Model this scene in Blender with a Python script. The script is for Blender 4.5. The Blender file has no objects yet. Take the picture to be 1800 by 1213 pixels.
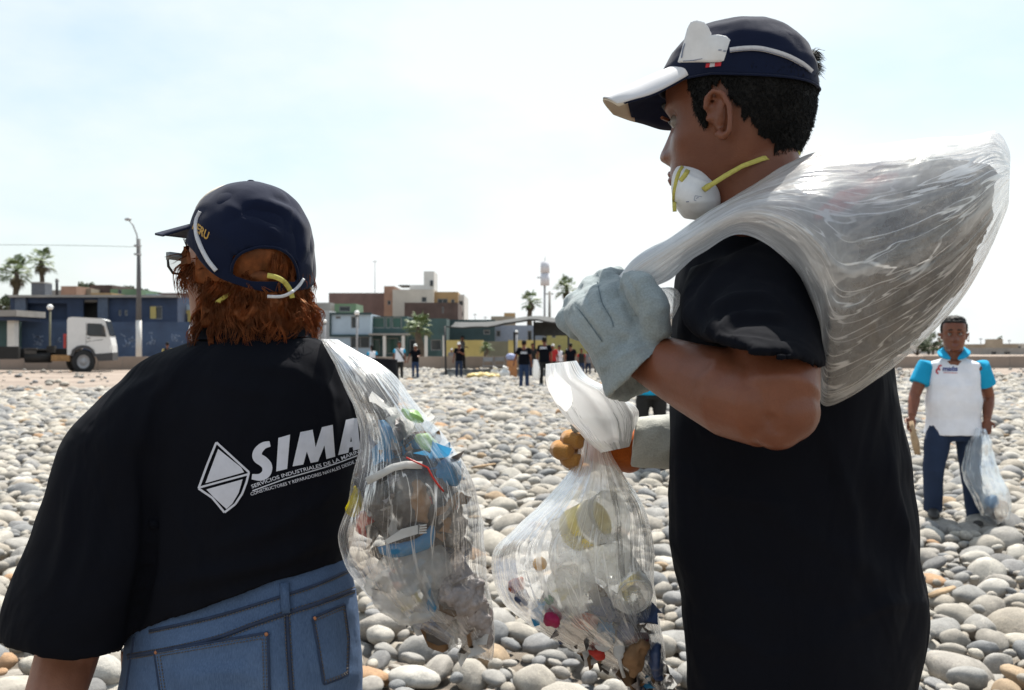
import bpy, bmesh, math, random
import numpy as np
from mathutils import Vector, Matrix, Euler, noise
from mathutils.bvhtree import BVHTree
random.seed(7); rng = np.random.default_rng(7)
R = math.radians
S = bpy.context.scene
COL = S.collection

# ------------------------------------------------------------------ camera, sky, sun, exposure
CAM_H, F, CX, CY = 1.39, 1750.0, 900.0, 606.5          # metres; focal length and centre in photo pixels
cam_data = bpy.data.cameras.new('camera'); cam = bpy.data.objects.new('camera', cam_data); COL.objects.link(cam)
cam.location = (0, 0, CAM_H); cam.rotation_euler = (R(90), 0, 0)
cam_data.sensor_width = 36.0; cam_data.lens = 35.0; cam_data.clip_start = 0.05; cam_data.clip_end = 3000
cam_data.dof.use_dof = True; cam_data.dof.focus_distance = 1.55; cam_data.dof.aperture_fstop = 10.0
S.camera = cam
S.render.engine = 'CYCLES'
S.cycles.use_denoising = True
S.cycles.max_bounces = 10; S.cycles.transparent_max_bounces = 24; S.cycles.diffuse_bounces = 4
S.cycles.caustics_reflective = False; S.cycles.caustics_refractive = False
S.cycles.sample_clamp_indirect = 6.0
S.view_settings.view_transform = 'Standard'; S.view_settings.look = 'None'
S.view_settings.gamma = 1.0; S.view_settings.use_curve_mapping = False
S.view_settings.exposure = 0.78

SUN_EL, SUN_AZ = R(63), R(16)      # azimuth from +Y (away from the camera) towards +X
world = bpy.data.worlds.new('World'); S.world = world; world.use_nodes = True
wn = world.node_tree; wn.nodes.clear()
def wnode(t, **k):
    n = wn.nodes.new(t)
    for a, b in k.items(): setattr(n, a, b)
    return n
wo = wnode('ShaderNodeOutputWorld'); wb = wnode('ShaderNodeBackground')
sky = wnode('ShaderNodeTexSky', sky_type='NISHITA'); sky.sun_disc = False
sky.sun_elevation = SUN_EL; sky.sun_rotation = SUN_AZ; sky.air_density = 1.0; sky.dust_density = 2.6; sky.ozone_density = 1.0
wb.inputs['Strength'].default_value = 0.10
# thin bright overcast veil with a few paler gaps, the same all round the horizon
tc = wnode('ShaderNodeTexCoord'); mp = wnode('ShaderNodeMapping'); mp.inputs['Scale'].default_value = (1.0, 1.0, 2.2); mp.inputs['Location'].default_value = (0.35, 0.0, 0.2)
mp.inputs['Rotation'].default_value = (0.25, 0.35, 0.4)
nz = wnode('ShaderNodeTexNoise'); nz.inputs['Scale'].default_value = 1.7; nz.inputs['Detail'].default_value = 7; nz.inputs['Roughness'].default_value = 0.52
cr = wnode('ShaderNodeValToRGB'); cr.color_ramp.elements[0].position = 0.38; cr.color_ramp.elements[0].color = (0.38, 0.38, 0.38, 1)
cr.color_ramp.elements[1].position = 0.56; cr.color_ramp.elements[1].color = (0.97, 0.97, 0.97, 1)
mx = wnode('ShaderNodeMix', data_type='RGBA'); mx.inputs[7].default_value = (6.0, 6.25, 6.25, 1)
gain = wnode('ShaderNodeMix', data_type='RGBA', blend_type='MULTIPLY'); gain.inputs[0].default_value = 1.0
gain.inputs[7].default_value = (0.86, 1.03, 1.01, 1)
L_ = wn.links.new
L_(tc.outputs['Generated'], mp.inputs[0]); L_(mp.outputs[0], nz.inputs['Vector']); L_(nz.outputs[0], cr.inputs[0])
# the veil is thicker towards the horizon and thins overhead
sx = wnode('ShaderNodeSeparateXYZ'); L_(tc.outputs['Generated'], sx.inputs[0])
thin = wnode('ShaderNodeMapRange'); thin.inputs[1].default_value = 0.18; thin.inputs[2].default_value = 0.75; thin.inputs[3].default_value = 1.0; thin.inputs[4].default_value = 0.35
L_(sx.outputs[2], thin.inputs[0]); mul = wnode('ShaderNodeMath', operation='MULTIPLY'); L_(cr.outputs[0], mul.inputs[0]); L_(thin.outputs[0], mul.inputs[1])
L_(sky.outputs[0], gain.inputs[6]); L_(mul.outputs[0], mx.inputs[0]); L_(gain.outputs[2], mx.inputs[6])
L_(mx.outputs[2], wb.inputs['Color']); L_(wb.outputs[0], wo.inputs['Surface'])

sd = bpy.data.lights.new('sun', 'SUN'); sd.energy = 5.0; sd.angle = R(0.6); sd.color = (1.0, 0.95, 0.87)
sun = bpy.data.objects.new('sun', sd); COL.objects.link(sun)
sdir = Vector((math.sin(SUN_AZ) * math.cos(SUN_EL), math.cos(SUN_AZ) * math.cos(SUN_EL), math.sin(SUN_EL)))
sun.rotation_euler = sdir.to_track_quat('Z', 'Y').to_euler(); sun.location = (5, 5, 30)

# ------------------------------------------------------------------ helpers
def P(px, py, Y):
    """the place in the scene that stands at a pixel of the photograph, Y metres in front of the camera"""
    return Vector(((px - CX) * Y / F, Y, CAM_H - (py - CY) * Y / F))

class NT:
    def __init__(self, name):
        self.m = bpy.data.materials.new(name); self.m.use_nodes = True
        self.t = self.m.node_tree; self.t.nodes.clear()
        self.out = self.n('ShaderNodeOutputMaterial')
    def n(self, t, **k):
        x = self.t.nodes.new(t)
        for a, b in k.items():
            if a.startswith('i_'): x.inputs[a[2:].replace('_', ' ')].default_value = b
            else: setattr(x, a, b)
        return x
    def l(self, a, b): self.t.links.new(a, b)
    def noise(self, scale, detail=4, rough=0.55, coord='Object', stretch=(1, 1, 1), rot=(0, 0, 0), dist=0.0):
        tc = self.n('ShaderNodeTexCoord'); mp = self.n('ShaderNodeMapping')
        mp.inputs['Scale'].default_value = stretch; mp.inputs['Rotation'].default_value = rot
        nz = self.n('ShaderNodeTexNoise'); nz.inputs['Scale'].default_value = scale
        nz.inputs['Detail'].default_value = detail; nz.inputs['Roughness'].default_value = rough; nz.inputs['Distortion'].default_value = dist
        self.l(tc.outputs[coord], mp.inputs[0]); self.l(mp.outputs[0], nz.inputs['Vector'])
        return nz.outputs[0]
    def ramp(self, src, stops, interp='LINEAR'):
        r = self.n('ShaderNodeValToRGB'); r.color_ramp.interpolation = interp
        e = r.color_ramp.elements
        while len(e) < len(stops): e.new(0.5)
        for k, (p, c) in enumerate(stops):
            e[k].position = p; e[k].color = c if len(c) == 4 else (*c, 1)
        self.l(src, r.inputs[0]); return r.outputs[0]
    def mix(self, f, a, b, mode='MIX'):
        m = self.n('ShaderNodeMix', data_type='RGBA', blend_type=mode)
        for i, v in ((0, f), (6, a), (7, b)):
            if isinstance(v, (int, float)): m.inputs[i].default_value = v
            elif isinstance(v, tuple): m.inputs[i].default_value = (*v[:3], 1)
            else: self.l(v, m.inputs[i])
        return m.outputs[2]
    def math(self, op, a, b=0.0, c=None):
        m = self.n('ShaderNodeMath', operation=op)
        for i, v in enumerate((a, b) if c is None else (a, b, c)):
            if isinstance(v, (int, float)): m.inputs[i].default_value = v
            else: self.l(v, m.inputs[i])
        return m.outputs[0]
    def bump(self, h, strength=0.3, dist=0.01, normal=None):
        b = self.n('ShaderNodeBump'); b.inputs['Strength'].default_value = strength; b.inputs['Distance'].default_value = dist
        self.l(h, b.inputs['Height'])
        if normal is not None: self.l(normal, b.inputs['Normal'])
        return b.outputs[0]
    def bsdf(self, color, rough=0.7, normal=None, **k):
        b = self.n('ShaderNodeBsdfPrincipled')
        if isinstance(color, tuple): b.inputs['Base Color'].default_value = (*color[:3], 1)
        else: self.l(color, b.inputs['Base Color'])
        if isinstance(rough, (int, float)): b.inputs['Roughness'].default_value = rough
        else: self.l(rough, b.inputs['Roughness'])
        if normal is not None: self.l(normal, b.inputs['Normal'])
        for a, v in k.items(): b.inputs[a.replace('_', ' ')].default_value = v
        return b
    def done(self, b):
        self.l(b.outputs[0], self.out.inputs[0]); return self.m

def mat(name, color, rough=0.7, var=0.18, scale=6.0, bump=0.0, bscale=60.0, bdist=0.003, color2=None, **k):
    """plain worn surface: colour with blotches and fine relief"""
    t = NT(name)
    nz = t.noise(scale, 5, 0.6)
    lo = tuple(c * (1 - var) for c in color); hi = tuple(min(1, c * (1 + var)) for c in color)
    if color2: lo = color2
    c = t.ramp(nz, [(0.32, lo), (0.68, hi)])
    nrm = t.bump(t.noise(bscale, 3), bump, bdist) if bump else None
    return t.done(t.bsdf(c, rough, nrm, **k))

class MB:
    """collects faces and links them as ONE mesh object"""
    def __init__(self): self.v = []; self.f = []; self.mi = []; self.sm = []
    def add(self, verts, faces, mi=0, smooth=True):
        o = len(self.v); self.v += [tuple(v) for v in verts]
        for f in faces: self.f.append(tuple(o + i for i in f)); self.mi.append(mi); self.sm.append(smooth)
        return self
    def box(self, c, s, mi=0, rot=None, taper=1.0):
        hx, hy, hz = s[0] / 2, s[1] / 2, s[2] / 2
        vs = []
        for z in (-1, 1):
            k = taper if z > 0 else 1
            for x, y in ((-1, -1), (1, -1), (1, 1), (-1, 1)): vs.append(Vector((x * hx * k, y * hy * k, z * hz)))
        if rot is not None:
            m = rot if isinstance(rot, Matrix) else Euler(rot).to_matrix(); vs = [m @ v for v in vs]
        vs = [v + Vector(c) for v in vs]
        return self.add(vs, [(3, 2, 1, 0), (4, 5, 6, 7), (0, 1, 5, 4), (1, 2, 6, 5), (2, 3, 7, 6), (3, 0, 4, 7)], mi, False)
    def box2(self, a, b, mi=0):
        a = Vector(a); b = Vector(b); return self.box((a + b) / 2, [abs(x) for x in (b - a)], mi)
    def loft(self, rings, mi=0, caps=(True, True), smooth=True, closed=True):
        n = len(rings[0]); vs = [p for r in rings for p in r]; fs = []
        for i in range(len(rings) - 1):
            for j in range(n if closed else n - 1):
                k = (j + 1) % n
                fs.append((i * n + j, i * n + k, (i + 1) * n + k, (i + 1) * n + j))
        if caps[0]: fs.append(tuple(range(n - 1, -1, -1)))
        if caps[1]: fs.append(tuple((len(rings) - 1) * n + j for j in range(n)))
        return self.add(vs, fs, mi, smooth)
    def tube(self, pts, rad, n=8, mi=0, caps=True, smooth=True, flat=1.0, ref=None):
        pts = [Vector(p) for p in pts]
        if isinstance(rad, (int, float)): rad = [rad] * len(pts)
        rings = []
        up = Vector(ref) if ref is not None else None
        for i, p in enumerate(pts):
            d = (pts[min(i + 1, len(pts) - 1)] - pts[max(i - 1, 0)])
            if d.length < 1e-9: d = Vector((0, 0, 1))
            d.normalize()
            if up is None:
                up = Vector((0, 0, 1)) if abs(d.z) < 0.9 else Vector((1, 0, 0))
            a = d.cross(up)
            if a.length < 1e-6: a = d.orthogonal()
            a.normalize(); b = a.cross(d).normalized(); up = b if ref is None else up
            r = rad[i]
            rings.append([p + a * (math.cos(2 * math.pi * j / n) * r) + b * (math.sin(2 * math.pi * j / n) * r * flat) for j in range(n)])
        return self.loft(rings, mi, (caps, caps), smooth)
    def cyl(self, c, r, h, n=16, mi=0, axis='Z', r2=None, smooth=True):
        r2 = r if r2 is None else r2; rings = []
        for z, q in ((-h / 2, r), (h / 2, r2)):
            ring = []
            for j in range(n):
                a = 2 * math.pi * j / n; u, v = math.cos(a) * q, math.sin(a) * q
                ring.append(Vector(c) + (Vector((u, v, z)) if axis == 'Z' else Vector((z, u, v)) if axis == 'X' else Vector((v, z, u))))
            rings.append(ring)
        return self.loft(rings, mi, (True, True), smooth)
    def ball(self, c, r, seg=12, rings=8, mi=0, sq=(1, 1, 1), rot=None):
        rs = []
        for i in range(rings + 1):
            th = math.pi * i / rings; s = max(math.sin(th), 1e-3)
            ring = []
            for j in range(seg):
                a = 2 * math.pi * j / seg
                p = Vector((math.cos(a) * s * r * sq[0], math.sin(a) * s * r * sq[1], -math.cos(th) * r * sq[2]))
                if rot is not None: p = rot @ p
                ring.append(Vector(c) + p)
            rs.append(ring)
        return self.loft(rs, mi)
    def lathe(self, prof, org, axis=(0, 0, 1), n=24, mi=0, caps=(True, True)):
        q = Vector(axis).to_track_quat('Z', 'Y').to_matrix(); rs = []
        for r, z in prof: rs.append([Vector(org) + q @ Vector((r * math.cos(2 * math.pi * j / n), r * math.sin(2 * math.pi * j / n), z)) for j in range(n)])
        return self.loft(rs, mi, caps)
    def mesh(self, name):
        me = bpy.data.meshes.new(name); me.from_pydata(self.v, [], self.f)
        me.polygons.foreach_set('material_index', self.mi); me.polygons.foreach_set('use_smooth', self.sm)
        me.update(); return me
    def build(self, name, mats, parent=None, **k): return link(name, self.mesh(name), mats, parent, **k)

def wloc(o):
    v = Vector((0, 0, 0))
    while o is not None: v = v + Vector(o.location); o = o.parent
    return v
def link(name, me, mats, parent=None, origin=None, **props):
    for m in (mats if isinstance(mats, (list, tuple)) else [mats]):
        if m is not None: me.materials.append(m)
    o = bpy.data.objects.new(name, me); COL.objects.link(o)
    base = wloc(parent) if parent is not None else Vector(origin if origin is not None else (0, 0, 0))
    if base.length > 0: me.transform(Matrix.Translation(-base))
    if parent is not None: o.parent = parent
    else: o.location = base
    for a, b in props.items(): o[a] = b
    return o
def thing(name, loc, label, category, group=None):
    o = bpy.data.objects.new(name, None); COL.objects.link(o); o.location = loc; o.empty_display_size = 0.1
    o['label'] = label; o['category'] = category
    if group: o['group'] = group
    return o
def copy_tree(o, parent=None):
    c = o.copy(); COL.objects.link(c); c.parent = parent
    for ch in list(o.children): copy_tree(ch, c)
    return c
def evaluated(me, mods, name):
    """a mesh after modifiers, without operators"""
    o = bpy.data.objects.new('temporary', me); COL.objects.link(o)
    for t, k in mods:
        m = o.modifiers.new(t, t)
        for a, b in k.items(): setattr(m, a, b)
    dg = bpy.context.evaluated_depsgraph_get(); dg.update()
    r = bpy.data.meshes.new_from_object(o.evaluated_get(dg)); r.name = name
    bpy.data.objects.remove(o); bpy.data.meshes.remove(me)
    return r
def fuse(mb, name, voxel=0.006, smooth=4, factor=0.5):
    me = mb.mesh(name)
    r = evaluated(me, [('REMESH', dict(mode='VOXEL', voxel_size=voxel, use_smooth_shade=True)), ('SMOOTH', dict(factor=factor, iterations=smooth))], name)
    r.materials.clear()
    r.polygons.foreach_set('use_smooth', [True] * len(r.polygons))
    return r
def coords(me):
    a = np.empty(len(me.vertices) * 3, np.float32); me.vertices.foreach_get('co', a); return a.reshape(-1, 3).astype(np.float64)
def set_coords(me, a):
    me.vertices.foreach_set('co', a.astype(np.float32).ravel()); me.update()
def normals(me):
    a = np.empty(len(me.vertices) * 3, np.float32); me.vertices.foreach_get('normal', a); return a.reshape(-1, 3).astype(np.float64)
def to_px(a):
    return np.stack([CX + a[:, 0] * F / a[:, 1], CY - (a[:, 2] - CAM_H) * F / a[:, 1]], 1)
def crease(me, lines, facing=True):
    """push soft folds into cloth: lines = (polyline in photo pixels, height in m, width in pixels)"""
    a = coords(me); nr = normals(me); px = to_px(a); push = np.zeros(len(a))
    for line, amp, sig in lines:
        best = np.full(len(a), 1e9); fade = np.ones(len(a))
        L = [np.array(p, float) for p in line]; tot = len(L) - 1
        for i in range(tot):
            p, q = L[i], L[i + 1]; d = q - p; t = np.clip(((px - p) @ d) / (d @ d), 0, 1)
            ds = np.linalg.norm(px - (p + t[:, None] * d), axis=1)
            u = (i + t) / tot; w = np.sin(np.pi * np.clip(u * 0.9 + 0.05, 0, 1)) ** 0.6
            m = ds < best; best[m] = ds[m]; fade[m] = w[m]
        push += amp * np.exp(-(best / sig) ** 2) * fade
    if facing:
        view = -(a - np.array([0, 0, CAM_H])); view /= np.linalg.norm(view, axis=1)[:, None]
        push *= np.clip((nr * view).sum(1) * 2.0, 0, 1)
    set_coords(me, a + nr * push[:, None])
def rumple(me, amp, scale, seed=0.0, octaves=2):
    a = coords(me); nr = normals(me); o = Vector((seed, seed * 1.7, -seed))
    d = np.array([noise.fractal(Vector(p) * scale + o, 1.0, 2.0, octaves) for p in a])
    set_coords(me, a + nr * (d * amp)[:, None])
def section(Lp, Rp, Y, half, n=28, e=2.3, bulge=None):
    """ring whose outline, seen from the camera, runs from pixel Lp to pixel Rp; half = half thickness in depth"""
    mx_, my_ = (Lp[0] + Rp[0]) / 2, (Lp[1] + Rp[1]) / 2; hx, hy = (Rp[0] - Lp[0]) / 2, (Rp[1] - Lp[1]) / 2; ring = []
    for j in range(n):
        t = 2 * math.pi * j / n; ct, st = math.cos(t), math.sin(t)
        k = abs(ct) ** (2 / e) * (1 if ct > 0 else -1); s = abs(st) ** (2 / e) * (1 if st > 0 else -1)
        ring.append(P(mx_ + hx * k, my_ + hy * k, Y + s * half))
    return ring
def resample(secs, m):
    """smooth interpolation of lists of numbers (Catmull-Rom)"""
    A = np.array(secs, float); out = []; k = len(A)
    for i in range(k - 1):
        p0, p1, p2, p3 = A[max(i - 1, 0)], A[i], A[i + 1], A[min(i + 2, k - 1)]
        for s in range(m):
            t = s / m
            out.append(0.5 * ((2 * p1) + (-p0 + p2) * t + (2 * p0 - 5 * p1 + 4 * p2 - p3) * t * t + (-p0 + 3 * p1 - 3 * p2 + p3) * t ** 3))
    out.append(A[-1]); return np.array(out)
def sections(rows, m=4, n=28, e=2.3):
    """rows: (Lx, Ly, Rx, Ry, Y, half)"""
    return [section((r[0], r[1]), (r[2], r[3]), r[4], max(r[5], 0.002), n, e) for r in resample(rows, m)]
def bvh_of(o):
    me = o.data; off = wloc(o)
    return BVHTree.FromPolygons([v.co + off for v in me.vertices], [tuple(p.vertices) for p in me.polygons])
def onto(bvh, px, py, lift, far=200.0):
    """point of a surface seen at a photo pixel, lifted off it"""
    d = P(px, py, 1.0) - Vector((0, 0, CAM_H)); d.normalize()
    h = bvh.ray_cast(Vector((0, 0, CAM_H)), d, far)
    if h[0] is None: return None
    return h[0] - d * lift
def flat_print(bvh, polys, lift, name, m, parent, step=4.0, **k):
    """flat print laid on cloth: polygons in photo pixels, cut small so that they follow the surface"""
    bm = bmesh.new()
    for poly in polys:
        vs = [bm.verts.new((p[0], p[1], 0)) for p in poly]
        try: bm.faces.new(vs)
        except ValueError: pass
    bmesh.ops.triangulate(bm, faces=bm.faces[:])
    for _ in range(5):
        es = [e for e in bm.edges if e.calc_length() > step]
        if not es: break
        bmesh.ops.subdivide_edges(bm, edges=es, cuts=1, use_grid_fill=False)
        bmesh.ops.triangulate(bm, faces=bm.faces[:])
    return print_bm(bvh, bm, lift, name, m, parent, **k)
def print_bm(bvh, bm, lift, name, m, parent, **k):
    dead = []
    for v in bm.verts:
        h = onto(bvh, v.co.x, v.co.y, lift)
        if h is None: dead.append(v)
        else: v.co = h
    bmesh.ops.delete(bm, geom=dead, context='VERTS')
    me = bpy.data.meshes.new(name); bm.to_mesh(me); bm.free()
    return link(name, me, m, parent, **k)
def text_mesh(body, size=1.0, shear=0.0, bold=0.0, spacing=1.0):
    cu = bpy.data.curves.new('lettering', 'FONT'); cu.body = body; cu.size = size; cu.shear = shear; cu.offset = bold; cu.space_character = spacing
    cu.resolution_u = 3
    o = bpy.data.objects.new('lettering', cu); COL.objects.link(o)
    dg = bpy.context.evaluated_depsgraph_get(); dg.update()
    me = bpy.data.meshes.new_from_object(o.evaluated_get(dg))
    bpy.data.objects.remove(o); bpy.data.curves.remove(cu); return me
def ribbon(mb, pts, w, up, mi=0, thick=0.0012):
    """strap: a flat band along points; up = direction across the band's face"""
    pts = [Vector(p) for p in pts]; rings = []
    for i, p in enumerate(pts):
        d = (pts[min(i + 1, len(pts) - 1)] - pts[max(i - 1, 0)]).normalized()
        u = up[i] if isinstance(up, list) else up
        nrm = Vector(u); s = d.cross(nrm)
        if s.length < 1e-6: s = d.orthogonal()
        s.normalize(); nn = s.cross(d).normalized()
        rings.append([p + s * w / 2 + nn * thick, p - s * w / 2 + nn * thick, p - s * w / 2 - nn * thick, p + s * w / 2 - nn * thick])
    return mb.loft(rings, mi, (True, True), True)
# ------------------------------------------------------------------ ground
def ground_z(x, y):
    return 0.07 * noise.noise(Vector((x * 0.35, y * 0.35, 3.1))) * min(1.0, y / 6) - 0.05
def sandy(x, y):
    """0 = cobbles, 1 = bare sand"""
    px = CX + x * F / max(y, 1)
    left = min(1, max(0, (y - 27.5) / 4)) * min(1, max(0, (520 - px) / 150))
    right = min(1, max(0, (y - 34) / 14)) * min(1, max(0, (px - 1450) / 150))
    return max(left, right)
t = NT('sand_and_grit')
c1 = t.ramp(t.noise(0.35, 6, 0.6), [(0.3, (0.17, 0.135, 0.11)), (0.5, (0.245, 0.195, 0.16)), (0.7, (0.31, 0.25, 0.205))])
c2 = t.ramp(t.noise(6, 6, 0.7), [(0.35, (0.10, 0.085, 0.07)), (0.62, (0.25, 0.21, 0.17))])
sp = t.n('ShaderNodeSeparateXYZ'); tcg = t.n('ShaderNodeTexCoord'); t.l(tcg.outputs['Object'], sp.inputs[0])
far_f = t.n('ShaderNodeMapRange'); far_f.inputs[1].default_value = 26; far_f.inputs[2].default_value = 38; t.l(sp.outputs[1], far_f.inputs[0])
M_GROUND = t.done(t.bsdf(t.mix(far_f.outputs[0], c2, c1), 0.95, t.bump(t.noise(9, 6, 0.7), 0.7, 0.06)))
gb = MB(); xs = np.concatenate([np.linspace(-900, -40, 10), np.linspace(-36, 36, 60), np.linspace(40, 900, 10)])
ys = np.concatenate([np.linspace(-30, 1.0, 4), np.linspace(2, 60, 70), np.linspace(70, 2200, 14)])
vs = [(x, y, (ground_z(x, y) if abs(x) < 40 and y < 62 else -0.05)) for y in ys for x in xs]
nx = len(xs)
gb.add(vs, [(j * nx + i, j * nx + i + 1, (j + 1) * nx + i + 1, (j + 1) * nx + i) for j in range(len(ys) - 1) for i in range(nx - 1)])
beach = gb.build('beach', M_GROUND, kind='structure')

# ------------------------------------------------------------------ cobbles
t = NT('cobble_stone')
oi = t.n('ShaderNodeObjectInfo')
base = t.ramp(oi.outputs['Random'], [(0.0, (0.303, 0.289, 0.267)), (0.10, (0.364, 0.333, 0.287)), (0.2, (0.237, 0.233, 0.230)), (0.3, (0.404, 0.373, 0.319)),
    (0.40, (0.287, 0.264, 0.230)), (0.5, (0.202, 0.204, 0.205)), (0.6, (0.424, 0.398, 0.353)), (0.68, (0.334, 0.298, 0.248)), (0.76, (0.268, 0.261, 0.248)), (0.82, (0.455, 0.432, 0.391)),
    (0.87, (0.172, 0.169, 0.166)), (0.90, (0.364, 0.269, 0.177)), (0.915, (0.313, 0.289, 0.258)), (0.985, (0.374, 0.233, 0.134))], 'CONSTANT')
mapn = t.n('ShaderNodeTexCoord'); add = t.n('ShaderNodeVectorMath', operation='ADD'); comb = t.n('ShaderNodeCombineXYZ')
rr = t.math('MULTIPLY', oi.outputs['Random'], 91.0); t.l(rr, comb.inputs[0]); t.l(rr, comb.inputs[1])
t.l(mapn.outputs['Object'], add.inputs[0]); t.l(comb.outputs[0], add.inputs[1])
def nz_at(scale, detail, rough=0.6):
    n = t.n('ShaderNodeTexNoise'); n.inputs['Scale'].default_value = scale; n.inputs['Detail'].default_value = detail; n.inputs['Roughness'].default_value = rough
    t.l(add.outputs[0], n.inputs['Vector']); return n.outputs[0]
mot = t.ramp(nz_at(1.6, 6, 0.65), [(0.30, (0.70, 0.70, 0.705)), (0.7, (1.14, 1.14, 1.14))])
spk = t.ramp(nz_at(22, 3, 0.7), [(0.33, (0.70, 0.69, 0.68)), (0.48, (1, 1, 1))])
vein = t.ramp(nz_at(1.1, 2, 0.4), [(0.485, (1, 1, 1)), (0.5, (1.22, 1.2, 1.16)), (0.515, (1, 1, 1))])
c = t.mix(1.0, t.mix(1.0, t.mix(1.0, base, mot, 'MULTIPLY'), spk, 'MULTIPLY'), vein, 'MULTIPLY')
M_STONE = t.done(t.bsdf(c, 0.82, t.bump(nz_at(9, 6, 0.7), 0.25, 0.05), Specular_IOR_Level=0.3))

def stone_mesh(seed, sub):
    bm = bmesh.new(); bmesh.ops.create_icosphere(bm, subdivisions=sub, radius=1.0)
    r = random.Random(seed); o = Vector((r.uniform(-50, 50), r.uniform(-50, 50), r.uniform(-50, 50)))
    fy = r.uniform(0.62, 0.98); fz = r.choice([0.42, 0.5, 0.55, 0.62, 0.7]); flat = r.random() < 0.6
    cuts = [(Vector((r.gauss(0, 1), r.gauss(0, 1), r.gauss(0, 1))).normalized(), r.uniform(0.72, 0.9)) for _ in range(r.choice([1, 2, 3, 4, 5]))] if flat else []
    for v in bm.verts:
        d = v.co.normalized()
        k = 1 + 0.22 * noise.noise(d * 0.9 + o) + 0.06 * noise.noise(d * 2.6 + o)
        p = d * k
        for nrm, h in cuts:
            q = p.dot(nrm) - h
            if q > 0: p = p - nrm * q * 0.72
        v.co = Vector((p.x, p.y * fy, p.z * fz))
    for f in bm.faces: f.smooth = True
    me = bpy.data.meshes.new('stone'); bm.to_mesh(me); bm.free(); me.materials.append(M_STONE); return me
TEMPL = [stone_mesh(k, 3) for k in range(16)]

class Hash:
    def __init__(self, cell): self.c = cell; self.d = {}
    def near(self, x, y, r):
        k = int(r / self.c) + 1; i0, j0 = int(x // self.c), int(y // self.c)
        for i in range(i0 - k, i0 + k + 1):
            for j in range(j0 - k, j0 + k + 1):
                yield from self.d.get((i, j), ())
    def put(self, x, y, r): self.d.setdefault((int(x // self.c), int(y // self.c)), []).append((x, y, r))
PAD = 2.6
stones = []                                  # x, y, z, ax, ay, az, rx, ry, rz, template
hs = Hash(0.25); rs = random.Random(5)
def in_view(x, y, pad=0.7): return abs(x) < 0.535 * y + pad
def put(x, y, r, lift):
    stones.append((x, y, ground_z(x, y) + lift + rs.uniform(-0.015, 0.015), r, r, r * rs.uniform(0.8, 1.1),
                   rs.gauss(0, 0.22), rs.gauss(0, 0.22), rs.uniform(0, 6.283), rs.randrange(16)))
for rad, tries, Y1 in ((0.18, 65, 16), (0.148, 1300, 17), (0.122, 4300, 17), (0.098, 11500, 17), (0.076, 23000, 17), (0.056, 36000, 17), (0.04, 36000, 10)):
    for _ in range(tries):
        y = 2.6 + (Y1 - 2.6) * math.sqrt(rs.random()); w = 0.535 * y + PAD; x = rs.uniform(-w, w)
        r = rad * rs.uniform(0.85, 1.15)
        ok = True
        for (a, b, q) in hs.near(x, y, r + 0.2):
            if (a - x) ** 2 + (b - y) ** 2 < (0.80 * (r + q)) ** 2: ok = False; break
        if ok: hs.put(x, y, r); put(x, y, r, 0.06 - 0.25 * r + rs.uniform(0, 0.03))
top_layer = len(stones)
y = 2.4
while y < 17:                                 # the layer beneath, seen through the gaps
    w = 0.535 * y + PAD; x = -w
    while x < w: put(x + rs.uniform(-.05, .05), y + rs.uniform(-.05, .05), rs.uniform(0.07, 0.12), -0.035); x += 0.145
    y += 0.145
y = 17.0
while y < 58:                                 # farther off
    sp_ = 0.155 + max(0, y - 17) * 0.0018; w = 0.535 * y + PAD; x = -w
    while x < w:
        X, Yy = x + rs.uniform(-.07, .07), y + rs.uniform(-.07, .07)
        if rs.random() > sandy(X, Yy) * 0.985:
            put(X, Yy, rs.choice([0.06, 0.08, 0.1, 0.1, 0.12, 0.14, 0.19]) * rs.uniform(0.85, 1.15), 0.01 + rs.uniform(0, 0.05))
        x += sp_
    y += sp_
def hidden_by_people(px, py):
    """photo regions covered by the two people close to the camera"""
    if px < 640 and py > 980: return px > 225 or (px < 210 and py < 1140)
    if px < 640 and py > 650: return px > 260 - (py - 650) * 0.45
    if 1165 < px < 1635: return True
    return False
cand = []
for i in range(top_layer):
    x, y, z, r = stones[i][:4]
    px, py = CX + x * F / y, CY + (CAM_H - z) * F / y
    rp = r * F / y
    if -rp * 0.6 < px < 1800 + rp * 0.6 and py < 1213 + rp * 0.3 and not hidden_by_people(px, py): cand.append((rp, i))
cand.sort(reverse=True); single = {i for _, i in cand[:300]}
for i in sorted(single):
    s = stones[i]; o = bpy.data.objects.new('stone', TEMPL[s[9]]); COL.objects.link(o)
    o.location = s[:3]; o.scale = s[3:6]; o.rotation_euler = s[6:9]; o.parent = beach
rest = [s for i, s in enumerate(stones) if i not in single]
pm = bpy.data.meshes.new('cobbles'); A = np.array([s[:9] for s in rest], np.float32)
pm.vertices.add(len(rest)); pm.vertices.foreach_set('co', A[:, :3].ravel())
for nm, dat in (('scl', A[:, 3:6]), ('rot', A[:, 6:9])):
    at = pm.attributes.new(nm, 'FLOAT_VECTOR', 'POINT'); at.data.foreach_set('vector', np.ascontiguousarray(dat).ravel())
at = pm.attributes.new('pick', 'INT', 'POINT'); at.data.foreach_set('value', [s[9] for s in rest])
cob = bpy.data.objects.new('cobbles', pm); COL.objects.link(cob); cob['kind'] = 'stuff'
lib = bpy.data.collections.new('cobble_shapes')
for k in range(16):
    o = bpy.data.objects.new('cobble_shape', stone_mesh(k, 2)); lib.objects.link(o); o.name = 'cobble_shape_%02d' % k
ng = bpy.data.node_groups.new('lay_cobbles', 'GeometryNodeTree')
ng.interface.new_socket('Geometry', in_out='INPUT', socket_type='NodeSocketGeometry'); ng.interface.new_socket('Geometry', in_out='OUTPUT', socket_type='NodeSocketGeometry')
gi = ng.nodes.new('NodeGroupInput'); go = ng.nodes.new('NodeGroupOutput'); iop = ng.nodes.new('GeometryNodeInstanceOnPoints')
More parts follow.
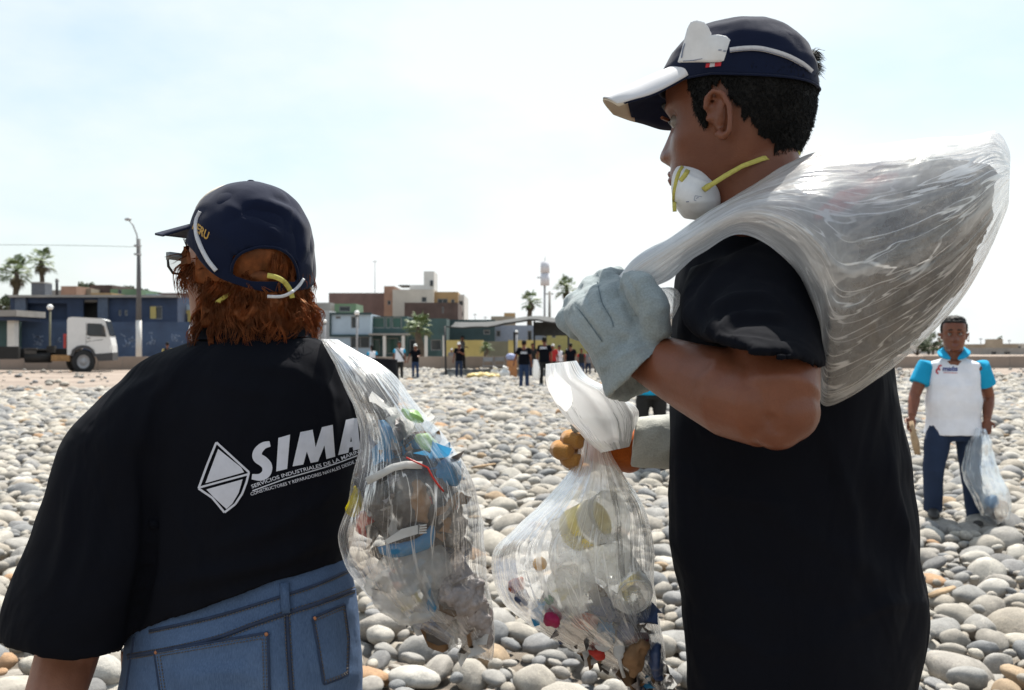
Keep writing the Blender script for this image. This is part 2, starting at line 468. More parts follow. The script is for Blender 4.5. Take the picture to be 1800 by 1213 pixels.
ci = ng.nodes.new('GeometryNodeCollectionInfo'); ci.inputs['Collection'].default_value = lib; ci.inputs['Separate Children'].default_value = True; ci.inputs['Reset Children'].default_value = True
iop.inputs['Pick Instance'].default_value = True
def attr(nm, ty):
    n = ng.nodes.new('GeometryNodeInputNamedAttribute'); n.data_type = ty; n.inputs['Name'].default_value = nm; return n.outputs['Attribute']
e2r = ng.nodes.new('FunctionNodeEulerToRotation')
ng.links.new(attr('rot', 'FLOAT_VECTOR'), e2r.inputs[0])
ng.links.new(gi.outputs[0], iop.inputs['Points']); ng.links.new(ci.outputs[0], iop.inputs['Instance'])
ng.links.new(attr('pick', 'INT'), iop.inputs['Instance Index']); ng.links.new(e2r.outputs[0], iop.inputs['Rotation'])
ng.links.new(attr('scl', 'FLOAT_VECTOR'), iop.inputs['Scale']); ng.links.new(iop.outputs[0], go.inputs[0])
md = cob.modifiers.new('lay', 'NODES'); md.node_group = ng
# ------------------------------------------------------------------ town beyond the beach, distance haze greyed into some paints
M_BLUE = mat('blue_house_paint', (0.030, 0.048, 0.092), 0.85, 0.25, 0.8)
M_BLUE_LOW = mat('blue_wall_paint', (0.040, 0.068, 0.125), 0.85, 0.3, 0.6, color2=(0.03, 0.048, 0.09))
M_TEAL = mat('teal_paint', (0.050, 0.095, 0.095), 0.85, 0.2, 0.8)
M_DTEAL = mat('dark_teal_paint', (0.030, 0.059, 0.065), 0.85, 0.2, 0.8)
M_LBLUE = mat('pale_blue_paint', (0.36, 0.45, 0.53), 0.85, 0.1, 0.8)
M_CREAM = mat('cream_plaster', (0.504, 0.467, 0.408), 0.9, 0.1, 0.7)
M_WHITE = mat('white_paint', (0.62, 0.61, 0.58), 0.8, 0.08, 1.2)
M_TERRA = mat('terracotta_plaster', (0.342, 0.209, 0.149), 0.9, 0.15, 0.8)
M_MAROON = mat('red_brown_brickwork', (0.184, 0.121, 0.106), 0.95, 0.15, 0.9)
M_DBRICK = mat('dark_brickwork', (0.105, 0.07, 0.06), 0.95, 0.25, 0.9)
M_OCHRE = mat('ochre_paint', (0.394, 0.260, 0.131), 0.85, 0.12, 0.8)
M_YELLOW = mat('yellow_paint', (0.471, 0.382, 0.138), 0.85, 0.15, 0.8)
M_OLIVE = mat('olive_paint', (0.164, 0.160, 0.112), 0.85, 0.15, 0.8)
M_GREEN = mat('green_paint', (0.139, 0.220, 0.131), 0.85, 0.15, 0.8)
M_BEIGE = mat('beige_plaster', (0.34, 0.28, 0.21), 0.9, 0.15, 0.5)
M_CONC = mat('weathered_concrete', (0.29, 0.275, 0.255), 0.95, 0.2, 0.6)
M_WALL = mat('sandy_concrete_wall', (0.29, 0.235, 0.195), 0.95, 0.18, 0.35)
M_ROOF = mat('flat_roof_screed', (0.25, 0.23, 0.21), 0.95, 0.2, 0.5)
M_GLASS = mat('dark_window_glass', (0.02, 0.025, 0.03), 0.12, 0.2, 1.0)
M_GGLASS = mat('green_window_glass', (0.02, 0.075, 0.06), 0.15, 0.2, 1.0)
M_FRAME = mat('window_frame_grey', (0.25, 0.25, 0.25), 0.6)
M_DARK = mat('dark_metal', (0.03, 0.03, 0.032), 0.5, 0.2)
M_GREYMET = mat('galvanised_metal', (0.34, 0.34, 0.35), 0.45, 0.12)
M_NET = mat('grey_shade_cloth', (0.05, 0.05, 0.05), 0.9, 0.2)

def facade_hole(mb, x0, x1, z0, z1, y, th, holes):
    """front wall with openings cut as cells"""
    xs = sorted({x0, x1, *[h[0] for h in holes], *[h[1] for h in holes]}); zs = sorted({z0, z1, *[h[2] for h in holes], *[h[3] for h in holes]})
    for i in range(len(xs) - 1):
        run = None
        for k in range(len(zs) - 1):
            cx, cz = (xs[i] + xs[i + 1]) / 2, (zs[k] + zs[k + 1]) / 2
            if any(h[0] < cx < h[1] and h[2] < cz < h[3] for h in holes):
                if run: mb.box2((xs[i], y, run[0]), (xs[i + 1], y + th, run[1])); run = None
            else: run = (run[0], zs[k + 1]) if run else (zs[k], zs[k + 1])
        if run: mb.box2((xs[i], y, run[0]), (xs[i + 1], y + th, run[1]))
def house(name, label, x0, x1, ytop, Y, m, depth=8.0, windows=(), ybase=None, roof_m=None, group=None, category='house', glass=None, parapet=0.25, frame=True):
    """x0..x1, ytop and windows in photo pixels at distance Y; windows: (x0, x1, y0, y1[, kind])"""
    a = P(x0, ytop, Y); b = P(x1, ytop, Y); zb = -0.1 if ybase is None else P(x0, ybase, Y).z
    o = thing(name, ((a.x + b.x) / 2, Y, zb), label, category, group)
    holes = [(P(w[0], 0, Y).x, P(w[1], 0, Y).x, P(0, w[3], Y).z, P(0, w[2], Y).z) for w in windows]
    mb = MB(); facade_hole(mb, a.x, b.x, zb, a.z, Y, 0.22, holes)
    mb.box2((a.x, Y + 0.222, zb), (a.x + 0.2, Y + depth, a.z)); mb.box2((b.x - 0.2, Y + 0.222, zb), (b.x, Y + depth, a.z))
    mb.box2((a.x + 0.202, Y + depth - 0.2, zb), (b.x - 0.202, Y + depth, a.z))
    mb.build('wall', m, o)
    MB().box2((a.x + 0.203, Y + 0.225, a.z - parapet - 0.15), (b.x - 0.203, Y + depth - 0.205, a.z - parapet)).build('roof', roof_m or M_ROOF, o)
    for w, h in zip(windows, holes):
        kind = w[4] if len(w) > 4 else 'window'
        if kind == 'opening':
            continue
        fr = MB(); t = 0.06
        fr.box2((h[0] + .003, Y + 0.06, h[2] + .003), (h[0] + t, Y + 0.14, h[3] - .003)); fr.box2((h[1] - t, Y + 0.06, h[2] + .003), (h[1] - .003, Y + 0.14, h[3] - .003))
        fr.box2((h[0] + t, Y + 0.06, h[2] + .003), (h[1] - t, Y + 0.14, h[2] + t)); fr.box2((h[0] + t, Y + 0.06, h[3] - t), (h[1] - t, Y + 0.14, h[3] - .003))
        if h[1] - h[0] > 1.0 and kind == 'window':
            n = 2 if h[1] - h[0] < 2.2 else 3
            for k in range(1, n):
                xm = h[0] + (h[1] - h[0]) * k / n; fr.box2((xm - 0.025, Y + 0.065, h[2] + t), (xm + 0.025, Y + 0.135, h[3] - t))
        fo = fr.build('window' if kind == 'window' else 'door', M_FRAME if kind == 'window' else M_DARK, o)
        MB().box2((h[0] + t, Y + 0.09, h[2] + t), (h[1] - t, Y + 0.11, h[3] - t)).build('pane' if kind == 'window' else 'door_leaf', (glass or M_GLASS) if kind == 'window' else M_DARK, fo)
    return o
def addbox(o, name, x0, x1, y0, y1, Y, d, m):
    a = P(x0, y1, Y); b = P(x1, y0, Y)
    return MB().box2((a.x, Y, a.z), (b.x, Y + d, b.z)).build(name, m, o)

# low wall along the road (panel by panel)
def low_wall(name, label, px0, px1, Y, ytop, n, cap=True):
    a = P(px0, ytop, Y); b = P(px1, ytop, Y); o = thing(name, ((a.x + b.x) / 2, Y, -0.1), label, 'wall')
    w = (b.x - a.x) / n; r = random.Random(3)
    for k in range(n):
        MB().box2((a.x + k * w + 0.02, Y + r.uniform(-.015, .015), -0.1), (a.x + (k + 1) * w - 0.02, Y + 0.22, a.z + r.uniform(-.02, .02))).build('panel', M_WALL, o)
    MB().box2((a.x, Y + 0.03, -0.1), (b.x, Y + 0.16, a.z - 0.06)).build('core', M_CONC, o)
    return o
low_wall('low_wall', 'long low sandy concrete wall between the cobble beach and the houses', -260, 1468, 57, 627, 40)
low_wall('sea_wall', 'far grey low wall behind the man in the white and cyan polo', 1400, 2300, 62, 626, 12)

# blue house with its lower wall
blue = house('blue_house', 'long dark blue two storey house behind the white truck', 18, 312, 521, 72, M_BLUE, 11, [(46, 118, 533, 562, 'opening'), (146, 171, 527, 562, 'opening'), (208, 213, 545, 555), (219, 224, 545, 555), (263, 285, 538, 561)], ybase=622)
addbox(blue, 'recess_wall', 44, 120, 533, 563, 72.8, 0.2, M_BLUE); addbox(blue, 'terrace_back', 145, 172, 527, 563, 74.5, 0.2, M_DARK)
addbox(blue, 'pilaster', 26, 45, 523, 565, 71.7, 0.29, mat('slate_blue_paint', (0.085, 0.11, 0.155), 0.85)); addbox(blue, 'pilaster', 172, 189, 523, 566, 71.7, 0.29, bpy.data.materials['slate_blue_paint'])
addbox(blue, 'cornice', 14, 314, 518.5, 522.5, 71.4, 0.58, M_CONC)
addbox(blue, 'shutter', 264, 274, 539, 560, 72.02, 0.05, M_YELLOW)
bw = thing('garden_wall', P(170, 615, 68), 'mid blue painted wall with pale scribbled graffiti below the blue house', 'wall')
MB().box2((P(25, 0, 68).x, 68, -0.1), (P(335, 0, 68).x, 68.25, P(0, 566, 68).z)).build('wall', M_BLUE_LOW, bw)
g = MB(); r_ = random.Random(12)
for k in range(26):
    x, z = r_.choice([r_.uniform(52, 66), r_.uniform(88, 112), r_.uniform(208, 236), r_.uniform(255, 268), r_.uniform(300, 325)]), r_.uniform(588, 606)
    pts = [P(x + i * r_.uniform(1.5, 3.5), z + r_.uniform(-5, 5), 67.985) for i in range(r_.randint(3, 6))]
    ribbon(g, pts, 0.055, Vector((0, -1, 0)), thick=0.004)
g.build('graffiti', mat('faded_white_spray', (0.19, 0.24, 0.33), 0.9, 0.4), bw)
yel = house('yellow_house', 'small mustard yellow house end next to the blue house', 308, 345, 545, 74, M_YELLOW, 8, [(318, 330, 552, 568)], ybase=625)
addbox(yel, 'parapet', 308, 345, 536, 544.8, 74, 0.3, M_LBLUE)
kiosk = thing('kiosk', P(8, 620, 66), 'teal kiosk with a flat grey canopy at the edge of the blue house', 'kiosk')
addbox(kiosk, 'canopy', -40, 29, 545, 556, 64, 4, M_CONC); addbox(kiosk, 'fascia', -38, 27, 556.3, 563, 64.3, 3.4, M_BLUE)
addbox(kiosk, 'wall', -40, 12, 563.2, 618, 66, 2, M_TEAL); addbox(kiosk, 'pillar', 12.5, 25, 563.2, 618, 65, 0.6, M_WHITE)
# roofs and small storeys that rise behind the blue house
for nm, lb, a, b, y0, Yq, m_, wn_ in (
    ('roof_hut', 'small orange rooftop storey above the blue house', 107, 134, 503, 86, M_TERRA, []),
    ('roof_hut', 'tan rooftop storey with a washing line behind the blue house', 134, 160, 507, 88, M_BEIGE, [(140, 150, 512, 518)]),
    ('roof_hut', 'long dark brown rooftop storey behind the blue house', 158, 197, 501, 90, M_DBRICK, []),
    ('roof_hut', 'green painted rooftop storey beside the lamp post', 194, 242, 508, 87, M_GREEN, [(207, 214, 508.5, 517)]),
    ('roof_hut', 'pale blue rooftop storey next to the lamp post', 247, 275, 517, 89, M_LBLUE, []),
    ('roof_hut', 'brown low rooftop storey near the woman in the cap', 274, 330, 515, 92, M_MAROON, []),
    ('roof_hut', 'ochre low rooftop storey between brown and green ones', 160, 196, 515, 84, M_OCHRE, []),
    ('roof_hut', 'plain concrete rooftop storey behind the water tank', 80, 110, 510, 88, M_CONC, [])):
    house(nm, lb, a, b, y0, Yq, m_, 6, wn_, ybase=600, group='rooftop storeys behind the blue house', category='rooftop room')
tk = thing('water_tank', P(66, 520, 76), 'dark grey square water tank on the blue house roof', 'water tank'); addbox(tk, 'tank', 55, 79, 498, 518.3, 76, 1.2, mat('slate_tank', (0.10, 0.11, 0.13), 0.7)); addbox(tk, 'lid', 53, 77, 495.5, 497.8, 75.9, 1.3, M_CONC)
an = thing('aerial', P(100, 520, 80), 'thin dark aerial mast on the roof beside the water tank', 'aerial'); MB().tube([P(100, 519, 80), P(100, 490, 80)], 0.11, 6).build('mast', M_DARK, an); MB().tube([P(97, 494, 80), P(104, 494, 80)], 0.04, 5).build('arm', M_DARK, an)

# houses between the two people
house('grey_house', 'pale grey house with a black lattice screen', 536, 581, 532, 84, M_CONC, 8, [(551, 562, 537, 541)], ybase=625)
scr = thing('lattice_screen', P(553, 575, 80), 'black openwork lattice panel on the pale grey wall', 'screen')
sm_ = MB(); r_ = random.Random(4)
for i in range(9):
    for j in range(13):
        if r_.random() < 0.72: sm_.box(P(547 + i * 1.7, 552 + j * 1.75, 79.9), (0.068, 0.05, 0.07), 0)
sm_.build('lattice', M_DARK, scr)
house('white_annex', 'low whitewashed annex under the black lattice screen', 536, 579, 546, 80, mat('grey_white_paint', (0.42, 0.43, 0.43), 0.85, 0.1), 3, [], ybase=628)
lb = house('blue_white_house', 'pale blue house with dark teal edging and a flat roof', 580, 652, 552, 76, M_LBLUE, 9, [(590, 599, 556, 560.5), (617, 631, 556, 577), (616, 650, 592, 612)], ybase=628)
addbox(lb, 'edging', 579, 653, 549.5, 553, 75.8, 0.19, M_DTEAL); addbox(lb, 'edging', 579, 653, 588, 592, 75.8, 0.19, M_DTEAL); addbox(lb, 'edging', 579, 582, 553.2, 587.8, 75.85, 0.14, M_DTEAL)
gh = house('green_roof_room', 'green painted room on the roof of the pale blue house', 588, 626, 534, 84, M_GREEN, 4, [(596, 616, 538, 548)], ybase=560)
th = house('teal_house', 'teal house with a wide band of green windows', 651, 716, 556, 77, M_TEAL, 9, [(654, 676, 557.5, 577), (678, 687, 557.5, 577), (689, 706, 557.5, 577), (655, 668, 596, 622), (678, 700, 594, 622)], ybase=628, glass=M_GGLASS)
for k in range(4): addbox(th, 'pillar', (673, 706, 746, 778)[k], (678, 711, 751, 782)[k], 590, 628, 74.5, 0.25, M_WHITE)
addbox(th, 'canopy', 648, 716, 586, 589, 74.4, 2.5, M_CONC)
house('teal_house', 'darker teal house front behind the small palm', 712, 785, 560, 78, M_TEAL, 9, [(757, 776, 597, 616), (720, 735, 597, 622)], ybase=628)
dt = house('dark_teal_block', 'dark teal long block above the yellow wall', 757, 870, 562, 82, M_DTEAL, 10, [(850, 861, 580, 588)], ybase=628)
house('maroon_block', 'red brown windowless block with a flat top', 578, 678, 515, 110, M_MAROON, 14, [], ybase=600)
ter = house('terracotta_block', 'narrow terracotta wing joined to the cream apartment house', 675, 693, 503, 106, M_TERRA, 12, [(681, 687, 528, 536)], ybase=600)
cr_ = house('cream_apartment_house', 'tall cream apartment house with a white stair tower', 690, 762, 509, 104, M_CREAM, 13, [(741, 750, 522, 531)], ybase=600)
addbox(cr_, 'stair_tower', 745, 763, 477, 508.8, 106, 5, M_WHITE); addbox(cr_, 'top_storey', 720, 744.8, 501, 508.8, 106, 5, M_WHITE)
addbox(cr_, 'tower_window', 756, 761, 493, 503, 105.9, 0.09, M_GLASS); addbox(cr_, 'awning', 700, 721, 501, 502.3, 106, 4, M_DARK)
oc = house('ochre_apartment_house', 'ochre apartment house with a white end bay', 761, 805, 513, 105, M_OCHRE, 12, [(769, 787, 525, 534), (793, 799, 526, 534)], ybase=600)
wb_ = house('white_end_bay', 'white end bay with balconies beside the ochre house', 805, 816, 518, 106, M_WHITE, 10, [(806.5, 814, 529, 537), (806.5, 814, 548, 556)], ybase=600)
house('dark_brick_block', 'unplastered dark brick block before the cream apartments', 711, 805, 532, 96, M_DBRICK, 8, [(777, 780, 539, 551)], ybase=600)
house('beige_roof_room', 'low beige roof room behind the sunshade', 863, 904, 556, 95, M_BEIGE, 5, [], ybase=600); 
house('beige_roof_box', 'small ochre box room on top of the beige one', 886, 906, 550, 98, M_OCHRE, 3, [], ybase=575)
house('pale_blue_row', 'pale blue and grey house row behind the sunshade', 866, 985, 572, 84, mat('grey_blue_paint', (0.25, 0.29, 0.36), 0.85, 0.12), 8, [(872, 880, 581, 592), (927, 935, 581, 600), (956, 963, 582, 592)], ybase=628)
house('olive_house', 'olive yellow house with two dark windows', 962, 1090, 574, 82, mat('olive_yellow_paint', (0.30, 0.28, 0.11), 0.85, 0.12), 8, [(970, 977, 580, 594)], ybase=628)
yw = thing('yellow_wall', P(860, 622, 70), 'bright yellow boundary wall with an olive gate', 'wall')
addbox(yw, 'panel', 783, 850, 598, 630, 70, 0.2, M_YELLOW); addbox(yw, 'gate', 850.3, 893, 600, 630, 70.05, 0.12, M_OLIVE); addbox(yw, 'panel', 893.3, 960, 598, 630, 70, 0.2, M_YELLOW)
for nm, lb, a, b, y0, Yq, m_, wn_ in (('plain_house', 'grey two storey house hidden behind the auburn haired person', 400, 470, 540, 84, M_CONC, [(410, 425, 552, 566), (440, 455, 552, 566)]), ('plain_house', 'beige low house beside the pale grey house with the lattice', 472, 534, 552, 84, M_BEIGE, [(484, 496, 562, 576)]),
    ('plain_house', 'cream house hidden behind the raised arm', 1096, 1190, 556, 86, M_CREAM, [(1110, 1126, 566, 580), (1150, 1166, 566, 580)]), ('plain_house', 'terracotta house hidden behind the black T-shirt', 1194, 1290, 548, 86, M_TERRA, [(1210, 1226, 560, 576)]), ('plain_house', 'pale blue low house hidden behind the black T-shirt', 1294, 1400, 562, 86, M_LBLUE, [(1320, 1340, 572, 586)])):
    house(nm, lb, a, b, y0, Yq, m_, 8, wn_, ybase=628)
# far end of the beach
fr_ = house('far_house', 'long low grey house row far off behind the polo man', 1725, 1900, 612, 150, M_CONC, 12, [(1742, 1752, 618, 628), (1765, 1776, 618, 628)], ybase=645)
house('far_house', 'pale beige far house above the grey row', 1700, 1790, 605, 175, M_BEIGE, 10, [(1735, 1752, 607, 611)], ybase=640); house('far_house', 'yellowish far house with flat roof near the frame edge', 1775, 1850, 604, 182, M_CREAM, 10, [(1780, 1795, 608, 613)], ybase=640)
house('far_house', 'small white far houses seen beside the trash bag', 1570, 1655, 614, 160, M_WHITE, 10, [(1590, 1596, 620, 630), (1606, 1612, 620, 632), (1630, 1636, 618, 628)], ybase=640)
house('far_tower_room', 'little square tower room on the far roofs', 1751, 1763, 596, 170, M_BEIGE, 4, [], ybase=612)

# ------------------------------------------------------------------ poles and lamps
def mast(name, label, cat, px, ybase, ytop, Y, r0, r1, m): 
    a, b = P(px, ybase, Y), P(px, ytop, Y); o = thing(name, a, label, cat); return o, a, b
lp, a, b = mast('lamp_post', 'tall dark street lamp post with a white painted foot', 'street lamp', 244, 622, 420, 59, .2, .12, M_DARK)
zt = P(0, 563, 59).z
MB().tube([a - Vector((0, 0, .4)), Vector((a.x, a.y, zt))], [0.17, 0.16], 10).build('painted_foot', M_WHITE, lp)
MB().tube([Vector((a.x, a.y, zt)), b], [0.158, 0.10], 10).build('pole', mat('dark_grey_pole', (0.10, 0.10, 0.105), 0.7), lp)
ap = [P(241, 448, 59), P(241, 414, 59), P(234, 396, 59), P(227, 387, 59)]
MB().tube(ap, 0.045, 6).build('arm', M_GREYMET, lp)
MB().ball(P(225, 385.5, 59), 0.22, 8, 6, sq=(1.0, 0.5, 0.45)).build('lamp_head', M_GREYMET, lp)
for yy in (432, 447): MB().box(P(242, yy, 59), (0.36, 0.3, 0.10)).build('clamp', M_GREYMET, lp)
t = NT('lamp_globe'); M_GLOBE = t.done(t.bsdf((0.80, 0.80, 0.78), 0.25))
def globe_lamp(label, px, ytop, ybase, Y, rp=5.2):
    a, b = P(px, ybase, Y), P(px, ytop + rp, Y); o = thing('globe_lamp', (a.x, a.y, 0), label, 'street lamp', 'globe lamps along the road')
    MB().tube([(a.x, a.y, -.1), b], 0.065, 8).build('pole', M_OLIVE if px < 200 else M_GREYMET, o)
    MB().ball(b, rp * Y / F, 14, 10).build('globe', M_GLOBE, o); MB().cyl(b - Vector((0, 0, rp * Y / F)), 0.1, 0.12, 10).build('collar', M_DARK, o)
globe_lamp('globe lamp standing behind the truck bed', 88, 535, 622, 62); globe_lamp('globe lamp before the pale blue house', 627.5, 545.5, 625, 62, 4.6)
globe_lamp('small globe lamp before the lattice screen', 571, 561.5, 622, 70, 3.6); globe_lamp('small globe lamp under the sunshade', 908, 580.5, 628, 62, 2.8)
tw, a, b = mast('phone_mast', 'white cylindrical phone mast on a slim pole', 'mast', 957, 622, 503, 120, .3, .2, M_GREYMET)
MB().tube([a, P(957.5, 502, 120)], [0.17, 0.13], 10).build('pole', M_GREYMET, tw)
for y0, y1 in ((481, 502), (460, 480)): MB().cyl(P(958, (y0 + y1) / 2, 120), 0.54, (y1 - y0) * 120 / F, 20).build('drum', mat('pale_lilac_panel', (0.62, 0.62, 0.66), 0.5) if y0 == 481 else bpy.data.materials['pale_lilac_panel'], tw)
MB().box(P(947, 488, 120), (0.42, 0.25, 0.14)).build('antenna', M_GREYMET, tw); MB().tube([P(958, 460, 120), P(958, 452, 120)], 0.03, 5).build('rod', M_DARK, tw)
up, a, b = mast('utility_pole', 'thin grey utility pole between the phone mast and the palm', 'pole', 966, 622, 512, 112, .15, .1, M_CONC); MB().tube([a, b], [0.2, 0.14], 8).build('pole', M_CONC, up); MB().box(b - Vector((0, 0, .3)), (0.9, .12, .12)).build('crossarm', M_CONC, up)
for px, lab in ((835, 'first thin rooftop aerial above the dark teal block'), (853, 'second thin rooftop aerial above the dark teal block'), (659, 'very tall thin aerial above the maroon block'), (1724, 'thin far aerial behind the polo man'), (1774, 'far thin pole near the little tower room')):
    Y_ = 130; yt = {835: 551, 853: 556, 659: 458, 1724: 594, 1774: 597}[px]
    o = thing('aerial', P(px, 600, Y_), lab, 'aerial', 'rooftop aerials'); MB().tube([P(px, 606, Y_), P(px, yt, Y_)], 0.05, 5).build('mast', M_GREYMET, o)
    MB().box(P(px, yt + 2, Y_), (0.45, .06, .10)).build('head', M_GREYMET, o)
wl = MB().tube([P(-60, 430, 60), P(60, 430.5, 60), P(160, 432, 60), P(241, 434, 59)], 0.012, 4).build('overhead_wire', M_DARK, origin=P(60, 430, 60), label='thin overhead wire running to the lamp post', category='wire')

# ------------------------------------------------------------------ sunshade, truck
sh = thing('sunshade', P(880, 660, 48), 'large dark net sunshade on thin poles above the helpers', 'sunshade')
can = MB(); nu, nv = 14, 6; vs = []
c00, c10, c01, c11 = P(784, 573, 44), P(988, 578, 44), P(800, 566, 56), P(990, 569, 56)
for j in range(nv + 1):
    for i in range(nu + 1):
        u, v = i / nu, j / nv; p = c00.lerp(c10, u).lerp(c01.lerp(c11, u), v); p.z += 0.42 * math.exp(-((u - 0.76) / 0.30) ** 2) - 0.12 * math.sin(u * math.pi * 4) ** 2 * (1 - v) * 0.4 - 0.12 * math.sin(v * math.pi)
        vs.append(p)
can.add(vs, [(j * (nu + 1) + i, j * (nu + 1) + i + 1, (j + 1) * (nu + 1) + i + 1, (j + 1) * (nu + 1) + i) for j in range(nv) for i in range(nu)])
cme = evaluated(can.mesh('canopy'), [('SOLIDIFY', dict(thickness=0.05))], 'canopy'); link('canopy', cme, M_NET, sh)
MB().box2(P(940, 590, 47), P(1002, 566, 47) + Vector((0, .06, 0))).build('valance', M_NET, sh)
for px, yb, yt, Y_ in ((784, 665, 573, 44), (940, 640, 563, 50), (905, 650, 584, 47), (1000, 660, 574, 46)):
    MB().tube([P(px, yb, Y_), P(px - (1 if px > 800 else 2), yt, Y_)], 0.052, 6).build('pole', M_DARK, sh)

TY = 53.0
def tp(px, py, y=0.0): 
    q = P(px, py, TY); q.y += y; return q
M_TW = mat('truck_white_paint', (0.66, 0.66, 0.65), 0.35, 0.05, 2.0); M_TYRE = mat('tyre_rubber', (0.022, 0.022, 0.023), 0.85); M_RUST = mat('rusty_step', (0.30, 0.17, 0.07), 0.8, 0.3)
M_RED = mat('red_paint', (0.45, 0.03, 0.025), 0.4)
tr = thing('truck', (tp(130, 652).x, TY + 1, 0), 'white cab truck with a bare dark chassis parked on the sand', 'truck')
prof = [(117.5, 624), (117.5, 562), (120, 558.5), (127, 557), (181, 559.5), (188, 562), (197, 590), (201, 608), (202, 624), (190, 624), (170, 622), (166, 616), (158, 611), (147, 609), (137, 611), (128, 617), (124, 624)]
W = 2.3; mb = MB()
L1 = [tp(x, y, 0) for x, y in prof]; L2 = [tp(x, y, W) for x, y in prof]; n = len(prof)
mb.add(L1 + L2, [tuple(range(n))[::-1], tuple(range(n, 2 * n))] + [(i, (i + 1) % n, n + (i + 1) % n, n + i) for i in range(n)], 0, False)
mb.build('cab', M_TW, tr)
def side(name, pts, m, lift=0.012, th=0.03):
    mb = MB(); a = [tp(x, y, -lift) for x, y in pts]; b = [tp(x, y, th - lift) for x, y in pts]; n = len(pts)
    mb.add(a + b, [tuple(range(n))[::-1], tuple(range(n, 2 * n))] + [(i, (i + 1) % n, n + (i + 1) % n, n + i) for i in range(n)], 0, False); return mb.build(name, m, tr)
win = side('window_seal', [(154, 589), (154.5, 569), (157, 568), (182, 569), (187, 577), (190.5, 592), (160, 591)], M_DARK); 
gp = MB(); pts = [(156, 587.5), (156.3, 570.5), (181, 570.8), (185.4, 578), (188.3, 590), (161, 589.3)]
gp.add([tp(x, y, -0.016) for x, y in pts], [tuple(range(len(pts)))[::-1]], 0, False); gp.build('pane', M_GLASS, win)
side('windscreen', [(188.5, 563.5), (190, 563.5), (198.5, 590), (196.7, 590)], M_GLASS, 0.01, 2.2)
side('door_seam', [(152.4, 608), (152.4, 566), (153, 566), (153, 608)], M_DARK, .006, .02); side('trim_line', [(164, 599), (184, 596.6), (184, 597.4), (164, 599.8)], M_DARK, .006, .02); side('trim_line', [(152.8, 600.6), (162, 599), (162, 600), (152.8, 601.6)], M_DARK, .006, .02)
side('door_handle', [(155, 594), (160, 593.6), (160, 595), (155, 595.4)], M_DARK, .05, .05)
side('bumper', [(171, 622.3), (202.8, 620), (202.5, 634), (176, 635), (171, 628)], mat('dark_plastic', (0.045, 0.045, 0.048), 0.6), .03, 2.36)
side('wheel_arch', [(124, 626), (127, 615), (136, 608.5), (147, 606.5), (158, 608.5), (167, 615), (171, 626), (167, 626), (161, 616), (147, 611.5), (134, 615), (129, 626)], bpy.data.materials['dark_plastic'], .05, .45)
side('headlight', [(196, 608), (202, 607), (202, 615), (197, 616)], M_GLOBE, .012, 0.3)
MB().box2(tp(183.5, 590, -.35), tp(187.5, 572, -.22)).build('mirror', M_DARK, tr)
MB().box2(tp(168, 563, 0.2), tp(176, 559, 0.5)).build('roof_lamp', M_DARK, tr)
side('marker', [(186, 575), (187, 575), (189, 583), (188, 583)], M_RUST, .02, .03)
ch = MB(); 
for y_ in (0.75, 1.55): ch.box2(tp(-170, 630, y_), tp(122, 613, y_ + .12))
for k in range(7): ch.box2(tp(-150 + k * 38, 625, .87), tp(-146 + k * 38, 618, 1.55))
M_CHAS = mat('chassis_black', (.008, .008, .008), .7, .3); ch.build('chassis', M_CHAS, tr)
MB().box2(tp(-60, 631, .1), tp(28, 609, .6)).build('side_box', M_CHAS, tr); MB().cyl(tp(62, 628, .45), 0.30, 1.45, 14, axis='X').build('fuel_tank', M_CHAS, tr)
MB().box2(tp(38, 622, .2), tp(60, 612, .6)).build('battery_box', mat('dusty_black', (0.06, 0.055, 0.05), 0.9), tr); MB().box2(tp(88, 635, .05), tp(122, 624, .5)).build('step', M_RUST, tr)
MB().box2(tp(78, 620, .3), tp(92, 608, 1.0)).build('air_tank', M_CHAS, tr); MB().box2(tp(40, 616, .2), tp(84, 613.5, 1.9)).build('deck_rail', M_CHAS, tr)
ex = MB(); ex.box2(tp(109, 612, .3), tp(115, 587, .7)); ex.build('red_rack', M_RED, tr); MB().box2(tp(115.2, 614, .1), tp(134, 591, .6)).build('filter_housing', M_DARK, tr)
MB().cyl(tp(124, 602, .06), 0.20, .1, 12, axis='Y').build('filter_cap', M_GREYMET, tr)
def wheel(px, py, y, r):
    w = MB().lathe([(r * .58, -.16), (r * .93, -.16), (r, -.1), (r, .1), (r * .93, .16), (r * .58, .16), (r * .55, 0)], tp(px, py, y), (0, 1, 0), 28, 0, (False, False)).build('wheel', M_TYRE, tr)
    MB().lathe([(.0, -.11), (r * .2, -.13), (r * .24, -.07), (r * .44, -.05), (r * .5, -.1), (r * .57, -.12), (r * .57, .1), (0, .1)], tp(px, py, y), (0, 1, 0), 24, 0, (False, False)).build('rim', M_GREYMET, w)
for x_, y_ in ((147.5, .16), (125, 2.1), (-90, .2), (-90, 2.1)): wheel(x_, 636, y_, .655)
tr.rotation_euler.z = R(15); tr.scale.x = .88; tr.location.x -= .28

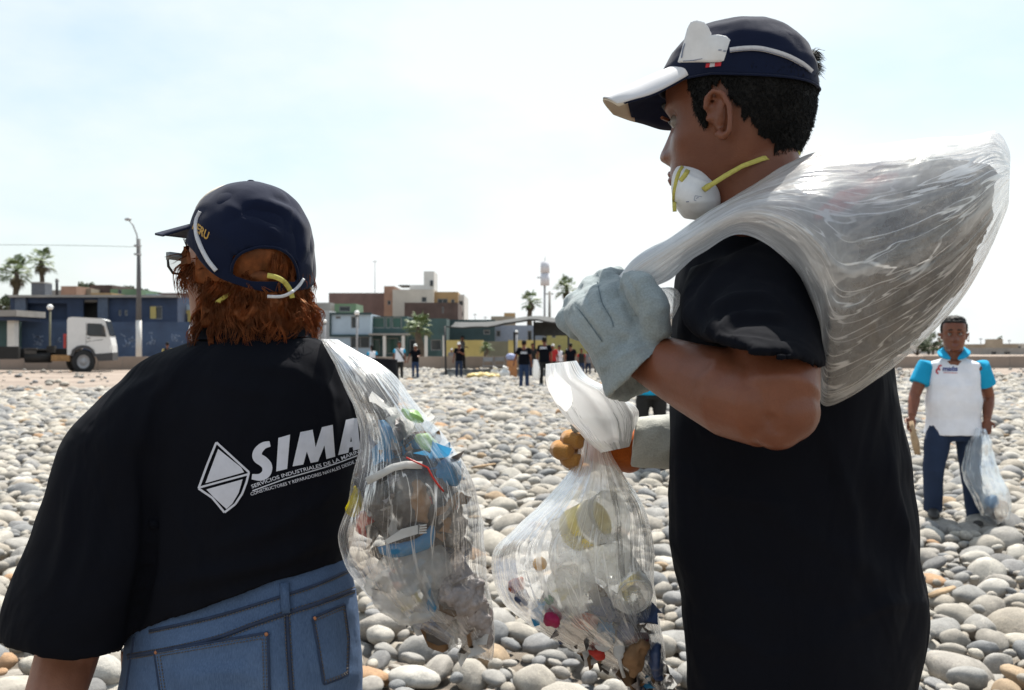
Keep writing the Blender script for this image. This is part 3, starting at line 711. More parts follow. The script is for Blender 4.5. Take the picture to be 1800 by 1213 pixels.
# ------------------------------------------------------------------ palms and trees
M_TRUNK = mat('palm_trunk_bark', (0.095, 0.075, 0.055), 0.95, 0.3, 3, bump=0.5, bscale=12, bdist=0.05)
t = NT('palm_leaf'); M_PALM = t.done(t.bsdf(t.ramp(t.noise(1.3, 3), [(0.3, (0.05, 0.085, 0.022)), (0.7, (0.12, 0.17, 0.04))]), 0.55))
M_DEAD = mat('dry_palm_skirt', (0.10, 0.08, 0.045), 0.95, 0.3, 2)
t = NT('tree_leaf'); M_LEAF = t.done(t.bsdf(t.ramp(t.noise(0.9, 3), [(0.3, (0.03, 0.045, 0.018)), (0.7, (0.075, 0.095, 0.035))]), 0.7))
def palm(label, px, ycrown, ybase, Y, rc, nf=34, skirt=True, seed=1, trunk_r=0.22):
    r = random.Random(seed); base = P(px, ybase, Y); top = P(px, ycrown, Y); o = thing('palm_tree', (base.x, base.y, min(base.z, 0)), label, 'palm tree')
    pts = [base.lerp(top, k / 8) + Vector((0.08 * math.sin(k * .7 + seed), 0, 0)) for k in range(9)]; pts[0].z = -0.1
    MB().tube(pts, [trunk_r * .8 * (1.25 - .4 * k / 8 + .06 * (k % 2)) for k in range(9)], 9).build('trunk', M_TRUNK, o)
    Rm = rc * Y / F
    for grp, n_, lo, hi, m_ in (('crown', nf, -0.55, 1.35, M_PALM), ('skirt', nf // 2 if skirt else 0, -1.45, -0.75, M_DEAD)):
        if not n_: continue
        mb = MB()
        for k in range(n_):
            az = r.uniform(0, 6.283); el = lo + (hi - lo) * (k + r.random()) / n_; ln = Rm * r.uniform(.72, 1.08) * (0.72 if grp == 'skirt' else 1)
            d = Vector((math.cos(az) * math.cos(el), math.sin(az) * math.cos(el), math.sin(el)))
            hub = top + d * ln * 0.6; hub.z -= 0.08 * ln * (1.2 - el)
            mb.tube([top, hub], [0.03, 0.02], 4)
            sd_ = d.cross(Vector((0, 0, 1))); sd_ = sd_.normalized() if sd_.length > .05 else Vector((1, 0, 0)); upv = sd_.cross(d).normalized()
            nb = 11
            for q in range(nb):                       # fan of pointed leaf blades with drooping tips
                a = (q / (nb - 1) - .5) * 3.4; dd = (d * math.cos(a) + sd_ * math.sin(a)).normalized(); L = ln * (.46 - .12 * abs(a) / 1.7) * r.uniform(.85, 1.1)
                s2 = dd.cross(upv).normalized() * L * .085; mid = hub + dd * L * .55 + upv * .05 * L; tip = hub + dd * L + Vector((0, 0, -L * r.uniform(.18, .5)))
                mb.add([hub, mid + s2, tip, mid - s2], [(0, 1, 2, 3)], 0, False)
        mb.build(grp, m_, o)
palm('shaggy palm nearest the frame edge behind the kiosk', 28, 478, 560, 92, 36, 40, True, 3, .3)
palm('slimmer palm standing above the grey water tank', 73, 458, 545, 96, 30, 32, True, 5, .26)
palm('palm just before the phone mast pole', 932, 529, 600, 100, 25, 30, True, 8, .3)
palm('taller palm beside the grey suede glove', 997, 506, 600, 104, 27, 30, True, 11, .3)
palm('short palm with fresh fronds before the teal house', 737, 574, 612, 66, 31, 46, False, 14, .26)
palm('low stemless palm before the olive gate', 855, 612, 626, 62, 15, 26, False, 17, .1)
def tree(label, px, ytop, ybase, Y, wpx, seed, n=900):
    r = random.Random(seed); b = P(px, ybase, Y); h = (ybase - ytop) * Y / F; w = wpx * Y / F / 2; o = thing('tree', (b.x, b.y, min(b.z, 0)), label, 'tree')
    tm = MB().tube([(b.x, b.y, -.2), b + Vector((0, 0, h * .35)), b + Vector((.1 * w, 0, h * .6))], [.22, .16, .1], 7)
    for k in range(4):
        a = k * 1.6 + seed; tm.tube([b + Vector((0, 0, h * .35)), b + Vector((math.cos(a) * w * .5, math.sin(a) * w * .5, h * .7))], [.1, .04], 5)
    tm.build('trunk', M_TRUNK, o); mb = MB()
    cl = [(Vector((r.gauss(0, .42) * w, r.gauss(0, .42) * w, h * r.uniform(.45, .95))), r.uniform(.2, .38)) for _ in range(14)]
    for k in range(n):
        c_, q = r.choice(cl); d = Vector((r.gauss(0, 1), r.gauss(0, 1), r.gauss(0, .8))).normalized() * (q * w * r.random() ** .4)
        s = .05 * w * r.uniform(.7, 1.5) + .06; u = Vector((r.gauss(0, 1), r.gauss(0, 1), r.gauss(0, 1))).normalized(); v = u.orthogonal().normalized(); p = b + c_ + d
        mb.add([p - u * s, p + v * s * .6, p + u * s, p - v * s * .6], [(0, 1, 2, 3)], 0, False)
    mb.build('crown', M_LEAF, o)
for a in (('rounded tree above the orange rooftop storey', 150, 497, 545, 100, 40, 1), ('low tree above the green rooftop storey', 225, 499, 545, 104, 34, 2), ('dark bush behind the kiosk canopy', 8, 520, 575, 88, 46, 3),
          ('small round tree peeping over the blue house', 252, 508, 545, 100, 24, 4),
          ('tall dark tree seen between trash bag and polo man', 1640, 582, 640, 150, 34, 5), ('broad low tree under the carried trash bag', 1612, 596, 640, 140, 60, 6), ('far thin tree next to the polo man', 1655, 588, 640, 155, 22, 7), ('tiny far tree over the little tower room', 1757, 590, 605, 172, 14, 9, 200)):
    tree(*a)
# ------------------------------------------------------------------ people
def skin(name, c, spec=0.4, rough=0.5):
    t = NT(name); col = t.ramp(t.noise(9, 5, 0.6), [(0.3, (c[0] * .72, c[1] * .64, c[2] * .60)), (0.5, c), (0.72, (c[0] * 1.22, c[1] * 1.16, c[2] * 1.12))])
    col = t.mix(t.ramp(t.noise(420, 2), [(0.45, (0, 0, 0)), (0.75, (.3, .3, .3))]), col, tuple(x * .7 for x in c))
    b = t.bsdf(col, rough, t.bump(t.noise(480, 3), 0.35, 0.0009, t.bump(t.noise(70, 5), 0.32, 0.002)), Specular_IOR_Level=spec, Subsurface_Weight=0.08, Subsurface_Scale=0.008)
    b.inputs['Subsurface Radius'].default_value = (1.0, 0.35, 0.2)
    return t.done(b)
M_SKIN = skin('brown_skin', (0.175, 0.062, 0.032), .36, .38); M_SKIN2 = skin('light_brown_skin', (0.27, 0.118, 0.068))
def cloth(name, c, rough=0.9, weave=900, var=0.12, fold=0.35, sheen=0.0, spec=0.2):
    t = NT(name); col = t.ramp(t.noise(5, 5, 0.6), [(0.3, tuple(x * (1 - var) for x in c)), (0.7, tuple(x * (1 + var) for x in c))])
    n1 = t.bump(t.noise(7, 3, 0.5, stretch=(1, 1, .55), dist=.6), fold, 0.03); n2 = t.bump(t.noise(weave, 2), 0.25, 0.0005, n1)
    return t.done(t.bsdf(col, rough, n2, Specular_IOR_Level=spec, Sheen_Weight=sheen, Sheen_Roughness=0.4))
M_BLACK = cloth('black_cotton', (0.0048, 0.0054, 0.0085), spec=.08, fold=.9); M_NAVY = cloth('navy_cotton', (0.006, 0.008, 0.020), fold=.2, spec=.12)
M_JEAN = cloth('blue_denim', (0.025, 0.045, 0.10)); M_DJEAN = cloth('dark_denim', (0.02, 0.032, 0.065)); M_DTROU = cloth('dark_trousers', (0.022, 0.022, 0.022))
M_WCLOTH = cloth('white_cotton', (0.76, 0.76, 0.80)); M_CYAN = cloth('cyan_cotton', (0.012, 0.30, 0.52)); M_GREYC = cloth('grey_cotton', (0.20, 0.20, 0.21)); M_REDC = cloth('red_cotton', (0.40, 0.03, 0.03))
M_HAIR = mat('black_hair', (0.008, 0.0075, 0.007), 0.55, 0.3, 40, bump=.5, bscale=250, bdist=.002, Specular_IOR_Level=.12)
M_SHOE = mat('dark_shoe_leather', (0.03, 0.027, 0.025), 0.6); M_CAPW = cloth('white_cap_cotton', (0.6, 0.6, 0.58)); M_PRINT = mat('white_screen_print', (0.60, 0.60, 0.64), 0.7, .08, 30)
M_LIP = mat('lips', (0.19, 0.075, 0.06), 0.45); M_EYE = mat('eye_white', (0.24, 0.21, 0.19), 0.25); M_IRIS = mat('dark_iris', (0.012, 0.008, 0.006), 0.15)

HEAD = np.array([  # height 0..1, front, back, half width (metres for a 0.235 m head)
    (0.00, .064, .010, .022), (0.025, .086, .022, .038), (0.09, .094, .040, .053), (0.17, .0935, .058, .0605), (0.25, .0930, .074, .0645), (0.33, .0925, .086, .0680),
    (0.41, .0905, .094, .0712), (0.48, .0895, .098, .0738), (0.56, .0955, .101, .0750), (0.66, .0965, .102, .0760), (0.76, .0915, .099, .0742), (0.85, .0780, .088, .0660),
    (0.92, .0580, .068, .0520), (0.97, .0340, .043, .0330), (1.0, .004, .006, .004)])
def head_rings(T, nz=44, n=48, top=1.0, bot=0.0, grow=0.0, face=True):
    """T maps head space (x across, -y forward, z up from the chin, metres) to the scene"""
    rings = []
    for i in range(nz + 1):
        z = bot + (top - bot) * i / nz; F_, B_, W_ = (np.interp(z, HEAD[:, 0], HEAD[:, k]) for k in (1, 2, 3)); ring = []
        for j in range(n):
            a = 2 * math.pi * j / n; c, s = math.cos(a), math.sin(a)           # a = 0 is forward
            A = F_ if c > 0 else B_; e = 2.25
            r = 1 / ((abs(c) / A) ** e + (abs(s) / W_) ** e) ** (1 / e) + grow
            if face and c > 0:
                aa = math.atan2(s, c); g = lambda m, w: math.exp(-((aa - m) / w) ** 2)
                gz = lambda m, w: math.exp(-((z - m) / w) ** 2)
                nose = np.interp(z, [.225, .262, .30, .34, .42, .50, .55], [0, .012, .0255, .0235, .0145, .005, 0]); r += nose * g(0, .13 + .05 * gz(.30, .05))
                r += .006 * gz(.295, .03) * (g(.20, .09) + g(-.20, .09))                  # wings of the nose
                r -= .0125 * gz(.485, .052) * (g(.40, .20) + g(-.40, .20))                # eye sockets
                r += .0045 * gz(.562, .03) * (g(.36, .28) + g(-.36, .28))                 # brows
                r += .006 * gz(.20, .020) * g(0, .26) + .0065 * gz(.158, .022) * g(0, .24) - .003 * gz(.179, .008) * g(0, .30)   # lips
                r -= .005 * gz(.115, .022) * g(0, .4); r += .006 * gz(.055, .04) * g(0, .3)   # chin
                r += .004 * gz(.36, .07) * (g(.75, .25) + g(-.75, .25))                   # cheekbones
            ring.append(T(Vector((s * r, -c * r, z * .235))))
        rings.append(ring)
    return rings
def ear(mb, T, side, big=1.0):
    """outer ear: rim, inner bowl and lobe"""
    pts = [(.002, .078), (.010, .070), (.018, .074), (.021, .090), (.020, .108), (.012, .124), (.000, .129), (-.010, .122), (-.013, .108)]  # back(+)/front, height
    path = [T(Vector((side * (.0745 + .011 + .006 * math.sin(i * .4)), .004 + y * big, .1 + (z - .1) * big))) for i, (y, z) in enumerate(pts)]
    mb.tube(path, [.0075, .0062, .0045, .0042, .0042, .0045, .0045, .0045, .005], 8)
    mb.ball(T(Vector((side * .0755, .006, .103))), .019 * big, 10, 8, sq=(.45, .8, 1.25)); mb.ball(T(Vector((side * .080, -.008, .098))), .0055, 8, 6)
def hand(mb, wrist, tip_dir, palm_n, s=1.0, curl=0.5, thumb=1):
    """palm, four unequal bent fingers and a thumb from the side of the palm"""
    d = tip_dir.normalized(); n = (palm_n - d * palm_n.dot(d)).normalized(); x = d.cross(n) * thumb
    rot = Matrix((x, n, d)).transposed()
    mb.ball(wrist + d * .05 * s, .05 * s, 12, 8, sq=(.82, .30, 1.0), rot=rot); mb.tube([wrist - d * .02 * s, wrist + d * .03 * s], [.027 * s, .028 * s], 10, flat=.75, ref=n)
    for k, (o, L) in enumerate(((.030, .070), (.010, .078), (-.010, .073), (-.029, .058))):
        p = wrist + d * (.088 - .004 * abs(k - 1)) * s + x * o * s; q = [p - d * .02 * s]; a = 0; L *= s
        for m in (.42, .33, .25):
            q.append(q[-1] + (d * math.cos(a) + n * math.sin(a)) * (L * m + (.02 * s if m == .42 else 0))); a += curl * 1.15
        mb.tube(q, [.0095 * s, .009 * s, .0082 * s, .0065 * s], 8)
    p = wrist + d * .028 * s + x * .030 * s
    mb.tube([p - x * .01 * s, p + (x * .8 + d * .6) * .03 * s, p + (x * .55 + d * .95 + n * curl * .6) * .062 * s], [.013 * s, .0105 * s, .0075 * s], 8)

def cap_parts(o, T, m_crown, m_brim=None, grow=.006):
    """baseball cap in head space: crown and brim"""
    mb = MB(); rs = head_rings(T, 12, 28, 1.0, 0.64, grow, False)
    rs[0] = [T(Vector((0, 0, .66 * .235)))] * 28 if False else rs[0]
    for r in rs[-3:]:
        for k in range(len(r)): r[k] = r[k] + (T(Vector((0, 0, .004))) - T(Vector((0, 0, 0))))
    mb.loft(rs, 0, (False, True)); crown = mb.build('cap', m_crown, o)
    b = MB(); V = []
    for lay in (0, -.004):
        for i in range(5):
            for j in range(9):
                a = (j / 8 - .5) * 2.0; r0 = .098; ext = .068 * (i / 4) * math.cos(a * .85)
                V.append(T(Vector((math.sin(a) * (.080 + ext * .5), -math.cos(a) * r0 - ext, .66 * .235 - .010 * (i / 4) - .018 * (a / 1.0) ** 2 * (i / 4) + lay))))
    fs = []
    for lay in (0, 1):
        for i in range(4):
            for j in range(8):
                q = (lay * 45 + i * 9 + j, lay * 45 + i * 9 + j + 1, lay * 45 + (i + 1) * 9 + j + 1, lay * 45 + (i + 1) * 9 + j); fs.append(q if lay == 0 else q[::-1])
    for j in range(8): fs.append((36 + j, 36 + j + 1, 81 + j + 1, 81 + j))
    b.add(V, fs); b.build('brim', m_brim or m_crown, crown)
    return crown

def figure(name, label, J, s, yaw, mats, voxel=.013, stout=1.0, group=None, hat=None, hair=True, head_scale=1.0, back_text=None, fine=False, head_tilt=0.0, long_hair=False, bag_arm=None):
    """J: joints in the scene (feet, knees, hips, shoulders, elbows, wrists, chin); mats: skin, shirt, sleeve, trousers"""
    msk, msh, msl, mtr = mats; fx = Vector((math.cos(yaw), math.sin(yaw), 0)); fy = Vector((-math.sin(yaw), math.cos(yaw), 0)); up = Vector((0, 0, 1))
    chin = J['chin']; hs_ = s * head_scale; rt = Matrix.Rotation(yaw, 3, 'Z') @ Matrix.Rotation(head_tilt, 3, 'X')
    T = lambda p: chin + rt @ (p * hs_)
    base = (J['footL'] + J['footR']) / 2; base = Vector((base.x, base.y, min(J['footL'].z, J['footR'].z)))
    mb = MB(); mb.loft(head_rings(T, 44 if fine else 26, 48 if fine else 28))
    if fine or not long_hair:
        for sd_ in (-1, 1): ear(mb, T, sd_)
    nb = (J['shL'] + J['shR']) / 2
    mb.tube([T(Vector((0, .012, .065))), T(Vector((0, .016, .0))), nb + up * .02 * s, nb - up * .08 * s], [.052 * hs_, .054 * hs_, .062 * s * stout, .075 * s], 14)
    mb.tube([nb, (J['hipL'] + J['hipR']) / 2], [.09 * s, .09 * s], 10)
    for sd_ in 'LR':
        sh_, el, wr = J['sh' + sd_], J['el' + sd_], J['wr' + sd_]; k = .92 if not fine else 1
        mb.tube([nb + (sh_ - nb) * .3 - up * (0 if msl is None else .075 * s), sh_ - up * (0 if msl is None else .065 * s), sh_.lerp(el, .5), el, el.lerp(wr, .35), wr], [.05 * s, (.052 if msl is None else .036) * s * stout, .044 * s * stout, .038 * s * stout, .039 * s * stout, .026 * s * stout], 12)
        d = (wr - el).normalized() * .7 + Vector((0, 0, -.4)); hand(mb, wr, d, (nb - wr) * .6 + fy * -.3, s, .75 if fine else .5, 1 if sd_ == 'R' else -1)
        hp, kn, ft = J['hip' + sd_], J['kn' + sd_], J['foot' + sd_]
        mb.tube([hp, kn, ft + up * .08 * s], [.06 * s, .045 * s, .035 * s], 10)
    root = link(name, fuse(mb, 'body', voxel if not fine else .0055, 2), msk, origin=base)
    root['label'] = label; root['category'] = 'person'
    if group: root['group'] = group
    # shirt: torso and sleeves
    hp = (J['hipL'] + J['hipR']) / 2; wS = (J['shR'] - J['shL']).length / 2; sx = (J['shR'] - J['shL']).normalized()
    rows = [(-.20 if msl is not None else -.15, .190, .146), (.08, .172, .130), (.35, .168 + .012 * (stout - 1) * 8, .122), (.6, .168, .118), (.82, .178, .108), (.95, .216 if msl is not None else .165, .080), (1.03, .10, .065), (1.07, .066, .058)]
    rings = []; st = stout
    for f, w, d in rows:
        c = hp.lerp(nb, f); w *= s * (st if f < .9 else 1); d *= s * (st if f < .7 else 1)
        rings.append([c + sx * (math.cos(a) * w) + fy * (math.sin(a) * d - (.03 * s * (st - 1) * 2 if math.sin(a) < 0 and .2 < f < .7 else 0)) for a in np.linspace(0, 2 * math.pi, 20, endpoint=False)])
    tb = MB(); tb.loft(rings)
    sleeves = []
    for sd_ in 'LR':
        sh_, el = J['sh' + sd_], J['el' + sd_]; m_ = MB()
        m_.tube([nb.lerp(sh_, .55) if msl is None else nb.lerp(sh_, .95) - up * .045 * s, sh_ + up * .005 if msl is None else sh_.lerp(el, .12) - up * .004, sh_.lerp(el, .4), sh_.lerp(el, .68)], [(.060 if msl is None else .045) * s, .060 * s * stout, .064 * s * stout, .068 * s * stout], 14); sleeves.append(m_)
    if msl is None:
        for m_ in sleeves: o_ = len(tb.v); tb.v += m_.v; tb.f += [tuple(o_ + i for i in f) for f in m_.f]; tb.mi += m_.mi; tb.sm += m_.sm
    me = fuse(tb, 'shirt', voxel if not fine else .008, 3); rumple(me, .006 * s, 9 / s, len(label)); sh_o = link('shirt', me, msh, root)
    if msl is not None:
        for m_ in sleeves: link('sleeve', fuse(m_, 'sleeve', voxel if not fine else .008, 2), msl, root)
    # trousers
    tb = MB(); rings = []
    for f, w, d in ((-.30, .148, .108), (-.1, .152, .112), (.10, .145, .105)):
        c = hp.lerp(nb, f); rings.append([c + sx * (math.cos(a) * w * s * st) + fy * (math.sin(a) * d * s * st) for a in np.linspace(0, 2 * math.pi, 18, endpoint=False)])
    tb.loft(rings)
    for sd_ in 'LR':
        h_, kn, ft = J['hip' + sd_], J['kn' + sd_], J['foot' + sd_]; tb.tube([h_ + up * .02, h_.lerp(kn, .4), kn, kn.lerp(ft, .5), ft + up * .035 * s], [.062 * s * st, .084 * s * st, .068 * s * st, .062 * s * st, .060 * s * st], 14)
    me = fuse(tb, 'trousers', voxel if not fine else .008, 3); rumple(me, .006 * s, 8 / s, 2.0 + len(label)); link('trousers', me, mtr, root)
    for sd_ in 'LR':
        ft = J['foot' + sd_]; m_ = MB(); fw = -fy
        rr_ = [(-.07, .030, .05), (-.03, .036, .075), (.05, .042, .065), (.12, .045, .045), (.175, .036, .032), (.195, .015, .015)]
        m_.loft([[ft + fw * f * s + fx * (math.cos(a) * w * s) + up * ((max(math.sin(a), -.35) + .35) * h * s * .8 + .004) for a in np.linspace(0, 2 * math.pi, 12, endpoint=False)] for f, w, h in rr_]); m_.build('shoe', M_SHOE, root)
    if hat is not None: cap_parts(root, T, hat)
    if hair:
        rs = head_rings(T, 14, 30, 1.0, .50, .007, False)
        for i, r in enumerate(rs):                 # hairline: the front rises higher than the back
            z = .50 + .50 * i / 14
            for j in range(len(r)):
                c = math.cos(2 * math.pi * j / len(r)); lim = .80 if c > .45 else .56 if c > -.2 else .30
                if z < lim: r[j] = T(Vector((0, 0, z * .235))).lerp(r[j], .90)
        h = MB().loft(rs, 0, (True, True))
        if hat is None: h.ball(T(Vector((0, .012, .205))), .088 * hs_, 16, 10, sq=(.86, 1.05, .42), rot=rt)
        h.ball(T(Vector((0, .05, .115))), .062 * hs_, 12, 8, sq=(1.12, .9, 1.0), rot=rt)
        if long_hair: h.tube([T(Vector((0, .07, .14))), T(Vector((0, .085, .05))), T(Vector((0, .08, -.06)))], [.055 * hs_, .06 * hs_, .03 * hs_], 10)
        me = fuse(h, 'hair', .006 if fine else .01, 1); rumple(me, .004, 60, 3); link('hair', me, M_HAIR, root)
    if fine:
        for sd_ in (-1, 1):
            e = T(Vector((sd_ * .031, -.0790, .485 * .235))); em = MB().ball(e, .0115 * hs_, 12, 8); eo = em.build('eye', M_EYE, root)
            MB().ball(e + rt @ Vector((0, -.0088, .0)) * hs_, .0052 * hs_, 10, 6, sq=(1, .6, 1)).build('iris', M_IRIS, eo)
            MB().tube([T(Vector((sd_ * (.014 + .012 * q), -.0975 + .005 * q * q * .6, .585 * .235 + .0025 * math.sin(q * 1.4)))) for q in (0, 1, 2, 2.6)], [.003 * hs_, .0042 * hs_, .0036 * hs_, .0015 * hs_], 8).build('eyebrow', M_HAIR, root)
            MB().tube([T(Vector((sd_ * (.017 + .0095 * q), -.0905 - .005 * math.sin(q * 1.05), .505 * .235 + .003 * math.sin(q * 1.05)))) for q in (0, 1, 2, 3)], .0022 * hs_, 6).build('eyelid', msk, root)
        MB().tube([T(Vector((.024 * q, -.0985 + .012 * q * q, .199 * .235 - .002 * q * q))) for q in (-1, -.6, -.2, 0, .2, .6, 1)], [.001, .0042, .005, .0042, .005, .0042, .001], 8).build('lip', M_LIP, root)
        MB().tube([T(Vector((.022 * q, -.0985 + .013 * q * q, .157 * .235 + .003 * q * q))) for q in (-1, -.5, 0, .5, 1)], [.001, .005, .006, .005, .001], 8).build('lip', M_LIP, root)
    if back_text:
        me = text_mesh(*back_text[0]); me.transform(Matrix.Diagonal((1, -1, 1, 1))); bm = bmesh.new(); bm.from_mesh(me); bpy.data.meshes.remove(me)
        x0, y0 = back_text[1]; w = max(v.co.x for v in bm.verts)
        for v in bm.verts: v.co = Vector((x0 + v.co.x * back_text[2] / w, y0 + v.co.y * back_text[2] / w, 0))
        print_bm(bvh_of(sh_o), bm, .006, 'print', M_PRINT, sh_o) if True else None
    return root, T, sh_o

def stand(px, ytop, yfoot, yaw, pose, Y=None, stance=0.0, lean=0.0):
    """joints of a standing figure between two heights of the photo"""
    Y = Y or CAM_H * F / (yfoot - CY); foot = P(px, yfoot, Y); s = ((yfoot - ytop) * Y / F) / 1.70
    c, sn = math.cos(yaw), math.sin(yaw)
    def W(x, y, z): return foot + Vector((x * c - y * sn, x * sn + y * c, z)) * s
    J = dict(chin=W(0, -.025 - lean * .5, 1.455), shL=W(.175, -lean * .4, 1.37), shR=W(-.175, -lean * .4, 1.37), hipL=W(.09, 0, .90), hipR=W(-.09, 0, .90),
             knL=W(.10 + stance * .4, -.03, .49), knR=W(-.10 - stance * .4, -.03, .49), footL=W(.11 + stance, 0, .0), footR=W(-.11 - stance, -.05, .0))
    for sd_, k in (('L', 1), ('R', -1)):
        e, w = pose[0 if sd_ == 'L' else 1]; J['el' + sd_] = W(k * e[0], e[1], e[2]); J['wr' + sd_] = W(k * w[0], w[1], w[2])
    return J, s
DOWN = ((.235, .02, 1.10), (.25, -.06, .86)); BENT = ((.24, .03, 1.11), (.12, -.22, 1.12)); CHEST = ((.23, -.02, 1.12), (.05, -.2, 1.25)); OUT = ((.28, -.02, 1.12), (.36, -.12, .9)); UP = ((.30, -.05, 1.2), (.22, -.25, 1.38))
def helper(label, px, ytop, yfoot, yaw, poseL, poseR, mats, Y=None, **k):
    st = k.pop('stance', 0.0); ln = k.pop('lean', 0.0)
    J, s = stand(px, ytop, yfoot, R(yaw), (poseL, poseR), Y, st, ln)
    return figure('person', label, J, s, R(yaw), mats, voxel=.016, group='helpers on the beach', **k), J, s
SK = M_SKIN
h1, J1, s1 = helper('person in white and cyan polo with a dark strap across the chest', 702, 600, 668, 8, DOWN, DOWN, (SK, M_WCLOTH, M_CYAN, M_DTROU), stout=1.08)
stp = MB(); ribbon(stp, [P(697, 612, 39.2), P(702, 618, 39.1), P(707, 625, 39.1), P(711, 633, 39.2)], .07, Vector((0, -1, 0)), thick=.02); stp.build('strap', M_DARK, h1[0])
helper('person in black shirt and blue jeans wearing a white cap and mask', 730, 604, 667, 12, BENT, OUT, (SK, M_BLACK, None, M_JEAN), hat=M_CAPW)
helper('person in white shirt with long dark hair half hidden by the trash bag', 654, 606, 668, 205, DOWN, BENT, (SK, M_WCLOTH, M_CYAN, M_DTROU), long_hair=True)
helper('person in black shirt and slim jeans standing by the sunshade pole', 807, 601, 666, -8, CHEST, DOWN, (SK, M_BLACK, None, M_DJEAN), hat=M_CAPW)
helper('person in grey top and dark cap stepping along the low wall', 812, 590, 648, 60, BENT, DOWN, (SK, M_GREYC, None, M_DTROU), Y=52, hat=M_DTROU, stance=.12)
helper('person in white cap looking over the low wall by the yellow wall', 794, 612, 655, 0, DOWN, DOWN, (SK, M_GREYC, None, M_DTROU), Y=59, hat=M_CAPW)
helper('person with dark hair and yellow collar behind the low wall beside the lamp post', 294, 601, 660, 190, DOWN, DOWN, (SK, M_DTROU, M_YELLOW, M_DTROU), Y=58.5)
txt = (('SIMA', 1.0, .25, .03), )
helper('person in black printed shirt and blue jeans walking away with a white cap', 921, 597, 683, 172, OUT, DOWN, (SK, M_BLACK, None, M_JEAN), hat=M_DTROU, back_text=(txt[0], (914.5, 622), 12.5), stout=1.1)
helper('person in black printed shirt and dark trousers carrying a pale bag', 957, 592, 679, 186, DOWN, DOWN, (SK, M_BLACK, None, M_DTROU), back_text=(txt[0], (948, 613.5), 13), stout=1.05)
helper('person in black printed shirt standing behind the flared white bag', 1003, 603, 668, 180, DOWN, BENT, (SK, M_BLACK, None, M_DTROU), back_text=(txt[0], (994.5, 614.5), 12.5), stout=1.15)
helper('person in dark top and jeans between the two printed shirts', 936, 603, 662, 20, BENT, DOWN, (SK, M_DTROU, None, M_JEAN))
helper('person in red shirt half hidden behind black shirts', 972, 604, 664, 0, DOWN, DOWN, (SK, M_REDC, None, M_DTROU), hat=M_CAPW)
helper('person in white shirt and dark cap among the black shirts', 983, 606, 663, 10, BENT, BENT, (SK, M_WCLOTH, M_DTROU, M_DTROU), hat=M_DTROU)
helper('person in dark vest and jeans with red sleeves', 1022, 612, 662, 10, DOWN, DOWN, (SK, M_DTROU, M_REDC, M_JEAN))
helper('person in jeans and orange red sleeves beside the suede glove', 1034, 613, 661, -15, BENT, DOWN, (SK, M_GREYC, M_REDC, M_DJEAN))
helper('person in grey shirt leaving at the edge of the suede glove', 1046, 618, 658, 90, DOWN, DOWN, (SK, M_GREYC, None, M_DTROU))
hc, Jc, sc_ = helper('person in cyan shirt and dark trousers mostly hidden behind the raised forearm', 1145, 552, 822, 185, UP, DOWN, (SK, M_CYAN, M_CYAN, M_DTROU))

# ------------------------------------------------------------------ the man in the white and cyan polo
PY = 7.5
q = lambda px, py, dy=0.0: P(px, py, PY + dy)
Jp = dict(chin=q(1677, 619, -.03), shL=q(1721, 634, -.05), shR=q(1631, 634, .05), elL=q(1738, 697, .02), wrL=q(1735, 736, -.08), elR=q(1608, 694, .02), wrR=q(1603, 731, -.08),
          hipL=q(1700, 742), hipR=q(1652, 742), knL=q(1706, 826, -.04), knR=q(1641, 826, -.06), footL=q(1716, 918, -.05), footR=q(1640, 905, 0))
sp_ = .955
polo, Tp, polo_shirt = figure('person', 'stocky person in white polo with cyan sleeves holding a stick and a bag', Jp, sp_, R(-20), (M_SKIN, M_WCLOTH, M_CYAN, M_DJEAN), stout=1.17, fine=True, head_scale=1.2, head_tilt=R(-3))
for sd_ in (-1, 1):
    cb = MB(); c_ = lambda x, y, d: q(1677 + sd_ * x, y, d)
    A = [c_(16, 609, .05), c_(19, 612, -.01), c_(13, 621, -.09), c_(3, 632, -.125)]; B = [c_(20, 613, .06), c_(31, 618, .0), c_(28, 626, -.11), c_(12, 632, -.15)]
    cb.add(A + B, [(k, k + 1, k + 5, k + 4) for k in range(3)]); link('collar', evaluated(cb.mesh('collar'), [('SUBSURF', dict(levels=2)), ('SOLIDIFY', dict(thickness=.008, offset=0))], 'collar'), M_CYAN, polo)
bv = bvh_of(polo_shirt)
flat_print(bv, [[(1666, 629), (1677, 637.5), (1688, 629), (1677, 624)]], .004, 'neck_opening', M_SKIN, polo_shirt)
M_LOGO_R = mat('red_print', (0.50, 0.03, 0.05), 0.7); M_LOGO_B = mat('blue_print', (0.03, 0.05, 0.22), 0.7)
arc = lambda cx, cy, r0, r1, a0, a1, n=9: [(cx + r0 * math.cos(R(a)), cy - r0 * math.sin(R(a))) for a in np.linspace(a0, a1, n)] + [(cx + r1 * math.cos(R(a)), cy - r1 * math.sin(R(a))) for a in np.linspace(a1, a0, n)]
flat_print(bv, [arc(1653.5, 646.5, 5.4, 2.6, 60, 260), arc(1650, 652.5, 5.6, 2.6, 60, 265)], .004, 'print', M_LOGO_R, polo_shirt, step=2)
me = text_mesh('maús', 1, 0, .03); me.transform(Matrix.Diagonal((1, -1, 1, 1))); bm = bmesh.new(); bm.from_mesh(me); w = max(v.co.x for v in bm.verts)
for v in bm.verts: v.co = Vector((1656.5 + v.co.x * 27 / w, 652 + v.co.y * 27 / w * .95, 0))
print_bm(bv, bm, .004, 'print', M_LOGO_B, polo_shirt); flat_print(bv, [[(1658, 654.5), (1683, 655.2), (1683, 656), (1658, 655.3)]], .004, 'print', M_LOGO_R, polo_shirt)
M_WOOD = mat('driftwood', (0.36, 0.25, 0.15), 0.9, .25, 20)
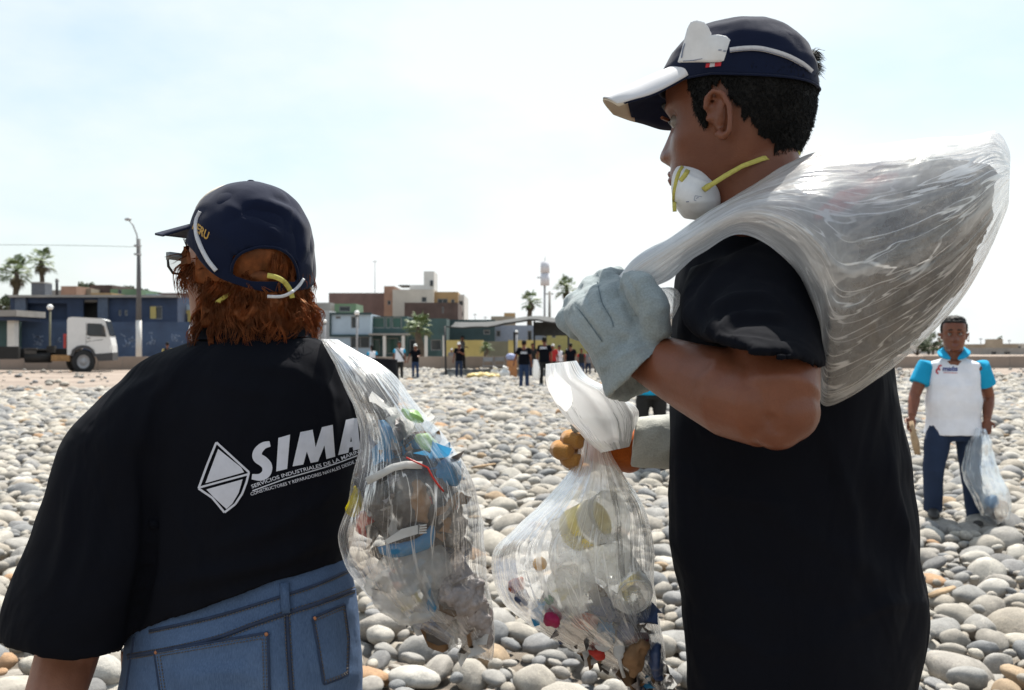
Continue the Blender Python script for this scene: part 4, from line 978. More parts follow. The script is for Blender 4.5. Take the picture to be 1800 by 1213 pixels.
st_ = MB().tube([q(1601, 741, -.12), q(1604, 757, -.14), q(1609, 778, -.16), q(1613, 799, -.17)], [.03, .036, .05, .036], 8, flat=.45)
st_.build('stick', M_WOOD, origin=q(1604, 757, -.14), label='flat piece of pale driftwood held by the person in the white polo', category='stick')
# ------------------------------------------------------------------ the woman in the navy cap, seen from behind
WY = 1.50
wo_yaw = R(-132)
wq = lambda px, py, dy=0.0: P(px, py, WY + dy)
# head space: chin place, scale
w_chin = wq(410, 603, .02); w_s = .92; w_rt = Matrix.Rotation(wo_yaw, 3, 'Z') @ Matrix.Rotation(R(-11), 3, 'X')
TW = lambda p: w_chin + w_rt @ (p * w_s)
mb = MB(); mb.loft(head_rings(TW, 44, 48))
nb = wq(432, 640, .0)
mb.tube([TW(Vector((0, .015, .07))), TW(Vector((0, .02, -.01))), nb, nb - Vector((0, 0, .10))], [.058, .06, .07, .12], 16)
mb.tube([nb - Vector((0, 0, .06)), wq(415, 1000)], [.10, .11], 14)
arm = [wq(255, 740, .0), wq(175, 930, -.02), wq(135, 1090, -.03), wq(113, 1170, -.05), wq(88, 1250, -.10), wq(70, 1340, -.15)]
mb.tube(arm, [.045, .048, .047, .044, .040, .028], 14)
hand(mb, arm[-1], Vector((-.25, -.4, -1)), Vector((1, .2, 0)), 1, .6, -1)
arm2 = [wq(590, 700, .05), wq(582, 850, .13), wq(560, 800, .32)]     # the far arm reaches forward to hold the bag's neck
mb.tube(arm2, [.055, .048, .036], 12); hand(mb, arm2[-1], Vector((-.2, .3, .8)), Vector((0, -1, 0)), 1, 1.1, 1)
w_hips = wq(425, 1250, .02)
for sx_ in (-1, 1): mb.tube([w_hips + Vector((sx_ * .09, 0, .1)), w_hips + Vector((sx_ * .10, 0, -.38)), Vector((w_hips.x + sx_ * .10, w_hips.y, .08))], [.09, .06, .04], 10)
woman = link('person', fuse(mb, 'body', .0042, 3), M_SKIN2, origin=Vector((w_hips.x, w_hips.y, 0)))
woman['label'] = 'auburn haired person in navy cap and black printed shirt seen from behind'; woman['category'] = 'person'

# shirt: torso and wide elbow length sleeves
tb = MB()
rows = [(372, 588, 520, 588, 1.50, .066), (345, 597, 546, 594, 1.50, .075), (300, 614, 576, 608, 1.50, .090), (243, 640, 603, 634, 1.50, .108), (205, 690, 620, 684, 1.50, .124), (200, 770, 630, 745, 1.50, .135),
        (206, 860, 634, 812, 1.50, .138), (212, 960, 630, 880, 1.50, .140), (214, 1050, 618, 942, 1.50, .142), (216, 1122, 607, 988, 1.50, .143)]
rg = sections(rows, 4, 40, 2.25); tb.loft(rg, 0, (True, False))
n0 = len(rg[-1]); c = sum(rg[-1], Vector()) / n0
inner = [c + (p - c) * .85 + Vector((0, 0, .004)) for p in rg[-1]]; deep = [c + (p - c) * .5 + Vector((0, 0, .012)) for p in rg[-1]]
tb.loft([rg[-1], inner, deep], 0, (False, True))
rows = [(268, 640, 330, 618, 1.50, .05), (196, 684, 330, 668, 1.49, .085), (150, 728, 320, 735, 1.48, .095), (112, 775, 312, 810, 1.475, .10), (84, 850, 300, 900, 1.47, .10), (60, 920, 280, 985, 1.465, .10),
        (30, 1000, 250, 1055, 1.46, .098), (4, 1075, 226, 1108, 1.455, .095), (-4, 1130, 214, 1146, 1.45, .09)]
rg = sections(rows, 4, 32, 2.3)
hem = rg[-1]
for p in hem:                                   # the hem sags in the middle
    q_ = to_px(np.array([p]))[0]; u = np.clip((q_[0] + 4) / 218, 0, 1); p.z -= .022 * math.sin(math.pi * u)
c = sum(hem, Vector()) / len(hem)
tb.loft(rg + [[c + (p - c) * .85 + Vector((0, 0, .006)) for p in hem], [c + (p - c) * .5 + Vector((0, 0, .02)) for p in hem]], 0, (True, True))
# the other sleeve, under the bag
rows = [(540, 620, 600, 628, 1.52, .06), (552, 660, 655, 690, 1.54, .08), (570, 730, 668, 760, 1.57, .08), (580, 800, 664, 820, 1.59, .075)]
tb.loft(sections(rows, 3, 24))
me = fuse(tb, 'shirt', .0062, 5)
rumple(me, .0065, 6, 4.0, 3)
crease(me, [([(330, 640), (270, 700), (235, 800)], .006, 12), ([(300, 650), (225, 690), (170, 740)], .004, 9), ([(252, 800), (262, 900), (258, 1000), (236, 1100)], -.016, 14),
            ([(600, 860), (480, 930), (380, 960)], .006, 14), ([(610, 930), (500, 985), (380, 1010), (280, 1030)], .007, 13), ([(605, 960), (480, 1010), (350, 1050)], -.004, 9),
            ([(560, 620), (575, 700), (590, 780)], .006, 10), ([(130, 840), (120, 940), (90, 1040)], .006, 14), ([(180, 860), (160, 960), (130, 1060)], .005, 12), ([(420, 640), (520, 650), (590, 700)], .004, 12),
            ([(350, 660), (430, 690), (520, 690)], .003, 14), ([(300, 880), (340, 960), (350, 1030)], .005, 13)])
w_shirt = link('shirt', me, M_BLACK, woman)
col = MB(); ring = section((338, 597), (551, 592), 1.50, .078, 40)
ring2 = [p + Vector((0, 0, .011)) for p in section((352, 588), (540, 584), 1.50, .070, 40)]
col.loft([ring, ring2, [p + Vector((0, 0, -.012)) for p in section((360, 592), (532, 590), 1.50, .062, 40)]], 0, (False, False)); col.build('collar', M_BLACK, w_shirt)

# jeans
tb = MB()
rows = [(232, 1085, 600, 962, 1.50, .118), (222, 1118, 613, 992, 1.50, .128), (216, 1150, 628, 1040, 1.50, .137), (210, 1180, 634, 1100, 1.50, .145), (205, 1213, 638, 1180, 1.50, .150), (202, 1262, 638, 1250, 1.50, .15), (210, 1330, 630, 1330, 1.50, .14)]
tb.loft(sections(rows, 4, 40, 2.35))
for sx_ in (-1, 1):
    h = w_hips + Vector((sx_ * .085, 0, -.02)); tb.tube([h, h + Vector((sx_ * .01, 0, -.2)), h + Vector((sx_ * .015, 0, -.45)), Vector((h.x + sx_ * .015, h.y, .05))], [.098, .092, .072, .075], 18)
t = NT('faded_denim'); tcd = t.noise(4, 5, .6)
dc = t.ramp(tcd, [(.28, (.038, .068, .135)), (.52, (.078, .13, .235)), (.72, (.15, .22, .35))])
tw1 = t.noise(900, 2, .6, stretch=(1, 1, .12)); dc = t.mix(.35, dc, t.ramp(tw1, [(.35, (.03, .05, .10)), (.7, (.12, .18, .29))]))
M_DENIM = t.done(t.bsdf(dc, .9, t.bump(tw1, .35, .0008, t.bump(t.noise(14, 4, .6), .35, .012)), Specular_IOR_Level=.2))
M_STITCH = mat('denim_stitching', (.10, .085, .075), .9, .3, 300); M_SEAM = mat('dark_denim_seam', (.02, .035, .075), .9, .2, 60); M_RIVET = mat('copper_rivet', (.35, .13, .05), .4)
me = fuse(tb, 'jeans', .006, 4); rumple(me, .003, 12, 9.0, 3)
crease(me, [([(503, 1030), (506, 1120), (508, 1213)], -.006, 10), ([(240, 1150), (380, 1135), (480, 1100)], .003, 10), ([(300, 1190), (420, 1180), (500, 1213)], .003, 14), ([(560, 1160), (600, 1190), (632, 1180)], .003, 12)])
w_jeans = link('jeans', me, M_DENIM, woman); bj = bvh_of(w_jeans)
def seam(name, line, w, m, lift=.0012, parent=w_jeans, bv=bj, dash=0, thick=.0009):
    pts = resample(line, 8); mb = MB(); run = []; out = []
    for x, y in pts:
        h = onto(bv, x, y, lift)
        if h is not None: run.append(h)
    if dash:
        # even stitches along the run
        L = [0]; 
        for i in range(1, len(run)): L.append(L[-1] + (run[i] - run[i - 1]).length)
        at = lambda s_: next((run[i].lerp(run[i + 1], (s_ - L[i]) / max(L[i + 1] - L[i], 1e-9)) for i in range(len(run) - 1) if L[i + 1] >= s_), run[-1])
        s_ = 0
        while s_ + dash * .6 < L[-1]:
            ribbon(mb, [at(s_), at(s_ + dash * .6)], w, Vector((0, -1, 0)), thick=thick); s_ += dash
    elif len(run) > 1: ribbon(mb, run, w, Vector((0, -1, 0)), thick=thick)
    return mb.build(name, m, parent) if mb.v else None
waist = [(224, 1138), (300, 1122), (400, 1098), (501, 1070), (560, 1050), (622, 1022)]
sh_l = lambda L, dx, dy: [(x + dx, y + dy) for x, y in L]
seam('waistband_seam', [(262, 1109), (380, 1083), (501, 1046), (560, 1026), (618, 1000)], .0035, M_SEAM); seam('stitching', sh_l([(262, 1109), (380, 1083), (501, 1046), (560, 1026), (618, 1000)], 0, 4), .0012, M_STITCH, dash=.0045)
yoke = [(224, 1154), (300, 1141), (380, 1122), (450, 1096), (503, 1078), (560, 1060), (624, 1036)]
seam('yoke_seam', yoke, .005, M_SEAM); seam('stitching', sh_l(yoke, 0, -4), .0012, M_STITCH, dash=.0045); seam('stitching', sh_l(yoke, 0, 5), .0012, M_STITCH, dash=.0045)
mid = [(502, 1040), (504, 1080), (507, 1140), (512, 1213), (514, 1240)]
seam('centre_seam', mid, .0055, M_SEAM); seam('stitching', sh_l(mid, 5, 0), .0012, M_STITCH, dash=.0045); seam('stitching', sh_l(mid, -4, 0), .0012, M_STITCH, dash=.0045)
loop = MB(); lp_ = [onto(bj, x, y, .004) for x, y in ((500, 1024), (501, 1045), (502, 1066), (503, 1078))]
ribbon(loop, [p for p in lp_ if p is not None], .012, Vector((0, -1, 0)), thick=.0018); loop.build('belt_loop', M_DENIM, w_jeans)
side_ = [(222, 1120), (214, 1170), (208, 1213), (206, 1240)]; seam('side_seam', sh_l(side_, 14, 0), .0035, M_SEAM)
def pocket(poly, label=None):
    po = flat_print(bj, [poly], .003, 'pocket', M_DENIM, w_jeans, step=10)
    L = poly + [poly[0]]
    for i in range(len(poly)): seam('pocket_edge', [L[i], ((L[i][0] + L[i + 1][0]) / 2, (L[i][1] + L[i + 1][1]) / 2), L[i + 1]], .0028, M_SEAM, .003)
    c = (sum(p[0] for p in poly) / len(poly), sum(p[1] for p in poly) / len(poly))
    for k in (.955, .90):
        M = [(c[0] + (x - c[0]) * k, c[1] + (y - c[1]) * k) for x, y in poly]; M = M + [M[0]]
        for i in range(len(poly)): seam('stitching', [M[i], ((M[i][0] + M[i + 1][0]) / 2, (M[i][1] + M[i + 1][1]) / 2), M[i + 1]], .0011, M_STITCH, .0035, dash=.0045)
    return po
pocket([(271, 1146), (471, 1112), (474, 1215), (470, 1262), (380, 1290), (288, 1275), (281, 1215)])
pocket([(550, 1086), (606, 1062), (614, 1120), (612, 1186), (598, 1193), (570, 1203), (560, 1140)])
for x, y in ((274, 1147), (468, 1115), (553, 1087)):
    h = onto(bj, x, y, .004)
    if h is not None: MB().ball(h, .0028, 8, 6, sq=(1, .5, 1)).build('rivet', M_RIVET, w_jeans)
for sx_ in (-1, 1):
    ft = Vector((w_hips.x + sx_ * .10, w_hips.y + .02, 0)); m_ = MB()
    m_.loft([[ft + Vector((math.cos(a) * w - .3 * f, f, max(math.sin(a), -.3) * h + .03)) for a in np.linspace(0, 2 * math.pi, 12, endpoint=False)] for f, w, h in [(-.08, .03, .05), (-.03, .038, .08), (.06, .045, .06), (.14, .044, .045), (.19, .02, .02)]]); m_.build('shoe', M_SHOE, woman)

# print on the back of the shirt
bw_ = bvh_of(w_shirt); zp = lambda x, y: (330 + x * .17222, 720 + y * .17222)
def strip(a, b, w):
    (x0, y0), (x1, y1) = a, b; dx, dy = x1 - x0, y1 - y0; L = math.hypot(dx, dy); nx_, ny_ = -dy / L * w / 2, dx / L * w / 2
    return [(x0 + nx_, y0 + ny_), (x1 + nx_, y1 + ny_), (x1 - nx_, y1 - ny_), (x0 - nx_, y0 - ny_)]
Zs = lambda pts: [zp(*p) for p in pts]
polys = [Zs([(310, 402), (545, 590), (575, 640), (180, 752)]),                                   # upper triangle of the emblem
         Zs([(190, 815), (560, 712), (520, 850), (455, 960), (395, 1015), (260, 890)])]
out_ = [(292, 335), (625, 640), (600, 740), (555, 860), (485, 965), (375, 1050), (250, 900), (110, 805), (200, 560)]
for i in range(len(out_)): polys.append(Zs(strip(out_[i], out_[(i + 1) % len(out_)], 22)))
polys.append(Zs(strip((120, 795), (615, 660), 20)))
polys.append(Zs([(1045, 255), (925, 290), (903, 632), (1015, 605)]))                              # I
polys += [Zs([(1150, 230), (1275, 205), (1180, 560), (1070, 580)]), Zs([(1150, 230), (1275, 205), (1330, 530), (1255, 545)][:4]), Zs([(1370, 180), (1480, 155), (1330, 530), (1255, 545)]), Zs([(1370, 180), (1480, 155), (1505, 480), (1415, 505)])]  # M
polys += [Zs([(1615, 105), (1700, 85), (1640, 440), (1535, 465)]), Zs([(1640, 100), (1730, 85), (1760, 400), (1690, 420)]), Zs([(1600, 345), (1740, 310), (1740, 370), (1590, 400)])]  # A
polys += [Zs(strip((660, 830), (1000, 705), 11)), Zs(strip((1000, 705), (1400, 590), 11)), Zs(strip((1400, 590), (1560, 535), 11)), Zs(strip((1560, 535), (1730, 470), 11))]
M_WPRINT = mat('white_shirt_print', (.55, .56, .62), .75, .06, 60, bump=.2, bscale=500, bdist=.0004)
flat_print(bw_, polys, .0026, 'emblem_print', M_WPRINT, w_shirt, step=5)
S_ctr = [(840, 350), (770, 370), (715, 430), (715, 490), (770, 530), (810, 580), (800, 650), (740, 690), (655, 685)]
cc = resample(S_ctr, 5); sw = np.interp(np.linspace(0, 1, len(cc)), [0, .2, .35, .5, .65, .8, 1], [55, 84, 104, 108, 104, 86, 52])
up_, lo_ = [], []
for i in range(len(cc)):
    d = cc[min(i + 1, len(cc) - 1)] - cc[max(i - 1, 0)]; d = d / np.linalg.norm(d); nn = np.array([-d[1], d[0]]) * sw[i] / 2; up_.append(cc[i] + nn); lo_.append(cc[i] - nn)
flat_print(bw_, [Zs([tuple(lo_[i]), tuple(lo_[i + 1]), tuple(up_[i + 1]), tuple(up_[i])]) for i in range(len(cc) - 1)], .0026, 'letter_print', M_WPRINT, w_shirt, step=8)
def line_print(body, base, height, bold, lean=0.0, name='small_print', length=None):
    """lettering bent along a base line given in photo pixels"""
    me = text_mesh(body, 1, lean, bold, 1.0); bm = bmesh.new(); bm.from_mesh(me); bpy.data.meshes.remove(me)
    w = max(v.co.x for v in bm.verts); B = resample(base, 8); seg = np.r_[0, np.cumsum(np.linalg.norm(np.diff(B, axis=0), axis=1))]; seg /= seg[-1]
    for v in bm.verts:
        u = v.co.x / w; x = np.interp(u, seg, B[:, 0]); y = np.interp(u, seg, B[:, 1]); du = .01
        tx = np.interp(min(u + du, 1), seg, B[:, 0]) - np.interp(max(u - du, 0), seg, B[:, 0]); ty = np.interp(min(u + du, 1), seg, B[:, 1]) - np.interp(max(u - du, 0), seg, B[:, 1]); L = math.hypot(tx, ty)
        v.co = Vector((x + ty / L * v.co.y * height / .72 * 1.0, y - tx / L * v.co.y * height / .72, 0))
    return print_bm(bw_, bm, .0026, name, M_WPRINT, w_shirt)
line_print('SERVICIOS INDUSTRIALES DE LA MARINA', Zs([(655, 805), (950, 699), (1200, 628), (1450, 562), (1700, 463), (1800, 427)]), 6.5, .012)
line_print('CONSTRUCTORES Y REPARADORES NAVALES DESDE 1845', Zs([(645, 880), (800, 830), (1000, 775), (1200, 715), (1420, 655), (1600, 590), (1800, 510)]), 5.8, .010)

# cap
M_CAPN = cloth('navy_cap_twill', (0.007, 0.011, 0.030), weave=700, fold=.25, sheen=.1, spec=.12)
cc_ = wq(441, 440, .0); cR = .0940; bk = w_rt @ Vector((0, 1, 0)); bk.z = 0; bk = Vector((math.sin(R(28)), -math.cos(R(28)), 0))  # the cap's back
sdv = -Vector((0, 0, 1)).cross(bk); nu, nv = 64, 26; V = []; keep = {}
def dome(u, v, r=1.0):
    """u azimuth from the back of the cap, v from the rim (0) to the button (1)"""
    ang = math.degrees(u)
    low = np.interp(ang, [-130, -90, -62, -40, 0, 14, 38, 57, 67, 85, 110], [.08, -.2, -.55, -.68, -.72, -.70, -.56, -.30, -.15, .05, .08]); el = math.asin(low) * (1 - v) + (math.pi / 2) * v
    rr = cR * r * (1 + .025 * math.cos(2 * u)); s = math.cos(el) ** .92; z = math.sin(el)
    if z < 0: z *= .98; s = max(s, .90 + .1 * s)
    d = bk * math.cos(u) + sdv * math.sin(u)
    return cc_ + d * rr * s * 1.03 + Vector((0, 0, 1)) * cR * z * (1.10 if z > 0 else 1.0)
mb = MB(); fs = []
for j in range(nv + 1):
    for i in range(nu): V.append(dome((i / nu - .5) * 2 * math.pi, (j / nv) * .985))
for j in range(nv):
    for i in range(nu):
        u = ((i + .5) / nu - .5) * 2 * math.pi; v = (j + .5) / nv
        if (u / .50) ** 2 + ((v - .13) / .19) ** 2 < 1 and v > .085: continue        # the arched opening above the strap
        fs.append((j * nu + i, j * nu + (i + 1) % nu, (j + 1) * nu + (i + 1) % nu, (j + 1) * nu + i))
mb.add(V, fs); top_ = [nv * nu + i for i in range(nu)]; mb.f.append(tuple(top_)); mb.mi.append(0); mb.sm.append(True)
me = evaluated(mb.mesh('cap'), [('SUBSURF', dict(levels=1)), ('SOLIDIFY', dict(thickness=.0022, offset=1))], 'cap')
rumple(me, .0042, 17, 3, 2)
crease(me, [([(425, 375), (450, 372), (480, 385), (500, 392)], -.006, 9), ([(440, 352), (470, 356), (510, 372), (535, 400)], .005, 9), ([(480, 350), (500, 352), (512, 362)], -.004, 6), ([(450, 395), (480, 405), (500, 425)], .004, 10), ([(400, 360), (420, 372), (440, 395)], .003, 7),
            ([(512, 350), (517, 400), (515, 440)], -.0025, 3.0), ([(395, 395), (430, 375), (480, 345)], -.002, 2.5), ([(520, 480), (530, 450), (535, 420)], .004, 8), ([(360, 400), (400, 420), (440, 470)], .003, 14)])
w_cap = link('cap', me, M_CAPN, woman)
MB().ball(cc_ + Vector((0, 0, cR * 1.10)), .006, 10, 6, sq=(1, 1, .5)).build('button', M_CAPN, w_cap)
edge = [dome(u, .145 - .0 * u) * 1.0 for u in ()]
rim_ = MB(); pts = []
for k in range(25):
    a = math.pi * k / 24; u = .50 * math.cos(a); v = .095 + .225 * math.sin(a); pts.append(dome(u, v, 1.022))
rim_.tube(pts, .0022, 6); rim_.build('opening_edge', M_CAPN, w_cap)
br = MB(); fwd = -Vector((math.sin(R(60)), -math.cos(R(60)), 0)); sid = Vector((0, 0, 1)).cross(fwd); V = []
for lay in (0, -.003):
    for i in range(8):
        for j in range(17):
            a = (j / 16 - .5) * 2.3; ext = .074 * (i / 7) * max(math.cos(a * .8), .1) ** .7
            V.append(cc_ + fwd * (math.cos(a) * .092 + ext) + sid * (math.sin(a) * (.090 + ext * .12)) + Vector((0, 0, .042 - .010 * (i / 7) - .012 * (a / 1.15) ** 2 + lay)))
fs = []
for lay in (0, 1):
    for i in range(7):
        for j in range(16):
            o_ = lay * 136; q4 = (o_ + i * 17 + j, o_ + i * 17 + j + 1, o_ + (i + 1) * 17 + j + 1, o_ + (i + 1) * 17 + j); fs.append(q4[::-1] if lay == 0 else q4)
for j in range(16): fs.append((119 + j, 119 + j + 1, 136 + 119 + j + 1, 136 + 119 + j))
for e0 in (0, 16):
    for i in range(7): fs.append((i * 17 + e0, (i + 1) * 17 + e0, 136 + (i + 1) * 17 + e0, 136 + i * 17 + e0))
br.add(V, fs); br.build('brim', M_CAPN, w_cap)
bc = bvh_of(w_cap); M_GOLD = mat('gold_embroidery', (.42, .24, .04), .6, .2, 300, bump=.4, bscale=500, bdist=.0006)
me = text_mesh('PERU', 1, 0, .03); bm = bmesh.new(); bm.from_mesh(me); bpy.data.meshes.remove(me); w = max(v.co.x for v in bm.verts)
for v in bm.verts:
    u = v.co.x / w; x, y = 337 + u * 27, 401 + u * 21; v.co = Vector((x + v.co.y * 6.5, y - v.co.y * 19, 0))
print_bm(bc, bm, .0012, 'embroidery', M_GOLD, w_cap)

# respirator worn at the chin and another pushed up on the cap: straps and cups
M_STRAP = mat('white_elastic', (.56, .56, .58), .8, .1, 200, bump=.3, bscale=600, bdist=.0004); M_YSTRAP = mat('yellow_elastic', (.50, .44, .10), .8, .15, 200, bump=.3, bscale=600, bdist=.0004)
M_FILTER = mat('white_filter_fleece', (.70, .70, .70), .9, .06, 60, bump=.3, bscale=400, bdist=.0006); M_CREAMF = mat('cream_filter_fleece', (.56, .51, .43), .9, .08, 60, bump=.2, bscale=300, bdist=.0006)
def surf_strap(bv, line, w, m, name, parent, lift=.004, fallY=WY - .1):
    pts = []; last = None
    for x, y in resample(line, 6):
        h = onto(bv, x, y, lift); 
        if h is None: h = P(x, y, last.y if last is not None else fallY)
        pts.append(h); last = h
    ns = [(Vector((0, 0, CAM_H)) - p).normalized() for p in pts]
    mb = MB(); ribbon(mb, pts, w, ns, thick=.0008); return mb.build(name, m, parent)
TWm = lambda x, y, z: TW(Vector((x, y, z)))
r1 = MB(); rs_ = []
for i in range(8):
    k = i / 7; rs_.append([TWm(math.cos(a) * .040 * math.cos(k * 1.45), -.062 - .045 * math.sin(k * 1.5), .004 + .040 * math.sin(a) * math.cos(k * 1.45)) for a in np.linspace(0, 2 * math.pi, 24, endpoint=False)])
r1.loft(rs_, 0, (False, True)); resp_w = r1.build('respirator', M_FILTER, woman)
top_r = MB(); rs_ = []
for i in range(8):
    k = i / 7; rs_.append([cc_ + fwd * (.055 + .035 * math.cos(k * 1.5) * math.sin(a)) + sid * (.052 * math.cos(a) * math.cos(k * 1.45)) + Vector((0, 0, .066 + .022 * math.sin(k * 1.5) - .035 * max(math.sin(a), -1) * .8 * math.cos(k * 1.5))) for a in np.linspace(0, 2 * math.pi, 24, endpoint=False)])
top_r.loft(rs_, 0, (True, True)); resp_top = top_r.build('respirator', M_CREAMF, woman, label='cream respirator pushed up on the cap')
surf_strap(bc, [(352, 372), (345, 388), (345, 410), (352, 432), (365, 457), (380, 476)], .0062, M_STRAP, 'strap', resp_top)

# hair: a mass under the cap, with loose curled locks over it
t = NT('auburn_hair')
hcol = t.ramp(t.noise(38, 4, .6), [(.3, (.07, .020, .008)), (.52, (.21, .060, .019)), (.75, (.42, .13, .04))])
df = t.n('ShaderNodeBsdfDiffuse'); t.l(hcol, df.inputs[0]); tl = t.n('ShaderNodeBsdfTranslucent'); t.l(t.mix(1.0, hcol, (1.9, 1.5, 1.2), 'MULTIPLY'), tl.inputs[0])
gl = t.n('ShaderNodeBsdfGlossy'); gl.inputs['Roughness'].default_value = .35; gl.inputs[0].default_value = (.5, .32, .2, 1)
m1 = t.n('ShaderNodeMixShader'); m1.inputs[0].default_value = .42; t.l(df.outputs[0], m1.inputs[1]); t.l(tl.outputs[0], m1.inputs[2])
m2 = t.n('ShaderNodeMixShader'); m2.inputs[0].default_value = .07; t.l(m1.outputs[0], m2.inputs[1]); t.l(gl.outputs[0], m2.inputs[2]); M_AUBURN = t.done(m2)
def locks(name, base_me, n, m, parent, grow, length, curl, rad, seed, pick=lambda q: True, down=1.0, seg=7):
    """thin curved hairs that start on a surface"""
    r = random.Random(seed); a = coords(base_me.data) + np.array(wloc(base_me)); nr = normals(base_me.data); px = to_px(a); idx = [i for i in range(len(a)) if pick(px[i])]
    mb = MB(); per = 9
    for k in range(n // per):
        i = r.choice(idx); nn = Vector(nr[i]); L = length * r.uniform(.6, 1.25); d = (nn * grow + Vector((0, 0, -down)) + Vector(noise.noise_vector(Vector(a[i]) * 18)) * .5).normalized()
        ph = r.uniform(0, 6.28); wv = r.uniform(3.5, 6.5); sd = d.cross(nn); sd = sd.normalized() if sd.length > .1 else d.orthogonal().normalized(); am = curl * r.uniform(.4, 1.1)
        for q0 in range(per):                  # hairs of one lock share its wave
            o = sd * r.gauss(0, .0022) + nn * r.gauss(0, .0012); l2 = L * r.uniform(.75, 1.1); fr = r.gauss(0, .10); p = Vector(a[i]) - nn * .004 + o; pts = []; stray = 1 if r.random() > .08 else 2.2
            for q in range(seg):
                t_ = q / (seg - 1); pts.append(p + (d + sd * fr * t_) * l2 * t_ + sd * (math.sin(ph + t_ * wv) - math.sin(ph)) * am * .55 * t_ ** .7 * stray + nn * (am * .9 * math.sin(t_ * 3.0) + .004 * t_) - o * t_ * .5)
            mb.tube(pts, [rad * (1 - .75 * q / (seg - 1)) for q in range(seg)], 3, caps=False)
    return mb.build(name, m, parent)
rows = [(320, 432, 526, 452, 1.52, .066), (326, 470, 532, 492, 1.51, .082), (354, 510, 534, 518, 1.505, .086), (353, 545, 542, 546, 1.50, .085), (350, 566, 543, 566, 1.50, .08), (372, 582, 530, 580, 1.50, .06)]
hm = MB().loft(sections(rows, 5, 44, 2.2)); me = fuse(hm, 'hair', .005, 2); rumple(me, .018, 20, 6.0, 3); rumple(me, .006, 60, 2.0, 2)
w_hair = link('hair', me, M_AUBURN, woman)
locks('lock', w_hair, 6300, M_AUBURN, w_hair, .09, .042, .014, .0006, 3, lambda q: q[1] > 455 and q[1] < 575 and (q[0] > 360 or q[1] < 472 or q[1] > 560))
locks('lock', w_hair, 1400, M_AUBURN, w_hair, .45, .032, .018, .0005, 4, lambda q: q[0] > 505 and q[1] > 515)
locks('lock', w_hair, 260, M_AUBURN, w_hair, .8, .026, .006, .0005, 5, lambda q: q[0] < 372 and q[1] < 500, .5)
hr_ = head_rings(TW, 20, 40, .90, .42, .009, False)
for i_, r in enumerate(hr_):
    for k_ in range(len(r)):
        if math.cos(2 * math.pi * k_ / len(r)) > .05: r[k_] = TW(Vector((0, 0, (.42 + .48 * i_ / 20) * .235))).lerp(r[k_], .86)
hd = MB().loft(hr_); me = hd.mesh('hair'); h2 = link('hair', me, M_AUBURN, woman)
locks('lock', h2, 700, M_AUBURN, h2, .12, .045, .005, .0006, 8, lambda q: 470 < q[0] < 550 and 430 < q[1] < 520)
# glasses
gm = MB(); zf = 1.575; G = lambda x, y, d=0: P(x, y, zf + d)
M_GFRAME = mat('black_spectacle_frame', (.012, .012, .013), .3, .1); t = NT('spectacle_lens'); tb_ = t.n('ShaderNodeBsdfTransparent'); tb_.inputs[0].default_value = (.92, .93, .93, 1); gs = t.n('ShaderNodeBsdfGlossy'); gs.inputs['Roughness'].default_value = .03
ms = t.n('ShaderNodeMixShader'); ms.inputs[0].default_value = .25; t.l(tb_.outputs[0], ms.inputs[1]); t.l(gs.outputs[0], ms.inputs[2]); M_LENS = t.done(ms)
lens_pts = [(294, 447), (312, 449), (330, 455), (331, 474), (318, 482), (304, 480), (296, 468)]
ring_ = [G(x, y, (x - 294) * .0012 * .3) for x, y in lens_pts]; gm.tube(ring_ + ring_[:2], .0022, 8); glasses = gm.build('glasses', M_GFRAME, woman)
ln = MB(); ln.add(ring_, [tuple(range(len(ring_)))], 0, False); ln.build('lens', M_LENS, glasses)
tm_ = MB(); ribbon(tm_, [G(293.5, 450, -.004), G(300, 449.5, -.015), G(318, 452, -.035), G(345, 460, -.055), G(375, 470, -.075)], .012, [Vector((-1, -.8, 0))] * 5, thick=.0016); tm_.build('temple', M_GFRAME, glasses)
surf_strap(bvh_of(w_hair), [(384, 474), (398, 488), (417, 506)], .0058, M_STRAP, 'strap', resp_top, .006)
surf_strap(bvh_of(w_hair), [(420, 503), (405, 514), (392, 524), (380, 533)], .0062, M_YSTRAP, 'strap', resp_w, .006)
surf_strap(bc, [(470, 484), (487, 488), (500, 496), (510, 510), (514, 524)], .0072, M_YSTRAP, 'strap', resp_w, .008)
surf_strap(bc, [(470, 521), (495, 521), (512, 514), (525, 503), (534, 490)], .0045, M_STRAP, 'strap', resp_top, .007)
# ------------------------------------------------------------------ the man with the bag over his shoulder
mq = lambda px, py, Y: P(px, py, Y)
m_yaw = R(-124); m_chin = mq(1300, 352, 1.33); m_s = .98
m_rt = Matrix.Rotation(m_yaw, 3, 'Z') @ Matrix.Rotation(R(2), 3, 'X')
TM = lambda p: m_chin + m_rt @ (p * m_s)
mb = MB(); mb.loft(head_rings(TM, 64, 72)); ear(mb, TM, 1, 1.05); ear(mb, TM, -1)
mb.tube([TM(Vector((0, .018, .075))), TM(Vector((0, .028, .0))), mq(1345, 400, 1.42), mq(1365, 470, 1.45)], [.058, .060, .068, .11], 18)
mb.tube([mq(1370, 440, 1.46), mq(1385, 800, 1.47), mq(1410, 1250, 1.47)], [.11, .12, .11], 16)
px_r = lambda r, Y: r * Y / F
mb.tube([mq(1345, 470, 1.28), mq(1352, 560, 1.20), mq(1362, 640, 1.125), mq(1368, 700, 1.085), mq(1362, 728, 1.085)], [px_r(52, 1.28), px_r(60, 1.2), px_r(78, 1.13), px_r(72, 1.085), px_r(52, 1.08)], 22)
mb.tube([mq(1372, 705, 1.085), mq(1345, 708, 1.10), mq(1290, 692, 1.135), mq(1215, 664, 1.19), mq(1150, 634, 1.235), mq(1110, 610, 1.26)], [px_r(66, 1.09), px_r(80, 1.1), px_r(80, 1.13), px_r(62, 1.19), px_r(48, 1.23), px_r(42, 1.26)], 22)
